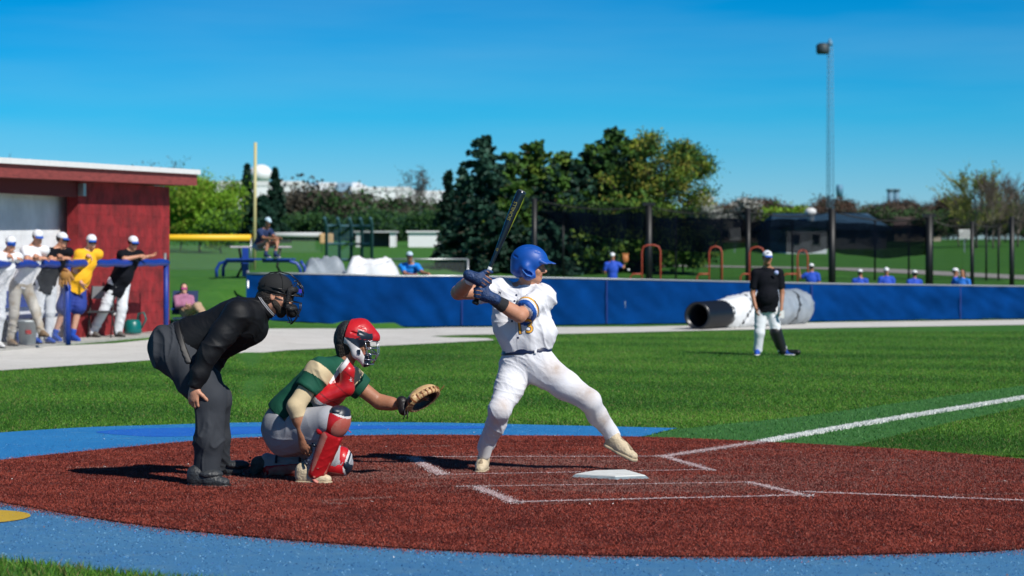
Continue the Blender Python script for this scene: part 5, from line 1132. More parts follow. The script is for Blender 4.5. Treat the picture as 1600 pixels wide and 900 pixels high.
# ================================================================ the batter
def spot_mat(name, base, spots, c2, rough=.8, bump=.25, bscale=220, sheen=0, strength=.55, weave=True):
    """cloth with soil patches at fixed places on the cloth"""
    m = mat(name, base, rough, var=.04, vscale=5, bump=bump, bscale=bscale, sheen=sheen, spec=.25); n = m.node_tree; b = n.nodes['Principled BSDF']
    src = b.inputs['Base Color'].links[0].from_socket; t = n.nodes.new('ShaderNodeTexCoord'); z = n.nodes.new('ShaderNodeTexNoise'); z.inputs['Scale'].default_value = 22; z.inputs['Detail'].default_value = 6
    n.links.new(t.outputs['Object'], z.inputs['Vector'])
    for c, r in spots:
        d = n.nodes.new('ShaderNodeVectorMath'); d.operation = 'DISTANCE'; d.inputs[1].default_value = c; n.links.new(t.outputs['Object'], d.inputs[0])
        q = n.nodes.new('ShaderNodeMapRange'); q.inputs['From Min'].default_value = r; q.inputs['From Max'].default_value = 0; n.links.new(d.outputs['Value'], q.inputs['Value'])
        mu = n.nodes.new('ShaderNodeMath'); mu.operation = 'MULTIPLY'; n.links.new(q.outputs[0], mu.inputs[0]); n.links.new(z.outputs[0], mu.inputs[1])
        mu2 = n.nodes.new('ShaderNodeMath'); mu2.operation = 'MULTIPLY'; mu2.use_clamp = True; n.links.new(mu.outputs[0], mu2.inputs[0]); mu2.inputs[1].default_value = strength * 2.2
        x = n.nodes.new('ShaderNodeMix'); x.data_type = 'RGBA'; n.links.new(mu2.outputs[0], x.inputs['Factor']); n.links.new(src, x.inputs['A']); x.inputs['B'].default_value = (*c2, 1); src = x.outputs['Result']
    n.links.new(src, b.inputs['Base Color']); return m
M_NAVY = mat('navy_trim', (.008, .02, .08), .6); M_ROYAL = mat('royal_trim', (.004, .07, .33), .6); M_GOLD = mat('gold_trim', (.75, .36, .03), .6)
M_JERSEY = mat('white_jersey', (.72, .73, .77), .8, var=.03, vscale=6, bump=.15, bscale=260, spec=.2)
M_TAN = mat('tan_shoe', (.56, .46, .31), .6, var=.12, vscale=18, bump=.4, bscale=60); M_TANSOLE = mat('tan_sole', (.42, .34, .23), .7, var=.2, vscale=20)
M_LACE = mat('lace_cream', (.7, .66, .56), .8)
M_GLOVE = mat('navy_batting_glove', (.008, .035, .12), .55, var=.3, vscale=30, bump=.6, bscale=70)
M_GLOVEO = mat('orange_brown_leather', (.42, .17, .05), .55)
M_WRIST = mat('black_wrist_guard', (.012, .014, .018), .6, var=.3, vscale=30, bump=.6, bscale=200)
M_HELM = mat('royal_matte_helmet', (.002, .070, .36), .48, var=.05, bump=.05, bscale=200)
V3 = Vector
bt = thing('person', (-.1, 15.8, 0), 'batter in a white uniform and royal blue helmet swinging his front foot off the ground', 'person')
c_ = dict(pelvis=P(824, 560, 15.83), chest=P(813, 487, 15.85), neck=P(823, 449, 15.87), head=P(829, 415.5, 15.84), shR=P(782, 455, 15.90), elR=P(716, 457, 15.78), wrR=P(741, 446, 15.565), shL=P(846, 464, 15.82), elL=P(812, 493, 15.58),
          hpR=P(806, 575, 15.85), knR=P(780, 641, 15.63), anR=P(757, 703, 15.84), hpL=P(846, 575, 15.82), knL=P(921, 626, 15.68), anL=P(958, 681, 15.88))
bd = nv(V3((52, 0, 125)) * 1.0); g1 = P(756.5, 440, 15.50); g2 = P(749.5, 457.5, 15.50)
dR = nv(V3((.96, -.12, .02))); dR = nv(dR - bd * dR.dot(bd)); pnR = V3((0, 1, 0)); dL = nv(V3((-.9, -.1, .42))); dL = nv(dL - bd * dL.dot(bd))
wR = g1 - dR * .070 - pnR * .034; wL = g2 - dL * .072 - pnR * .034
c_['wrR'] = wR - dR * .01; c_['wrL'] = wL + (c_['elL'] - wL) * .02
hf_ = V3((1, -.16, -.10)); hu_ = V3((-.06, 0, 1)); up = nv(c_['chest'] - c_['pelvis']); sd_ = nv(c_['shR'] - c_['shL']); f_ = nv(up.cross(sd_)); sd_ = f_.cross(up); RT = Rm(sd_, f_, up)
S = SDF(.0055)
S.el(c_['chest'], (.165, .105, .17), RT, .03); S.el(c_['pelvis'], (.15, .105, .11), RT, .03); S.rc(c_['pelvis'], c_['chest'], .12, .12, .04, (f_, .8))
S.rc(c_['chest'] + up * .12, c_['neck'], .07, .062, .03); S.rc(c_['neck'], c_['head'] - V3((.01, 0, .05)), .064, .060, .02); S.rc(c_['neck'] - up * .03, c_['neck'] + V3((.05, 0, .02)), .05, .04, .03)
for q in 'LR':
    S.rc(c_['neck'] - up * .03, c_['sh' + q], .06, .06, .03)
S.chain([c_['shR'], c_['elR'], c_['wrR']], [.058, .049, .031], .015); S.rc(c_['elR'].lerp(c_['wrR'], .25), c_['elR'].lerp(c_['wrR'], .55), .047, .042, .02)
S.chain([c_['shL'], c_['elL'], c_['wrL']], [.060, .047, .030], .015); S.rc(c_['elL'].lerp(c_['wrL'], .22), c_['elL'].lerp(c_['wrL'], .5), .049, .042, .02)
for q in 'LR': S.chain([c_['hp' + q], c_['kn' + q], c_['an' + q]], [.08, .042, .032], .02)
hand_ops(S, wR, dR, pnR, bd, (1.0, 1.35, 1.1), 1.0, .9); hand_ops(S, wL, dL, pnR, bd, (1.0, 1.35, 1.1), 1.0, .9)
Lh = head_ops(S, c_['head'], hf_, hu_, 1.0)
S.mesh('body', FACE[:3], bt, classify=face_cls(Lh))
hs, hf, hu = frame(hf_, hu_); RH = Rm(hs, hf, hu)
H = SDF(.006); H.el(Lh(0, -.03, .0), (.078, .085, .10), RH, .01); H.cut(Lh(0, .0, .0), hf); H.cut(Lh(0, 0, -.095), -hu); H.mesh('hair', [M_HAIR], bt)
# gloves
for wv, dv, nm in ((wR, dR, 'R'), (wL, dL, 'L')):
    S = SDF(.0045); hand_ops(S, wv, dv, pnR, bd, (1.0, 1.35, 1.1), 1.0, .9); S.rc(wv - dv * .045, wv + dv * .02, .034, .034, .02)
    g_ = S.mesh('batting_glove', [M_GLOVE, M_GLOVEO], bt, off=.0035, classify=lambda C, wv=wv, dv=dv: (((np.sin((C - np.array(wv)) @ np.array(bd) * 230 + (C - np.array(wv)) @ np.array(dv) * 60) > .86) & ((C - np.array(wv)) @ np.array(dv) > .06)).astype(int)), fold=folds(.002, 120, bd, .6, 3))
S = SDF(.005); a, b = c_['elL'], wL; S.rc(a.lerp(b, .50), a.lerp(b, .90), .050, .038, .01); S.cut(a.lerp(b, .50), a - b); S.cut(a.lerp(b, .92), b - a); wg = S.mesh('wrist_guard', [M_WRIST], bt)
m = MB(); pc = a.lerp(b, .88); m.box(pc + V3((0, -.036, .012)), (.035, .008, .026), Matrix((nv(b - a), V3((0, 1, 0)), nv(b - a).cross(V3((0, 1, 0))))).transposed()); m.build('strap_tab', mat('strap_blue', (.02, .18, .42), .5), wg)
S = SDF(.005); a, b = c_['elR'], c_['wrR']; S.rc(a.lerp(b, .80), a.lerp(b, .96), .040, .036, .008); S.cut(a.lerp(b, .80), a - b); S.cut(a.lerp(b, .95), b - a); S.mesh('wristband', [M_JERSEY], bt)
# jersey
S = SDF(.006); hem = c_['pelvis'] + V3((-.01, 0, .055))
S.el(c_['chest'] + up * .01, (.198, .130, .165), RT, .04); S.rc(P(816, 522, 15.82), c_['chest'], .172, .165, .05, (f_, .74)); S.rc(P(824, 545, 15.83), P(818, 505, 15.82), .165, .17, .04, (f_, .76))
S.el(P(848, 520, 15.80), (.085, .10, .085), None, .06); S.el(P(786, 505, 15.80), (.075, .09, .15), None, .05)
S.rc(c_['neck'] - up * .055, c_['neck'] - up * .01, .082, .068, .02)
for q, t, r1 in (('L', .80, .066), ('R', .50, .072)):
    S.rc(c_['neck'] - up * .055, c_['sh' + q], .066, .074, .04); e = c_['sh' + q].lerp(c_['el' + q], t); S.rc(c_['sh' + q], e + nv(c_['el' + q] - c_['sh' + q]) * .01, .080, r1 + .004, .03); S.cut(e, c_['el' + q] - c_['sh' + q], e, .098)
S.rc(c_['neck'] + V3((.012, -.12, .01)), c_['neck'] + V3((-.002, -.13, -.075)), .052, .010, .008, mode='s')
S.cut(hem, V3((.09, 0, -1)), hem, .34)
eL = c_['shL'].lerp(c_['elL'], .80); aL = nv(c_['elL'] - c_['shL'])
def jc(C):
    t = (C - np.array(eL)) @ np.array(aL); near = np.linalg.norm(C - np.array(eL), axis=1) < .105; r = np.zeros(len(C), int)
    for lo_, hi_, k_ in ((-.026, .01, 1), (-.060, -.044, 2), (-.072, -.060, 3)): r[near & (t > lo_) & (t <= hi_)] = k_
    return r
f1 = folds(.010, 30, (.75, .1, .66), 1.5, 1.7); f2 = folds(.006, 55, (.2, 0, 1), 1.2, 4.1)
jer = S.mesh('jersey', [M_JERSEY, M_ROYAL, M_GOLD, M_NAVY], bt, fold=lambda V: f1(V) + f2(V) * .7 + .005 * np.sin(V[:, 0] * 38 + 3 * V[:, 2]), classify=jc)
X_ = V3((1, 0, 0)); Z_ = V3((0, 0, 1)); D_ = V3((0, 1, 0))
for px, py in ((807, 463), (804, 472.5), (800, 504.5), (809.5, 531)): decal(jer, [disc(.0075)], P(px, py, 15.3), X_, Z_, D_, .002, M_NAVY, name='button')
m = MB()
decal(jer, UA, P(780.5, 459, 15.3), V3((1, 0, -.25)).normalized(), V3((.25, 0, 1)).normalized(), D_, .002, M_NAVY, .0125, 'logo', .004)
decal_text(jer, '13', P(820, 514, 15.3), V3((.97, 0, .12)), V3((-.12, 0, 1)), D_, .0025, M_NAVY, .135, 'number', .035, 1.0, .008); decal_text(jer, '13', P(820, 514, 15.3), V3((.97, 0, .12)), V3((-.12, 0, 1)), D_, .004, M_GOLD, .135, 'number', .005, 1.0, .008)
m = MB(); pl_ = []
for i in range(24):
    t = i / 23; px = 812 + (-7.5) * math.sin(min(1, t * 2) * math.pi / 2) + 8 * max(0, t - .5) ; pl_.append(((px), 452 + 98 * t))
decal(jer, [[((x - 808) / 228, -(y - 500) / 228) for x, y in pl_] + [((x - 808 + .9) / 228, -(y - 500) / 228) for x, y in pl_[::-1]]], P(808, 500, 15.3), X_, Z_, D_, .001, mat('placket_seam', (.55, .57, .62), .9), 1.0, 'placket', .02)
# collar of the royal undershirt
S = SDF(.005); S.rc(c_['neck'] - up * .04 + V3((0, -.02, 0)), c_['neck'] - up * .008 + V3((0, -.012, 0)), .070, .062, .02); S.cut(c_['neck'] + V3((0, -.02, .012)), V3((0, -.55, 1)), None); S.mesh('undershirt', [M_ROYAL], bt)
# trousers
MP = spot_mat('white_trousers', (.71, .72, .76), [(tuple(P(917, 612, 15.60)), .13), (tuple(P(788, 632, 15.55)), .09), (tuple(P(945, 655, 15.72)), .10), (tuple(P(868, 575, 15.7)), .12)], (.36, .24, .15))
def trous(S, top):
    S.el(c_['pelvis'] + V3((0, 0, -.01)), (.178, .130, .125), RT, .04); S.rc(c_['pelvis'], top, .150, .158, .03, (f_, .78))
    S.el(P(806, 585, 15.86), (.10, .125, .12), None, .05); S.el(P(850, 580, 15.84), (.10, .12, .11), None, .05)
    S.chain([c_['hpR'], c_['hpR'].lerp(c_['knR'], .5) + V3((.01, 0, 0)), c_['knR'], c_['knR'].lerp(c_['anR'], .35) + V3((.012, .02, 0)), c_['anR'] + V3((0, 0, .015))], [.116, .096, .073, .064, .050], .03)
    S.chain([c_['hpL'], c_['hpL'].lerp(c_['knL'], .5) + V3((0, 0, -.008)), c_['knL'], c_['knL'].lerp(c_['anL'], .4) + V3((-.008, .02, -.005)), c_['anL']], [.118, .098, .074, .064, .050], .03)
S = SDF(.006); top = P(822, 549, 15.83); trous(S, top); S.cut(top + V3((0, 0, .012)), V3((-.09, 0, 1))); S.cut(c_['anR'] + V3((0, 0, -.005)), V3((.2, 0, -1)), c_['anR'], .12); S.cut(c_['anL'] + V3((.012, 0, -.018)), nv(c_['anL'] - c_['knL']), c_['anL'], .12)
t1 = folds(.0055, 34, (.55, .2, .75), 1.6, 5.2); t2 = folds(.0038, 66, (.3, 0, .9), 1.4, 2.2)
tro = S.mesh('trousers', [MP], bt, fold=lambda V: (t1(V) + t2(V)) * np.clip(.45 + 1.3 * np.abs(V[:, 2] - .52), .5, 1))
S = SDF(.0055); trous(S, top); S.mesh('belt', [mat('navy_belt', (.008, .014, .05), .35)], bt, off=.008, slab=(top + V3((0, 0, .006)), (-.09, 0, 1), .019, .3))
decal(tro, UA, P(848.5, 547.5, 15.3), V3((1, 0, .2)).normalized(), V3((-.2, 0, 1)).normalized(), D_, .002, M_NAVY, .0115, 'logo', .004)
for px in (790, 838): decal(tro, [[(-.008, -.022), (.008, -.022), (.008, .022), (-.008, .022)]], P(px, 551, 15.3), X_, Z_, D_, .010, MP, name='belt_loop')
shoe(bt, P(757, 733, 15.98).xyz * 1.0, V3((P(749, 740, 15.70).x, 15.69, .0)), M_TAN, M_TANSOLE, .0055, 1.0, c_['anR'], laces=M_LACE)
shoe(bt, P(945, 696, 15.90), P(995, 723, 15.74), M_TAN, M_TANSOLE, .0055, 1.0, c_['anL'], laces=M_LACE)
for q in ('R', 'L'):
    S = SDF(.007); S.rc(c_['an' + q] + V3((0, 0, -.03)), c_['an' + q].lerp(c_['kn' + q], .2), .043, .048, .01); S.mesh('sock', [mat('white_sock', (.7, .7, .7), .9)], bt)
# helmet
S = SDF(.0045); S.el(Lh(0, -.012, .035), (.108, .130, .112), RH, .01); S.rc(Lh(-.092, -.02, -.01), Lh(-.088, .01, -.07), .03, .028, .03); S.rc(Lh(.092, -.02, -.01), Lh(.088, .005, -.062), .034, .034, .03); S.rc(Lh(.088, .0, -.058), Lh(.082, .04, -.060), .034, .022, .02); S.rc(Lh(-.088, .0, -.058), Lh(-.082, .035, -.060), .034, .02, .02)
S.el(Lh(0, -.06, -.035), (.092, .075, .07), RH, .03)
for x in np.linspace(-.075, .075, 9):
    yy = .112 + .060 * math.sqrt(max(0, 1 - (x / .09) ** 2)); S.rc(Lh(x, .08, .050 - 2.0 * x * x), Lh(x * .9, yy, .030 - 2.5 * x * x), .012, .006, .012)
S.el(Lh(0, -.005, .022), (.088, .112, .098), RH, .004, 's'); S.el(Lh(0, .0, -.06), (.078, .10, .07), RH, .01, 's')
S.el(Lh(0, .135, -.038), (.15, .094, .068), RH, .012, 's'); S.rc(Lh(.05, .11, -.045), Lh(.15, .11, -.045), .055, .055, .01, mode='s'); S.rc(Lh(-.05, .11, -.045), Lh(-.15, .11, -.045), .055, .055, .01, mode='s')
S.el(Lh(0, -.12, -.11), (.07, .06, .045), RH, .015, 's'); S.cut(Lh(0, 0, -.102), -hu)
S.rc(Lh(.11, -.012, -.036), Lh(.11, .022, -.054), .016, .012, .004, mode='s')                      # ear opening
for (y0, z0, y1, z1, r) in ((.035, .104, .062, .098, .0055), (-.035, .122, .0, .124, .005), (-.115, .066, -.085, .052, .0065)):
    x0 = .108 * math.sqrt(max(0, 1 - ((y0 + .012) / .13) ** 2 - ((z0 - .035) / .112) ** 2)); x1 = .108 * math.sqrt(max(0, 1 - ((y1 + .012) / .13) ** 2 - ((z1 - .035) / .112) ** 2))
    for q in (1, -1): S.rc(Lh(q * (x0 + .001), y0, z0), Lh(q * (x1 + .001), y1, z1), r, r, .002, mode='s')
hel = S.mesh('batting_helmet', [M_HELM], bt)
m = MB(); m.tube([Lh(.128, -.035, -.028), Lh(.127, .0, -.062), Lh(.122, .03, -.068)], .0035, 6); m.build('ear_ridge', mat('helmet_edge', (.05, .2, .6), .4), hel)
# bat
K = g2 - bd * .085; Lb = (P(816, 299, 15.5) - K).length; ba = thing('baseball_bat', K, 'black bat with yellow green flashes held upright by the batter', 'bat'); Rb = bd.to_track_quat('Z', 'Y').to_matrix()
M_BAT = mat('black_bat_gloss', (.008, .014, .022), .18, spec=.7); M_BATY = mat('bat_yellow_green', (.42, .50, .03), .35)
prof = [(.0155, .03), (.0125, .04), (.0125, .22), (.0135, .34), (.017, .44), (.024, .55), (.0305, .66), (.0325, .74), (.0328, Lb - .02), (.031, Lb - .004), (.026, Lb)]
m = MB(); m.lathe(prof, K, 28, Rb); brl = m.build('barrel', M_BAT, ba)
m = MB(); m.lathe([(.014, 0), (.023, .004), (.025, .014), (.022, .024), (.0155, .032)], K, 20, Rb); m.build('knob', M_BLACK, ba)
m = MB(); gp = [(.0145 + .0008 * (i % 2), .03 + .008 * i) for i in range(26)]; m.lathe(gp, K, 20, Rb); m.build('grip_tape', mat('grip_dark', (.015, .016, .02), .8, bump=.5), ba)
m = MB(); m.lathe([(.0150, .248), (.0152, .252), (.0148, .268), (.014, .272)], K, 20, Rb); m.build('tape_end', M_WHITE, ba)
m = MB(); m.lathe([(.0255, Lb - .001), (.024, Lb + .004), (.012, Lb + .006)], K, 20, Rb); m.build('end_cap', mat('grey_cap', (.12, .13, .15), .4), ba)
def batp(t, a):  # point on barrel at length t and angle a
    r = float(np.interp(t, [p[1] for p in prof], [p[0] for p in prof])) + .0012; xa = Rb @ V3((1, 0, 0)); ya = Rb @ V3((0, 1, 0)); s0 = V3((1, 0, 0)) - bd * bd.x; s0.normalize(); t0 = bd.cross(s0)
    return K + bd * t + (s0 * math.cos(a) + t0 * math.sin(a)) * r
for a0_, t0_, t1_, w0 in ((-.15, .60, Lb - .03, .55), (.12, .52, .70, .30), (-.05, .46, .60, .16)):
    V = []; F = []; N = 16
    for i in range(N + 1):
        t = t0_ + (t1_ - t0_) * i / N; wv = w0 * math.sin(math.pi * min(1, .06 + i / N * .94)) ** .8
        for k in range(5): V.append(tuple(batp(t, -(a0_ + .55) + wv * (k / 4 - .5) + .5 * (1 - i / N))))
        if i: b0 = (i - 1) * 5; F += [(b0 + k, b0 + 5 + k, b0 + 6 + k, b0 + 1 + k) for k in range(4)]
    mesh_np('flash', V, F, M_BATY, brl, True)
bt_up = V3((0, -1, 0))
sx_ = bd; sy_ = nv(V3((-1, 0, .41)))
decal_text(brl, 'SIONILLS', K + bd * .68 + V3((-.010, -.2, 0)), sx_ * 1.0, sy_, D_, .001, mat('gold_letters', (.26, .23, .04), .4), .034, 'lettering', .002, 1.0, .01)
decal_text(brl, '33', K + bd * .40 + V3((-.004, -.2, 0)), sx_, sy_, D_, .001, mat('gold_letters', (.45, .40, .06), .4), .022, 'lettering', .001)

# ================================================================ the plate umpire
um = thing('person', (-1.95, 15.0, 0), 'umpire bending forward in a black shirt, face mask and dark grey trousers', 'person')
u_ = dict(pelvis=P(276, 543, 15.05), chest=P(372, 503, 15.05), neck=P(414, 481, 15.05), head=P(431, 462, 15.05), shR=P(371, 492, 14.87), elR=P(325, 553, 14.80), wrR=P(305, 603, 14.79), shL=P(383, 494, 15.25), elL=P(338, 552, 15.30), wrL=P(322, 598, 15.26),
          hpR=P(283, 562, 14.94), knR=P(329, 624, 14.86), anR=P(320, 742, 14.86), hpL=P(292, 560, 15.17), knL=P(345, 622, 15.32), anL=P(346, 727, 15.50))
up = nv(u_['chest'] - u_['pelvis']); sdv = V3((0, -1, 0)); f_ = nv(up.cross(sdv)); sdv = f_.cross(up); RT = Rm(sdv, f_, up); uf = V3((.985, -.06, -.16)); uu = V3((.18, 0, 1))
S = SDF(.0055); S.el(u_['chest'], (.17, .12, .17), RT, .03); S.el(u_['pelvis'], (.12, .10, .10), RT, .03); S.rc(u_['pelvis'], u_['chest'], .10, .12, .04); S.rc(u_['chest'] + up * .1, u_['neck'], .08, .062, .03); S.rc(u_['neck'], u_['head'] + V3((-.015, 0, -.05)), .062, .060, .02)
for q in 'LR':
    S.rc(u_['neck'] - up * .05, u_['sh' + q], .06, .06, .03); S.chain([u_['sh' + q], u_['el' + q], u_['wr' + q]], [.055, .045, .030], .015); S.chain([u_['hp' + q], u_['kn' + q], u_['an' + q]], [.085, .062, .042], .02)
hand_ops(S, u_['wrR'] + V3((-.004, 0, -.005)), V3((-.10, -.04, -1)), V3((.5, 1, 0)), V3((1, -.55, 0)), (.35, .75, .65), 1.05, .6); hand_ops(S, u_['wrL'], V3((-.2, 0, -1)), V3((0, -1, 0)), V3((1, 0, 0)), (.5, .6, .4), 1.0)
Lu = head_ops(S, u_['head'], uf, uu, 1.02); S.mesh('body', FACE[:3], um, classify=face_cls(Lu, 1.02))
hs, hf, hu = frame(uf, uu); RH = Rm(hs, hf, hu)
H = SDF(.005); H.el(Lu(0, -.03, -.005), (.082, .088, .085), RH, .01); H.rc(Lu(.0, -.08, -.03), Lu(0, -.075, -.065), .05, .035, .02); H.cut(Lu(0, -.02, 0), hf); H.cut(Lu(0, 0, .04), hu); H.mesh('hair', [M_HAIR], um, fold=folds(.004, 140, (1, 0, 1), 1, 2))
Bd = SDF(.005); Bd.el(Lu(0, .050, -.085), (.036, .040, .036), RH, .02)
for q in (-1, 1): Bd.rc(Lu(.058 * q, .008, -.042), Lu(.02 * q, .058, -.088), .020, .024, .02); Bd.rc(Lu(.055 * q, .02, -.06), Lu(.0 * q, .05, -.110), .018, .022, .02)
Bd.rc(Lu(-.024, .086, -.048), Lu(.024, .086, -.048), .010, .010, .008); Bd.mesh('beard', [M_HAIR], um, fold=folds(.003, 160, (1, 0, 1), 1, 1))
# shirt with long sleeves
M_USHIRT = mat('black_umpire_shirt', (.0045, .0055, .0075), .6, var=.2, vscale=4, bump=.15, bscale=240, spec=.3); M_UPANTS = mat('charcoal_trousers', (.036, .041, .050), .8, var=.08, vscale=6, bump=.2, bscale=260, spec=.25)
S = SDF(.0062); S.el(u_['chest'] + up * .0, (.19, .150, .19), RT, .05); S.rc(u_['pelvis'] + up * .10 + f_ * .0, u_['chest'], .150, .155, .05, (f_, .98)); S.el(P(348, 520, 15.05), (.15, .14, .11), None, .05); S.rc(P(398, 515, 15.05), P(350, 545, 15.05), .085, .06, .05, (sdv, .6))
S.rc(u_['neck'] - up * .07, u_['neck'] - up * .005, .098, .074, .02)
for q in 'LR':
    S.rc(u_['neck'] - up * .07, u_['sh' + q], .075, .085, .04); e = u_['sh' + q].lerp(u_['el' + q], .5); S.chain([u_['sh' + q], e, u_['el' + q], u_['el' + q].lerp(u_['wr' + q], .6), u_['wr' + q] + V3((0, 0, .01))], [.092, .082, .068, .056, .044], .025)
    S.cut(u_['wr' + q] + V3((0, 0, -.012)), u_['wr' + q] - u_['el' + q], u_['wr' + q], .09)
s1 = folds(.010, 20, (.25, .15, 1), 2.0, .6); s2 = folds(.004, 46, (.1, .2, 1), 1.6, 2.6)
us = S.mesh('shirt', [M_USHIRT], um, fold=lambda V: s1(V) + s2(V))
# collar with two white lines
S = SDF(.005); cn = nv(u_['head'] - u_['neck'] + V3((0, 0, .02))); cc = P(416, 478, 15.05); CN = nv(V3((.80, 0, .62)))
S.rc(cc - CN * .05, cc + CN * .02, .092, .080, .01); S.rc(cc - CN * .08, cc + CN * .05, .070, .066, .005, mode='s'); S.cut(cc + CN * .014, CN); S.cut(cc - CN * .026, -CN)
col = S.mesh('collar', [M_USHIRT], um)
q1 = nv(CN.cross(V3((0, 1, 0)))); q2 = CN.cross(q1)
for dd_, rr_ in ((.010, .0845), (.001, .0865)):
    m = MB(); m.tube([cc + CN * dd_ + (q1 * math.cos(t) + q2 * math.sin(t)) * rr_ for t in np.linspace(0, 2 * math.pi, 40)], .0017, 5); m.build('white_piping', M_JERSEY, col)
def utr(S):
    S.el(P(278, 553, 15.05), (.125, .18, .135), None, .06); S.rc(u_['pelvis'] + up * .05, u_['pelvis'] - up * .02, .158, .165, .04, (f_, .98)); S.rc(P(283, 560, 14.97), P(309, 596, 14.92), .125, .105, .05); S.rc(P(290, 560, 15.17), P(320, 592, 15.22), .125, .105, .05)
    S.chain([P(305, 592, 14.92), u_['knR'] + V3((0, 0, 0)), P(327, 690, 14.84), P(321, 745, 14.86)], [.112, .098, .088, .086], .04, (V3((0, 1, 0)), .85))
    S.chain([P(312, 590, 15.22), u_['knL'] + V3((-.03, 0, 0)), P(339, 680, 15.42), P(341, 728, 15.5)], [.11, .090, .080, .075], .04, (V3((0, 1, 0)), .85))
S = SDF(.0062); utr(S); pt_ = u_['pelvis'] + up * .085; S.cut(pt_, up, pt_ + up * .05 - f_ * .06, .18); S.cut(P(320, 751, 14.86), V3((-.03, 0, -1)), P(320, 745, 14.86), .2); S.cut(P(343, 735, 15.5), V3((0, 0, -1)), P(343, 730, 15.5), .17)
t1 = folds(.011, 20, (1, .25, .12), 2.2, 3.3); t2 = folds(.005, 40, (.8, .2, .5), 1.6, 1.1)
S.mesh('trousers', [M_UPANTS], um, fold=lambda V: t1(V) + t2(V))
S = SDF(.006); utr(S); S.mesh('belt', [mat('black_leather', (.006, .006, .007), .55)], um, off=.008, slab=(pt_ - up * .018, up, .019, .25))
for dy in (-.135, -.1): 
    m = MB(); m.box(pt_ - up * .018 + V3((.02, dy * 1.0, .155 if dy > -.12 else .12)), (.05, .014, .02)); 
for (hl, tl, sy) in ((P(294, 760, 14.84), P(362, 763, 14.78), 0), (P(338, 744, 15.52), P(382, 745, 15.46), 1)):
    hl = V3((hl.x, hl.y, 0)); tl = V3((tl.x, tl.y, 0)); hl.z = tl.z = 0
    o = shoe(um, hl, tl, mat('black_plate_shoe', (.03, .034, .038), .5, var=.3, vscale=20, bump=.5, bscale=50), M_BLACK, .006, 1.12, u_['anR'] if not sy else u_['anL'], laces=None)
    S = SDF(.006); ff = nv(tl - hl); S.el(hl + ff * .155 + V3((0, 0, .085)), (.075, .058, .032), Rm(ff, V3((0, 1, 0)), V3((0, 0, 1))), .02); S.mesh('toe_guard', [mat('black_plate_shoe', (.03, .034, .038))], o)
M_CAPB = mat('black_cap', (.007, .008, .009), .85, var=.1, bump=.2, bscale=200)
S = SDF(.005); S.el(Lu(0, -.010, .045), (.091, .115, .100), RH, .01); S.cut(Lu(0, 0, .012), -hu + hf * .12); 
for a_ in range(6):
    an = a_ * math.pi / 3 + .5; pts = []
uc = S.mesh('cap', [M_CAPB], um, fold=lambda V: np.zeros(len(V)))
for q in (0, 1.05, -1.05, 2.1):
    m = MB(); m.tube([Lu(.0925 * math.sin(q) * math.sin(t), -.010 + .1165 * math.cos(q) * math.sin(t), .045 + .1015 * math.cos(t)) for t in np.linspace(-1.5, 1.5, 16)], .0016, 5); m.build('seam', M_CAPB, uc)
b = brim_ops(.005, Lu, (hs, hf, hu), 1.0); b.mesh('brim', [M_CAPB], uc)
# mask: pads, steel bars, straps
M_BAR = mat('black_mask_bar', (.012, .012, .013), .35); M_PADB = mat('black_mask_pad', (.010, .010, .011), .7, bump=.4, bscale=80)
mk = bpy.data.objects.new('face_mask', None); COL.objects.link(mk); mk.location = Lu(0, .14, 0); setpar(mk, um)
S = SDF(.005); S.rc(Lu(-.06, .11, .055), Lu(.06, .11, .055), .022, .022, .02); S.rc(Lu(-.07, .09, .05), Lu(-.072, .09, -.03), .018, .016, .02); S.rc(Lu(.07, .09, .05), Lu(.072, .09, -.03), .018, .012, .02); S.mesh('brow_pad', [M_PADB], mk)
S = SDF(.005); S.rc(Lu(-.055, .085, -.05), Lu(.0, .118, -.085), .024, .034, .02); S.rc(Lu(.055, .085, -.05), Lu(.0, .118, -.085), .024, .034, .02); S.el(Lu(0, .125, -.075), (.05, .026, .04), RH, .02); S.mesh('chin_pad', [M_PADB], mk)
def bar(pts, r=.0035, nm='bar'): m = MB(); m.tube([Lu(*p) for p in pts], r, 6); m.build(nm, M_BAR, mk)
for x, y_ in ((-.085, .085), (.085, .085)): bar([(x * .7, .12, .10), (x, y_, .04), (x * 1.02, y_, -.03), (x * .75, .10, -.11), (x * .4, .125, -.15)])
for x in (-.03, .03): bar([(x, .13, .112), (x, .162, .075), (x, .170, .02)]); bar([(x, .165, -.02), (x, .17, -.06), (x * .9, .150, -.13), (x * .7, .125, -.165)])
for z in (.02, -.02, -.062): bar([(-.087, .085, z), (-.06, .14, z), (0, .172, z), (.06, .14, z), (.087, .085, z)])
for z, y_ in ((.112, .128), (-.155, .128)): bar([(-.045, y_ - .02, z), (0, y_, z), (.045, y_ - .02, z)])
bar([(-.045, .128, .105), (0, .175, .045), (.045, .128, .105)]); bar([(-.06, .14, -.062), (0, .17, -.11), (.06, .14, -.062)])
for zt in (.06, .0):
    bar([(.088, .08, zt * .5 + .02), (.096, .0, .03 + zt * .35), (.07, -.08, .03 + zt * .4), (0, -.118, .03 + zt * .4), (-.07, -.08, .03 + zt * .4), (-.096, 0, .03 + zt * .35), (-.088, .08, zt * .5 + .02)], .004, 'strap')
bar([(0, .13, .115), (.0, .07, .150), (0, .0, .155), (0, -.06, .14), (0, -.11, .07)], .004, 'strap')
m = MB(); m.box(Lu(.02, .155, .055), (.02, .035, .025)); m.build('brow_badge', mat('purple_badge', (.05, .03, .4), .4), mk)
m = MB(); m.box(Lu(.0, -.118, .03), (.012, .03, .02)); m.build('cap_logo', mat('orange_logo', (.45, .09, .03), .6), uc)

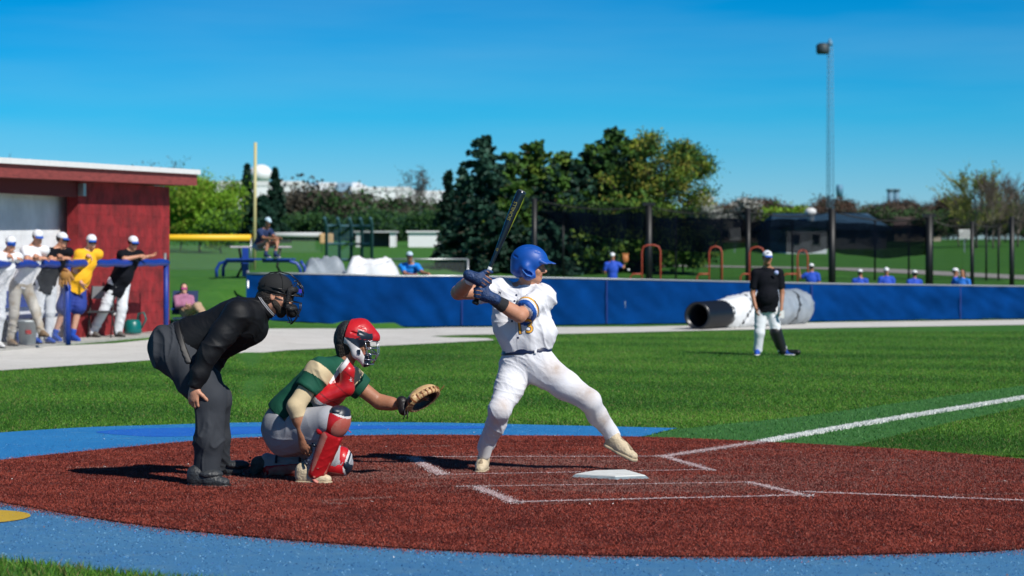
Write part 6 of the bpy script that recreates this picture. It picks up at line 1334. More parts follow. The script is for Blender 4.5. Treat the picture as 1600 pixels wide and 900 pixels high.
# ================================================================ the catcher
ca = thing('person', (-1.45, 15.2, 0), 'catcher crouching on one knee in a dark green jersey, red leg guards and red helmet', 'person')
k_ = dict(pelvis=P(449, 664, 15.25), chest=P(505, 598, 15.24), neck=P(538, 566, 15.22), head=P(553, 534, 15.22), shR=P(497, 582, 15.06), elR=P(462, 635, 14.98), wrR=P(473, 681, 14.98), shL=P(546, 592, 15.40), elL=P(592, 628, 15.44), wrL=P(634, 634, 15.36),
          hpR=P(455, 672, 15.12), knR=P(521, 655, 14.95), anR=P(487, 738, 15.04), hpL=P(458, 675, 15.38), knL=P(532, 724, 15.45), anL=P(420, 724, 15.52))
up = nv(k_['chest'] - k_['pelvis']); sdv = V3((.12, -1, 0)); f_ = nv(up.cross(sdv)); sdv = f_.cross(up); RT = Rm(sdv, f_, up); kf = V3((.98, -.10, -.14)); ku = V3((.10, 0, 1))
M_GREEN = mat('dark_green_jersey', (.008, .075, .045), .75, var=.1, vscale=5, bump=.15, bscale=240, spec=.25); M_SAND = mat('sand_cloth', (.62, .50, .31), .85, var=.06, bump=.2, bscale=240, spec=.2)
M_GREYP = spot_mat('grey_trousers', (.36, .37, .40), [(tuple(P(470, 700, 15.1)), .12)], (.30, .16, .12)); M_CRED = mat('red_gear', (.48, .012, .018), .35, var=.18, vscale=7, bump=.15, bscale=30); M_CREDS = mat('scuffed_red_gear', (.45, .10, .075), .55, var=.3, vscale=12, col2=(.50, .22, .17), c2=(.4, .7))
M_GEARN = mat('dark_navy_gear', (.010, .018, .034), .4, var=.2); M_GEARW = mat('white_gear', (.62, .60, .60), .5, var=.08, vscale=12)
S = SDF(.0055); S.el(k_['chest'], (.165, .11, .17), RT, .03); S.el(k_['pelvis'], (.15, .12, .12), RT, .03); S.rc(k_['pelvis'], k_['chest'], .125, .12, .04); S.rc(k_['chest'] + up * .08, k_['neck'], .075, .058, .03); S.rc(k_['neck'], k_['head'] + V3((-.02, 0, -.05)), .060, .058, .02)
for q in 'LR': S.rc(k_['neck'] - up * .05, k_['sh' + q], .058, .056, .03); S.chain([k_['sh' + q], k_['el' + q], k_['wr' + q]], [.056, .047, .031], .015); S.chain([k_['hp' + q], k_['kn' + q], k_['an' + q]], [.095, .062, .04], .02)
S.rc(k_['elL'].lerp(k_['wrL'], .15), k_['elL'].lerp(k_['wrL'], .45), .050, .044, .02); S.rc(k_['elR'].lerp(k_['wrR'], .15), k_['elR'].lerp(k_['wrR'], .45), .050, .044, .02)
hand_ops(S, k_['wrR'], V3((.22, -.02, -1)), V3((.2, 1, .1)), V3((.9, -.3, .1)), (.30, .5, .35), 1.0, .4); hand_ops(S, k_['wrL'], V3((.85, 0, .5)), V3((.7, -.4, -.6)), V3((.1, -.8, .5)), (.3, .3, .2), 1.0)
Lk = head_ops(S, k_['head'], kf, ku, 1.0); hs, hf, hu = frame(kf, ku); RH = Rm(hs, hf, hu); S.mesh('body', [M_SKIN2, M_LIP, M_BROW], ca, classify=face_cls(Lk))
H = SDF(.006); H.el(Lk(0, -.035, -.02), (.082, .085, .105), RH, .01); H.rc(Lk(.03, -.07, -.04), Lk(.03, -.055, -.125), .045, .03, .02); H.rc(Lk(-.03, -.07, -.04), Lk(-.03, -.055, -.125), .045, .03, .02); H.cut(Lk(0, .01, 0), hf); H.mesh('hair', [M_HAIR], ca, fold=folds(.004, 140, (1, 0, .3), 1, 2))
# jersey: green with a sand yoke on the shoulder
S = SDF(.006); S.el(k_['chest'], (.185, .135, .19), RT, .05); S.rc(P(452, 648, 15.25), k_['chest'], .155, .15, .05); S.rc(k_['neck'] - up * .07, k_['neck'] - up * .02, .088, .07, .02)
for q, t, r1 in (('R', .52, .080), ('L', .45, .078)):
    S.rc(k_['neck'] - up * .06, k_['sh' + q], .068, .082, .04); e = k_['sh' + q].lerp(k_['el' + q], t); S.rc(k_['sh' + q], e + nv(k_['el' + q] - k_['sh' + q]) * .04, .088, r1, .03); S.cut(e, k_['el' + q] - k_['sh' + q], e, .115)
S.cut(P(441, 651, 15.25), -up + V3((-.1, 0, -.1)), P(441, 655, 15.25), .3)
shc = np.array(P(503, 570, 15.0)); sw = k_['shR']
def kc(C):
    # a sand band runs over each shoulder from the neck to the middle of the upper arm
    r = np.zeros(len(C), int)
    for q in 'RL':
        a = np.array(k_['neck']) * .55 + np.array(k_['sh' + q]) * .45; b = np.array(k_['sh' + q]) + (np.array(k_['el' + q]) - np.array(k_['sh' + q])) * .10; ab = b - a; t = ((C - a) @ ab) / (ab @ ab); 
        nrm = np.cross(ab, np.array(f_)); dd = np.abs((C - b) @ (nrm / np.linalg.norm(nrm)))
        v = (C - np.array(k_['sh' + q])); al = v @ np.array(nv(k_['el' + q] - k_['sh' + q])); fr = v @ np.array(V3((.8, 0, -.2)).normalized())
        r[(np.abs(al - .005) < .042) & (np.linalg.norm(v, axis=1) < .15)] = 1
    return r
s1 = folds(.009, 30, (.5, .1, .8), 1.5, 2.0)
kj = S.mesh('jersey', [M_GREEN, M_SAND], ca, fold=s1, classify=kc)
S = SDF(.006); a, b = k_['shR'], k_['elR']; S.rc(a.lerp(b, .35), b, .062, .058, .02); S.rc(b, b.lerp(k_['wrR'], .38), .057, .050, .02); e = b.lerp(k_['wrR'], .38); S.cut(e, k_['wrR'] - b, e, .09); S.mesh('arm_sleeve', [M_SAND], ca, fold=folds(.002, 60, (0, 0, 1), 1, 1))
# trousers
S = SDF(.006); S.el(P(449, 672, 15.25), (.165, .18, .15), None, .05); S.rc(P(452, 660, 15.25), k_['pelvis'], .16, .16, .04); S.rc(k_['hpR'] + V3((.0, .03, .0)), k_['knR'] + V3((-.04, 0, -.01)), .135, .095, .04); S.rc(P(445, 690, 15.2), P(500, 680, 15.0), .10, .07, .05); S.rc(k_['hpL'], k_['knL'], .13, .085, .04); S.rc(k_['knR'], k_['anR'], .062, .05, .02); S.rc(k_['knL'], k_['anL'], .062, .05, .02)
S.cut(P(438, 645, 15.25), up + V3((.05, 0, .1)), P(440, 640, 15.25), .24); S.mesh('trousers', [M_GREYP], ca, fold=folds(.011, 28, (.8, .2, -.6), 1.6, 4.0))
shoe(ca, V3((P(462, 752, 15.02).x, 15.05, 0)), V3((P(521, 757, 15.0).x, 14.98, 0)), M_TAN, M_TANSOLE, .0055, 1.08, k_['anR'], laces=M_LACE)
S = SDF(.006); a = k_['anL']; S.rc(a + V3((-.01, 0, .01)), a + V3((-.075, 0, .0)), .042, .046, .02); S.rc(a + V3((-.055, 0, .0)), a + V3((-.105, 0, -.06)), .046, .034, .02); kshoe = S.mesh('shoe', [mat('dark_grey_shoe', (.06, .065, .06), .7, var=.3, vscale=20, bump=.5)], ca)
m = MB(); 
for i in range(5): m.lathe([(.006, 0), (.004, .014)], a + V3((-.118 - .004 * (i % 2), -.02 + .02 * (i % 3), -.05 + .022 * i)), 8, Matrix.Rotation(-math.pi / 2, 3, 'Y'))
m.build('studs', M_BLACK, kshoe)
# leg guards
def guard(kn, an, side_dir, front, nm, far=False):
    o = bpy.data.objects.new('leg_guard', None); COL.objects.link(o); o.location = kn; setpar(o, ca); ax_ = nv(an - kn); fr = nv(front - ax_ * front.dot(ax_)); sd2 = ax_.cross(fr); R = Rm(sd2, fr, -ax_)
    S = SDF(.0055); kc_ = kn + fr * .038 + ax_ * .005; S.el(kc_, (.094, .082, .118), R, .01); S.el(kc_ - fr * .05, (.082, .076, .125), R, .01, 's'); kp = S.mesh('knee_cap', [M_CRED, M_CREDS, M_GEARN, M_GEARW], o, classify=lambda C: np.select([((C - np.array(kc_)) @ np.array(-ax_) > .078), ((C - np.array(kc_)) @ np.array(-ax_) > .066), (np.linalg.norm((C - np.array(kc_ + fr * .06 - ax_ * -.01)), axis=1) < .085)], [2, 3, 1], 0))
    S = SDF(.0055); t0 = kn - ax_ * .075 + fr * .03; S.el(t0 - ax_ * .0, (.082, .052, .034), R, .01); S.mesh('thigh_flap', [M_GEARN, M_GEARW], o, classify=lambda C: ((C - np.array(t0)) @ np.array(ax_) > .016).astype(int))
    S = SDF(.0055); p0 = kn + ax_ * .10 + fr * .035; p1 = an - ax_ * .03 + fr * .042; S.rc(p0, p1, .088, .070, .01, (fr, .8)); S.rc(p0 - fr * .06, p1 - fr * .060, .080, .064, .01, mode='s')
    for i, tt in enumerate((.12, .38, .64, .9)):
        q = p0.lerp(p1, tt) + fr * (.066 - .012 * tt)
        for s2 in (-1, 1): S.rc(q, q + sd2 * s2 * .052 - fr * .022 + ax_ * .05, .010, .009, .006)
    S.rc(p0 + fr * .068, p1 + fr * .054, .013, .012, .01)
    S.mesh('shin_plate', [M_CREDS, M_CRED, M_GEARW], o, fold=None, classify=lambda C: np.where(np.sqrt(((C - np.array(p0)) @ np.array(fr)) ** 2 + ((C - np.array(p0)) @ np.array(sd2)) ** 2) - (.080 - .05 * np.clip((C - np.array(p0)) @ np.array(ax_), 0, .3)) > .004, 0, 1))
    S = SDF(.0055); q = kn + ax_ * .085 + fr * .03; S.rc(q - sd2 * .05, q + sd2 * .05, .030, .030, .02); S.el(q, (.078, .052, .018), R, .01); S.mesh('hinge_band', [M_GEARN], o)
    S = SDF(.0055); q = an + fr * .065 + ax_ * .01; S.el(q, (.058, .058, .016), Rm(sd2, nv(fr + ax_ * .35), nv(-ax_ + fr * .35)), .01); S.mesh('instep_flap', [M_CREDS], o)
    for tt, dz in ((.12, 0), (.5, 0), (.85, 0)):
        c0 = kn.lerp(an, tt); m = MB(); m.tube([c0 + sd2 * .075 * math.cos(t) + fr * (-.07 * math.sin(t)) for t in np.linspace(0, math.pi, 9)], .009, 6); m.build('strap', M_GEARN, o)
    for tt in (.02, .2):
        S = SDF(.006); S.el(kn.lerp(an, tt) + sd2 * -.0 + V3((-.055, -.075, 0)), (.024, .014, .026), None, .01); S.mesh('buckle_pad', [M_CRED], o)
    return o
guard(k_['knR'], k_['anR'], None, V3((1, -.75, .25)), 'near'); guard(k_['knL'] + V3((-.03, 0, .02)), k_['anL'], None, V3((.1, -.1, -1)), 'far')
S = SDF(.006); q = k_['knL'] + V3((.01, -.01, .0)); S.el(q + V3((.0, 0, .02)), (.072, .085, .095), None, .01); kn2 = S.mesh('knee_pad', [M_CRED, M_GEARW, M_GEARN], ca, classify=lambda C: np.select([(C[:, 0] - q.x + (C[:, 2] - q.z) * -.3) > .034, (C[:, 0] - q.x + (C[:, 2] - q.z) * -.3) > .020], [2, 1], 0))
m = MB(); a = k_['knR'] + V3((.03, .1, -.03)); m.beam(a, a + V3((.075, .02, -.065)), .022, .004); m.build('loose_strap', mat('red_strap', (.6, .01, .03), .6), ca)
# chest protector: padded plates
S = SDF(.0055); fc = k_['chest'] + f_ * .075; 
S.el(k_['chest'] + f_ * .03 + up * .0, (.215, .150, .195), RT, .02); S.chain([P(507, 549, 15.10), P(529, 556, 15.06), P(543, 580, 15.03), P(541, 607, 15.05)], [.036, .042, .045, .05], .02); S.rc(P(541, 607, 15.05), P(500, 622, 15.02), .052, .045, .02); S.el(k_['chest'] + f_ * .045 - up * .11, (.13, .11, .12), RT, .04)
for q in (-1, 1): S.rc(k_['neck'] + sdv * .085 * q - up * .045 - f_ * .03, k_['chest'] + sdv * .095 * q + f_ * .11 + up * .08, .046, .05, .02); S.rc(k_['neck'] + sdv * .075 * q - up * .02 - f_ * .07, k_['neck'] + sdv * .085 * q - up * .045 - f_ * .03, .036, .044, .02)
S.cut(k_['chest'] + f_ * .0, -f_); S.rc(k_['neck'] - up * .03, k_['neck'] + up * .1 + f_ * .08, .066, .08, .01, mode='s')
def cc_(C):
    v = C - np.array(k_['chest']); a = v @ np.array(up); b = v @ np.array(sdv); fz = v @ np.array(f_)
    r = np.zeros(len(C), int); g = (np.abs(np.sin(a * 30 + 1.0)) < .14) ; r[(a < -.075)] = 1; r[(a < -.085) & (np.abs(b) < .05)] = 2; r[g & (a > -.075)] = 3; r[(fz < .03) & (a > .05)] = 1; return r
cp = S.mesh('chest_protector', [M_CRED, M_GEARW, M_GEARN, mat('deep_red_seam', (.25, .006, .01), .5)], ca, classify=cc_)
decal(cp, [[(-.5, .1), (0, -.1), (0, .1)], [(.0, -.1), (.5, .35), (.1, .12)], [(-.1, -.2), (.1, -.2), (.05, .7), (-.02, .7)], [(-.35, -.35), (.35, -.25), (.3, -.38)]], P(546.5, 595, 14.9), X_, Z_, D_, .003, M_GEARW, .028, 'logo', .006)
S = SDF(.005); S.rc(k_['neck'] - up * .035 + f_ * .02, k_['neck'] - up * .0 + f_ * .02, .072, .066, .01); S.cut(k_['neck'] + up * .002 + f_ * .02, up - f_ * .3); S.mesh('undershirt', [M_JERSEY], ca)
# helmet and cage
S = SDF(.0045); S.el(Lk(0, .0, .045), (.112, .135, .105), RH, .01); S.rc(Lk(0, .04, .09), Lk(0, .12, .045), .07, .05, .03, (hs, .9))
for q in (-1, 1):
    S.rc(Lk(.098 * q, .0, .0), Lk(.085 * q, .045, -.07), .030, .028, .02, (hs, .5)); S.rc(Lk(.085 * q, .045, -.07), Lk(.035 * q, .095, -.125), .034, .026, .02, (hs, .7))
S.rc(Lk(-.035, .098, -.125), Lk(.035, .098, -.125), .024, .024, .02)
S.el(Lk(0, -.02, .03), (.090, .115, .09), RH, .004, 's'); S.el(Lk(0, .13, -.035), (.088, .09, .066), RH, .008, 's'); S.el(Lk(0, .03, -.10), (.070, .075, .09), RH, .01, 's'); S.cut(Lk(0, -.055, 0), -hf + hu * .12)
for q in (-1, 1):
    S.rc(Lk(.085 * q, .04, .105), Lk(.075 * q, .085, .098), .0055, .0045, .003, mode='s'); S.rc(Lk(.108 * q, -.005, .065), Lk(.105 * q, .035, .060), .008, .006, .003, mode='s'); S.rc(Lk(.106 * q, .05, .072), Lk(.092 * q, .10, .055), .010, .008, .004, mode='s')
def kh(C):
    v = C - np.array(k_['head']); y = v @ np.array(hf); z = v @ np.array(hu); x = np.abs(v @ np.array(hs)); r = np.zeros(len(C), int)
    r[z < .028] = 1; r[(z < -.012 - .55 * (y - .02)) & (y < .12)] = 2; r[(z < .04 + .5 * (y - .05)) & (y > .02) & (z > .03) & (x > .05)] = 1; r[(y > .03) & (y < .115) & (z > .045) & (z < .09 - .25 * (y - .03)) & (x > .065)] = 1; r[(y > .095) & (z < -.05)] = 1; return r
kh_o = S.mesh('catchers_helmet', [M_CRED, M_GEARN, M_GEARW], ca, classify=kh)
S = SDF(.006); S.el(Lk(0, -.05, .02), (.090, .088, .115), RH, .01); S.cut(Lk(0, -.062, 0), hf - hu * .12); S.cut(Lk(0, 0, -.075), -hu); S.mesh('back_harness', [mat('black_harness', (.012, .014, .016), .6, var=.6, vscale=18, bump=.9, bscale=30)], kh_o, fold=folds(.010, 60, (.4, .3, 1), 1.4, 2))
M_CAGE = mat('steel_cage', (.45, .47, .50), .25, metal=.9)
def kb(pts, r=.0032): m = MB(); m.tube([Lk(*p) for p in pts], r, 6); m.build('cage_bar', M_CAGE, kh_o)
for q in (-1, 1):
    kb([(.080 * q, .085, .018), (.060 * q, .125, .022), (.02 * q, .155, .024)]); kb([(.082 * q, .085, .02), (.080 * q, .10, -.02), (.066 * q, .115, -.06), (.045 * q, .125, -.11)]); kb([(.03 * q, .152, .024), (.032 * q, .168, -.02), (.030 * q, .172, -.06), (.022 * q, .145, -.125)])
for z, yy in ((.024, .158), (-.022, .172), (-.062, .175), (-.10, .160), (-.13, .142)): kb([(-.075, .10, z), (-.045, .145, z), (0, yy, z), (.045, .145, z), (.075, .10, z)])
kb([(-.075, .10, -.022), (0, .172, -.062), (.075, .10, -.022)]); m = MB(); m.box(Lk(.108, .06, -.055), (.02, .012, .03)); m.build('clip', M_GEARN, kh_o)
S = SDF(.005); S.rc(Lk(-.03, .105, -.085), Lk(.03, .105, -.085), .022, .022, .01); S.mesh('chin_pad', [M_GEARN], kh_o)

# ---------------- the mitt: a deep leather bowl with a thumb lobe
mc = P(659, 620, 15.32); mt = thing('catchers_mitt', mc, 'tan and black leather mitt held out towards the pitch by the crouching catcher', 'mitt')
n_ = nv(V3((.52, -.42, -.72))); la = V3((.90, -.0, .30)); la = nv(la - n_ * la.dot(n_)); lb = n_.cross(la); RMt = Rm(la, lb, n_)
M_MTAN = mat('tan_mitt_leather', (.55, .36, .17), .5, var=.18, vscale=20, bump=.3, bscale=60); M_MBLK = mat('black_mitt_leather', (.012, .010, .010), .45, bump=.3); M_MBRN = mat('brown_mitt_leather', (.22, .07, .02), .5, var=.4, vscale=40, bump=.6, bscale=80)
S = SDF(.004); S.el(mc, (.118, .090, .058), RMt, .01); S.rc(P(640, 640, 15.26), P(646, 622, 15.24), .030, .026, .02); S.el(mc + n_ * .045, (.088, .062, .060), RMt, .008, 's'); S.cut(mc + n_ * .036, n_)
ring = [mc + n_ * .030 + la * .108 * math.cos(t) + lb * .082 * math.sin(t) for t in np.linspace(0, 2 * math.pi, 25)]
for i in range(24): S.rc(ring[i], ring[i + 1], .014, .014, .008)
nn = np.array(n_)
def mcl(C):
    v = C - np.array(mc); h = v @ nn; a = v @ np.array(la) / .118; b = v @ np.array(lb) / .09; rr = np.hypot(a, b); r = np.where((rr < .80) & (h > -.035), 1, 0); ang = np.arctan2(b, a); r[(a < -.62) & (h < .03)] = 1; r[(np.sin(ang * 22) > .55) & (rr > .9) & (h > .01)] = 2; r[(np.abs(h - .004) < .0035) & (np.sin(ang * 40) > 0)] = 2; return r
mo = S.mesh('glove_shell', [M_MTAN, M_MBLK, M_MBRN], mt, classify=mcl)
m = MB()
for i in range(22):
    t = 2 * math.pi * i / 22; p = mc + n_ * .036 + la * .112 * math.cos(t) + lb * .086 * math.sin(t); q = mc + n_ * .005 + la * .125 * math.cos(t + .1) + lb * .097 * math.sin(t + .1); m.tube([p, (p + q) / 2 + (p - mc) * .05, q], .0032, 5)
m.tube([mc + la * .11 + n_ * .04, mc + la * .15 + n_ * .03 + lb * .01, mc + la * .165 + n_ * .02], .003, 5); m.build('lacing', M_MBRN, mo)
for dx in (0, .022):
    m = MB(); a = P(632 + dx * 200, 640, 15.26); m.tube([a, a + V3((.003, -.01, -.03)), a + V3((-.006 + dx * .2, -.012, -.062))], .004, 6); m.build('loose_lace', M_MBLK, mo)
S = SDF(.005); S.rc(P(628, 628, 15.34), P(631, 641, 15.30), .040, .036, .02); S.mesh('wrist_strap', [M_MBLK], mt)

# ---------------- home plate
pts5 = [(897, 748.5), (927.5, 741.5), (978, 741.5), (1014, 750), (972, 752.5)]
hp = [G(*p) for p in pts5]; hp0 = sum(hp, V3((0, 0, 0))) / 5; pl = thing('home_plate', hp0, 'white five sided home plate with a blue grey rubber edge between the chalked boxes', 'home plate')
th = .27; ua = V3((math.cos(th), math.sin(th), 0)); va = V3((-math.sin(th), math.cos(th), 0)); o5 = V3((.416 + .0, 15.36, 0)); shp = [(0, 0), (.216, .216), (.432, .216), (.432, -.216), (.216, -.216)]
ctr = V3((.25, 0, 0)); V = []; F = []
def ringp(sc_, z): return [tuple(o5 + ua * (.25 + (x - .25) * sc_) + va * (y * sc_) + V3((0, 0, z))) for x, y in shp]
V = ringp(1.10, .012) + ringp(1.0, .030); F = [(4, 3, 2, 1, 0)] + [(i, (i + 1) % 5, 5 + (i + 1) % 5, 5 + i) for i in range(5)]; me_ = mesh_np('bevel_base', V, F, mat('plate_edge', (.20, .25, .28), .7, var=.3, vscale=30), pl)
V = ringp(.985, .026) + ringp(.97, .035); F = [(9, 8, 7, 6, 5)[::1], (0, 1, 2, 3, 4)] + [(i, (i + 1) % 5, 5 + (i + 1) % 5, 5 + i) for i in range(5)]; o = mesh_np('top_face', V, F, mat('plate_white', (.68, .70, .67), .6, var=.1, vscale=14), pl)
for ob in (me_, o):
    bm = bmesh.new(); bm.from_mesh(ob.data); bmesh.ops.recalc_face_normals(bm, faces=bm.faces[:]); bm.to_mesh(ob.data); bm.free()
# ================================================================ people further off
def px_joints(Y, tab):
    """tab: joint -> (px, py, dY)"""
    return {k: P(v[0], v[1], Y + (v[2] if len(v) > 2 else 0)) for k, v in tab.items()}
M_CAPW = mat('white_cap', (.75, .77, .80), .7); M_CAPR = mat('royal_brim', (.01, .08, .42), .6); M_WPANT = mat('white_baseball_trousers', (.68, .71, .75), .8, var=.05); M_BSHIRT = mat('black_jersey', (.005, .006, .010), .85, var=.15, spec=.15)
M_YSHIRT = mat('golden_yellow_shirt', (.85, .44, .01), .8, var=.06); M_BSHORT = mat('royal_shorts', (.012, .035, .24), .8); M_BSHOE = mat('royal_shoe', (.01, .07, .42), .6); M_GREYC = mat('dirty_grey_trousers', (.45, .43, .39), .85, col2=(.30, .24, .17), c2=(.45, .7), vscale=5)
M_CYAN = mat('sky_blue_shirt', (.005, .23, .72), .75); M_ROYALS = mat('royal_blue_shirt', (.01, .07, .50), .75); M_SHADES = mat('dark_lens', (.02, .02, .03), .1); M_BLUELENS = mat('blue_mirror_lens', (.01, .12, .6), .1); M_NAVYS = mat('navy_shirt', (.012, .03, .10), .75); M_PINK = mat('mauve_jacket', (.35, .14, .24), .8)
# third-base coach
YC0 = 36.4
J = px_joints(YC0, dict(pelvis=(1199, 482), chest=(1199, 443), neck=(1199, 417), head=(1199, 403, -.05), shR=(1181, 427), elR=(1176, 458), wrR=(1181, 482, -.12), shL=(1217, 427), elL=(1222, 457), wrL=(1221, 482, -.1), hpR=(1189, 489), knR=(1187, 520, -.05), anR=(1184, 547), hpL=(1208, 489), knL=(1212, 518, -.05), anL=(1222, 546)))
gz = float(T(3.9, 36.4)); J['toeR'] = V3((J['anR'].x - .06, 36.1, gz)); J['toeL'] = V3((J['anL'].x + .3, 36.25, gz))
root, body = person('coach on the grass in a black polo and white trousers with one black boot', J, None, V3((.15, -1, -.08)), V3((0, 0, 1)),
    dict(shirt=M_BSHIRT, sleeve=.8, belly=1.12, hem=.06, pants=M_WPANT, cuff=1.15, cap=M_CAPW, brim=M_CAPR, vox=.0115, bulk=1.08, sc=.97, skin=M_SKIN2, caplogo=(SCRIPT, M_NAVY, .045), shoe=M_BSHOE, sole=M_WHITE))
S = SDF(.012); kn, an = J['knL'], J['anL']; S.rc(kn.lerp(an, .02), an, .100, .078, .02); S.rc(an, an + V3((.02, 0, -.05)), .058, .055, .02); S.rc(an + V3((0, 0, -.05)), V3((J['anL'].x + .24, 36.3, gz + .05)), .052, .045, .02); S.mesh('walking_boot', [M_BLACK], root)
m = MB(); p = P(1213, 426, YC0 - .17); m.lathe([(.001, 0), (.035, 0), (.035, .01)], p, 14, Matrix.Rotation(math.pi / 2, 3, 'X')); m.build('chest_badge', mat('badge_pale', (.35, .42, .7), .6), root)
m = MB(); p = J['wrL'] + V3((.0, -.06, -.09)); m.box(p, (.07, .02, .12)); cd_ = m.build('rolled_card', M_WHITE, None); tag(cd_, 'small white card held in the left hand of the coach', 'card')

# men leaning on the dugout railing
def leaner(tr, hz, hpx, lab, spec, feet=.30, arms='both', hf_=(.55, -.85, -.1), lean=.34, zoff=0, legx=0.0, legs2=None, fw=(.62, -.78, 0)):
    b = R0 + ax * tr; F_ = nv(V3(fw)); Sd = F_.cross(V3((0, 0, 1))); g0 = .045; zs = (hz - g0) / 1.62
    ft = b + nx_ * feet; hx = (hpx - 800) / FPX; J = {}
    hd = b + nx_ * .02; hd.x = hx * hd.y; J['head'] = V3((hd.x, hd.y, hz)); J['neck'] = J['head'] + nx_ * .05 + V3((0, 0, -.115)); J['chest'] = J['neck'].lerp(ft, .28); J['chest'].z = J['neck'].z - .26
    J['pelvis'] = J['neck'].lerp(ft, .78); J['pelvis'].z = g0 + .93 * zs
    for q, s_ in (('R', 1), ('L', -1)):
        J['sh' + q] = J['neck'] + Sd * .175 * s_ + V3((0, 0, -.085)); rp = J['head'] + ax * (.0); bb = b + ax * ((J['sh' + q] - b).dot(ax))
        J['el' + q] = bb + nx_ * .02 - ax * .10 * s_ + V3((0, 0, 1.41)); J['wr' + q] = b + ax * ((J['neck'] - b).dot(ax) + .04 * s_) - nx_ * (.10 if q == 'R' else .06) + V3((0, 0, 1.435 + .03 * (q == 'L')))
        J['hp' + q] = J['pelvis'] + Sd * .095 * s_ + V3((0, 0, -.06)); an = ft + Sd * (.12 * s_) + V3((0, 0, g0 + .09)); 
        if legs2 and q in legs2: an = an + V3(legs2[q])
        J['an' + q] = an; J['kn' + q] = J['hp' + q].lerp(an, .5) + F_ * .05; J['toe' + q] = an + F_ * .2; J['toe' + q].z = g0 + max(0, an.z - g0 - .09)
    if arms == 'rightdown': J['elR'] = J['shR'] + V3((-.06, -.02, -.28)); J['wrR'] = J['elR'] + V3((.10, -.02, -.2))
    if arms == 'right': 
        for q in 'RL': J['wr' + q] = J['el' + q] + ax * .12 - nx_ * .2 + V3((0, 0, .05))
    sp = dict(vox=.013, cap=M_CAPW, brim=M_CAPR, skin=M_SKIN); sp.update(spec); sp['bulk'] = sp.get('bulk', 1) * 1.04; sp['sc'] = sp.get('sc', 1) * 1.06; return person(lab, J, None, V3(hf_), V3((0, 0, 1)), sp, 'people leaning on the dugout railing'), J
jpin = mat('pinstripe_jersey', (.62, .65, .70), .8, var=.06)
leaner(-2.2, 1.655, 17, 'player at the left edge with blue mirror sunglasses, arms folded on the rail', dict(shirt=M_JERSEY, sleeve=2, pants=M_WPANT, shades=M_BLUELENS, hair=M_HAIR, shoe=M_WHITE, belt=M_NAVY, sc=.97, bulk=.95), hf_=(.3, -1, -.15))
leaner(-1.25, 1.76, 59, 'tall player in a white jersey and dirty grey trousers leaning on the rail', dict(shirt=M_JERSEY, pants=M_GREYC, shoe=mat('brown_shoe', (.22, .15, .09), .8), sleeve=.75, bulk=.95), hf_=(.45, -.9, -.25), legs2={'L': (.30, -.12, .14)})
(r3, b3), J3 = leaner(-.35, 1.73, 97, 'player in a black shirt between the tall white jersey and the yellow shirt', dict(shirt=M_BSHIRT, pants=M_WPANT, shades=M_SHADES, sleeve=.7, sc=.98, bulk=.95, hem=.12, shoe=M_BSHOE), hf_=(.8, -.6, -.15))
leaner(.80, 1.70, 143, 'bearded man in a golden yellow shirt and royal blue shorts by the rail', dict(shirt=M_YSHIRT, pants=M_BSHORT, pantlen=.5, wide=1.35, beard=mat('reddish_beard', (.22, .09, .04), .8), shoe=M_BSHOE, sole=M_BSHOE, sock=M_BSHOE, sockh=.22, sleeve=.85, belly=1.1, bulk=1.08, hem=.10, skin=M_SKIN3, shades=M_SHADES), arms='rightdown', hf_=(.35, -.95, -.15), legs2={'R': (-.16, .0, 0), 'L': (-.05, -.1, 0)})
leaner(2.7, 1.69, 208, 'man in a black shirt and white trousers leaning farthest right on the blue rail', dict(shirt=M_BSHIRT, pants=M_WPANT, sleeve=.8, belly=1.05, bulk=1.06, hem=.20, shoe=mat('grey_shoe', (.12, .11, .10), .8), shades=M_SHADES, cuff=1.3), arms='right', hf_=(.55, -.85, -.2), legs2={'R': (-.28, -.02, 0), 'L': (-.05, -.05, 0)})
gl = R0 - ax * .2 - nx_ * .05 + V3((0, 0, 1.17)); gt = thing('fielding_glove', gl, 'brown leather glove hanging below the rail before the leftmost black shirt', 'glove')
S = SDF(.01); S.el(gl, (.10, .06, .10), None, .02); 
for i in range(4): S.rc(gl + V3((-.07 + .045 * i, 0, -.02)), gl + V3((-.085 + .055 * i, 0, -.16)), .026, .022, .01)
S.rc(gl + V3((.08, 0, .02)), gl + V3((.14, 0, -.08)), .028, .024, .01); S.mesh('glove_body', [mat('brown_glove', (.35, .17, .04), .6, var=.2, bump=.3)], gt); m = MB(); m.tube([gl + V3((-.06, -.05, .05)), gl + V3((0, -.06, .08)), gl + V3((.06, -.05, .05))], .01, 5); m.build('wrist_strap', M_MBRN, gt)

# woman in mauve in a low chair beyond the railing
Yp = 47.0; J = px_joints(Yp, dict(pelvis=(291, 487, 0), chest=(287, 472, .1), neck=(287, 459, .1), head=(287.5, 451, .08), shR=(275, 466, .0), elR=(277, 479, -.1), wrR=(290, 478, -.25), shL=(299, 466, .2), elL=(301, 480, .05), wrL=(292, 482, -.2), hpR=(290, 490, -.05), knR=(307, 478, -.3), anR=(325, 482, -.6), hpL=(295, 490, .05), knL=(310, 477, -.1), anL=(330, 484, -.4)))
for q in 'LR': J['an' + q].z = T(J['an' + q].x, J['an' + q].y) + .09; J['toe' + q] = J['an' + q] + V3((.2, -.1, -.09))
person('woman in a mauve jacket and pink sunglasses sitting beyond the railing', J, None, V3((.25, -1, 0)), V3((0, 0, 1)), dict(shirt=M_PINK, sleeve=2, pants=mat('tan_trousers', (.40, .28, .18), .8), shades=mat('pink_lens', (.45, .03, .25), .2), hair=M_HAIR, longhair=True, vox=.014, sc=.92, bulk=.95, skin=M_SKIN3, shoe=M_WHITE, sole=M_WHITE))
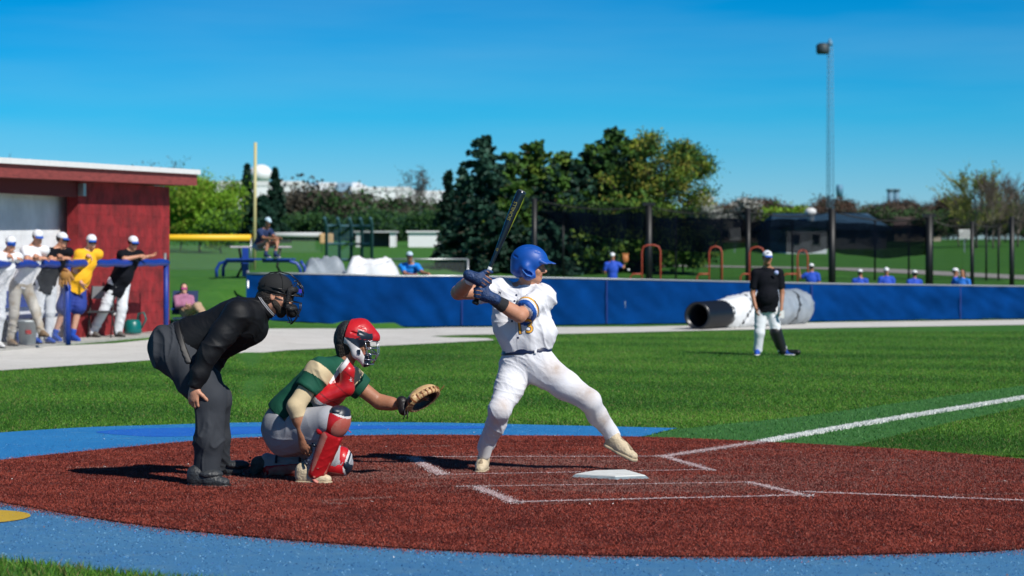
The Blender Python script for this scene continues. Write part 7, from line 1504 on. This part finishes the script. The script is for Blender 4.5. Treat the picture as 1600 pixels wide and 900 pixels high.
cc0 = J['pelvis']; lc = thing('camp_chair', (cc0.x, cc0.y, 0), 'low blue folding camp chair under the woman in mauve', 'chair'); m = MB(); m.box(V3((cc0.x, cc0.y, cc0.z - .13)), (.5, .45, .03)); m.build('seat', M_NAVYS, lc); m = MB(); m.box(V3((cc0.x - .06, cc0.y + .26, cc0.z + .18)), (.52, .03, .5), Matrix.Rotation(-.3, 3, 'X')); m.build('backrest', M_NAVYS, lc)
for sx_ in (-.24, .24):
    for sy in (-.2, .2): m = MB(); m.tube([V3((cc0.x + sx_, cc0.y + sy, cc0.z - .13)), V3((cc0.x + sx_, cc0.y - sy, 0))], .012, 6); m.build('leg', M_GALV, lc)
    m = MB(); m.box(V3((cc0.x + sx_ * 1.08, cc0.y, cc0.z + .06)), (.05, .42, .025)); m.build('armrest', M_BLUEPAINT, lc)
bottle(V3((-6.95, 46.3, .0)), mat('clear_white', (.6, .62, .62), .2), M_WHITE, 'white bottle on the ground left of the camp chair')

# man sitting on the picnic table
Yt = 55.75; J = px_joints(Yt, dict(pelvis=(404, 383, .15), chest=(411, 367, -.05), neck=(416, 356, -.15), head=(418.5, 347, -.22), shR=(405, 362, -.25), elR=(412, 372, -.45), wrR=(428, 373, -.62), shL=(422, 361, .0), elL=(428, 370, -.35), wrL=(437, 372, -.55), hpR=(403, 386, .0), knR=(419, 377, -.45), anR=(415, 399, -.55), hpL=(408, 386, .2), knL=(433, 378, -.3), anL=(430, 399, -.5)))
for q in 'LR': J['toe' + q] = J['an' + q] + V3((.12, -.15, -.08)); J['toe' + q].z = CH - (404 - HOR) * 56 / FPX + .02; J['an' + q].z = J['toe' + q].z + .09
person('man in a navy shirt and pale shorts sitting on top of the picnic table', J, None, V3((.6, -.8, -.2)), V3((.1, -.1, 1)), dict(shirt=M_NAVYS, sleeve=.8, pants=mat('khaki_shorts', (.45, .43, .40), .8), pantlen=.5, cap=mat('pale_blue_cap', (.45, .60, .68), .7), shoe=M_NAVYS, sole=M_WHITE, sock=M_NAVYS, sockh=.15, vox=.015, skin=M_SKIN2, sc=.96))
# man in sky blue leaning over the fence
Yf = 54.0; gz = float(T(-2.3, 54.4)); J = px_joints(Yf, dict(head=(640, 401, .0), neck=(640, 411, .1), chest=(640, 424, .25), pelvis=(640, 447, .45), shR=(628, 416, .15), elR=(633, 428, -.15), wrR=(651, 430, -.35), shL=(652, 416, .15), elL=(660, 426, -.1), wrL=(670, 428, -.3), hpR=(634, 452, .45), hpL=(646, 452, .45)))
for q, dx in (('R', -.12), ('L', .12)): J['an' + q] = V3((J['pelvis'].x + dx, Yf + .5, gz + .09)); J['kn' + q] = J['hp' + q].lerp(J['an' + q], .5) + V3((0, -.05, 0)); J['toe' + q] = J['an' + q] + V3((0, -.2, -.09))
person('man in a bright sky blue shirt leaning his forearms over the blue fence', J, None, V3((.3, -1, -.1)), V3((0, 0, 1)), dict(shirt=M_CYAN, sleeve=.75, pants=M_BSHORT, cap=mat('pale_blue_cap', (.45, .60, .68), .7), brim=M_NAVY, vox=.015, skin=M_SKIN2, handR=(V3((.2, -.3, -1)), V3((0, 1, 0)), V3((1, 0, 0))), handL=(V3((.5, -.3, -.8)), V3((0, 1, 0)), V3((-1, 0, 0)))))
# players beyond the fence
def beyond(px, captop, Y, lab, shirt, capc, armup=False, fwd=(0, -1, 0), glove=False, seated=True, hair=M_HAIR, nocap=False, longh=False):
    zt = CH - (captop - HOR) * Y / FPX; gz = float(T((px - 800) * Y / FPX, Y)); X = (px - 800) * Y / FPX; F_ = nv(V3(fwd)); Sd = F_.cross(V3((0, 0, 1))); b = V3((X, Y, 0)); J = {}
    J['head'] = V3((X, Y, zt - .135)); J['neck'] = V3((X, Y, zt - .27)); J['chest'] = V3((X, Y, zt - .52)); J['pelvis'] = V3((X, Y, zt - .88))
    for q, s_ in (('R', 1), ('L', -1)):
        J['sh' + q] = J['neck'] + Sd * .18 * s_ + V3((0, 0, -.1)); J['el' + q] = J['sh' + q] + Sd * .06 * s_ + V3((0, 0, -.26)); J['wr' + q] = J['el' + q] + F_ * .18 + V3((0, 0, .02)); J['hp' + q] = J['pelvis'] + Sd * .1 * s_ + V3((0, 0, -.04))
        hk = max(.25, (J['pelvis'].z - gz)); J['an' + q] = V3((X, Y, gz + .09)) + Sd * .13 * s_ + F_ * (.38 if hk < .75 else 0); J['kn' + q] = J['hp' + q].lerp(J['an' + q], .5) + F_ * (.25 if hk < .75 else .03) + V3((0, 0, .12 if hk < .75 else 0)); J['toe' + q] = J['an' + q] + F_ * .2 + V3((0, 0, -.09))
    if armup: J['elL'] = J['shL'] - Sd * .16 + V3((0, 0, -.10)); J['wrL'] = J['elL'] - Sd * .03 + V3((0, 0, .20))
    sp = dict(shirt=shirt, sleeve=.75, pants=M_WPANT, vox=.017, skin=M_SKIN2, hair=hair)
    if not nocap: sp['cap'] = capc; sp['brim'] = capc
    if longh: sp['longhair'] = True
    r, b_ = person(lab, J, None, V3(fwd), V3((0, 0, 1)), sp, 'players beyond the blue fence')
    if glove:
        g_ = J['wrL'] + V3((.02, -.03, .06)); o = thing('fielding_glove', g_, 'orange brown glove raised by the player in blue in front of the spruces', 'glove'); S = SDF(.014); S.el(g_, (.10, .06, .12), None, .02)
        for i in range(4): S.rc(g_ + V3((-.06 + .04 * i, 0, .04)), g_ + V3((-.08 + .055 * i, 0, .17)), .024, .02, .01)
        S.mesh('glove_body', [mat('orange_glove', (.42, .15, .04), .6)], o); m = MB(); m.box(g_ + V3((0, -.05, -.08)), (.1, .03, .03)); m.build('wrist_strap', M_MBRN, o)
        bp = V3(((981.5 - 800) * Y / FPX, Y - .2, CH - (421.5 - HOR) * Y / FPX)); bo = thing('baseball', bp, 'white baseball in the air beside the player with the raised glove', 'ball'); m = MB(); m.lathe([(.037 * math.sin(t) + 1e-4, -.037 * math.cos(t)) for t in np.linspace(0, math.pi, 10)], bp, 14); lb_ = m.build('ball_skin', M_WHITE, bo)
    return r
beyond(957, 394, 70, 'player in royal blue catching with a raised glove in front of the dark spruces', M_ROYALS, M_CAPW, True, glove=True)
def bench(px0, px1, Y, lab):
    a = on(px0, Y); b = on(px1, Y); o = thing('players_bench', (a + b) / 2, lab, 'bench', None); m = MB(); m.beam(a + V3((0, .1, .16)), b + V3((0, .1, .16)), .3, .04); m.build('seat', M_GALV, o)
    for t in (.1, .5, .9): m = MB(); m.box(a.lerp(b, t) + V3((0, .1, .07)), (.05, .25, .14)); m.build('leg', M_GALV, o)
beyond(1268, 411, 71, 'player in royal blue with one arm raised beside the thick cage post', M_ROYALS, M_CAPW, True, (.2, 1, 0))
beyond(1344, 420, 71.5, 'leftmost of the white capped heads seen from behind above the fence', M_ROYALS, M_CAPW, False, (.2, 1, 0))
beyond(1385, 417, 71, 'white capped player facing the camera between two turned away players', M_ROYALS, M_CAPW, False, (0, -1, 0))
beyond(1429, 421.5, 71.5, 'white capped player with his back turned left of the capped thick post', M_ROYALS, M_CAPW, False, (-.2, 1, 0))
beyond(1493, 418, 71, 'white capped player standing close to the dark haired one', M_ROYALS, M_CAPW, False, (1, -.3, 0))
beyond(1504, 420, 70.4, 'bareheaded dark haired player in bright blue beside the white capped one', mat('bright_blue_shirt', (.01, .16, .62), .75), M_CAPW, False, (-.6, -1, 0), nocap=True, longh=True)
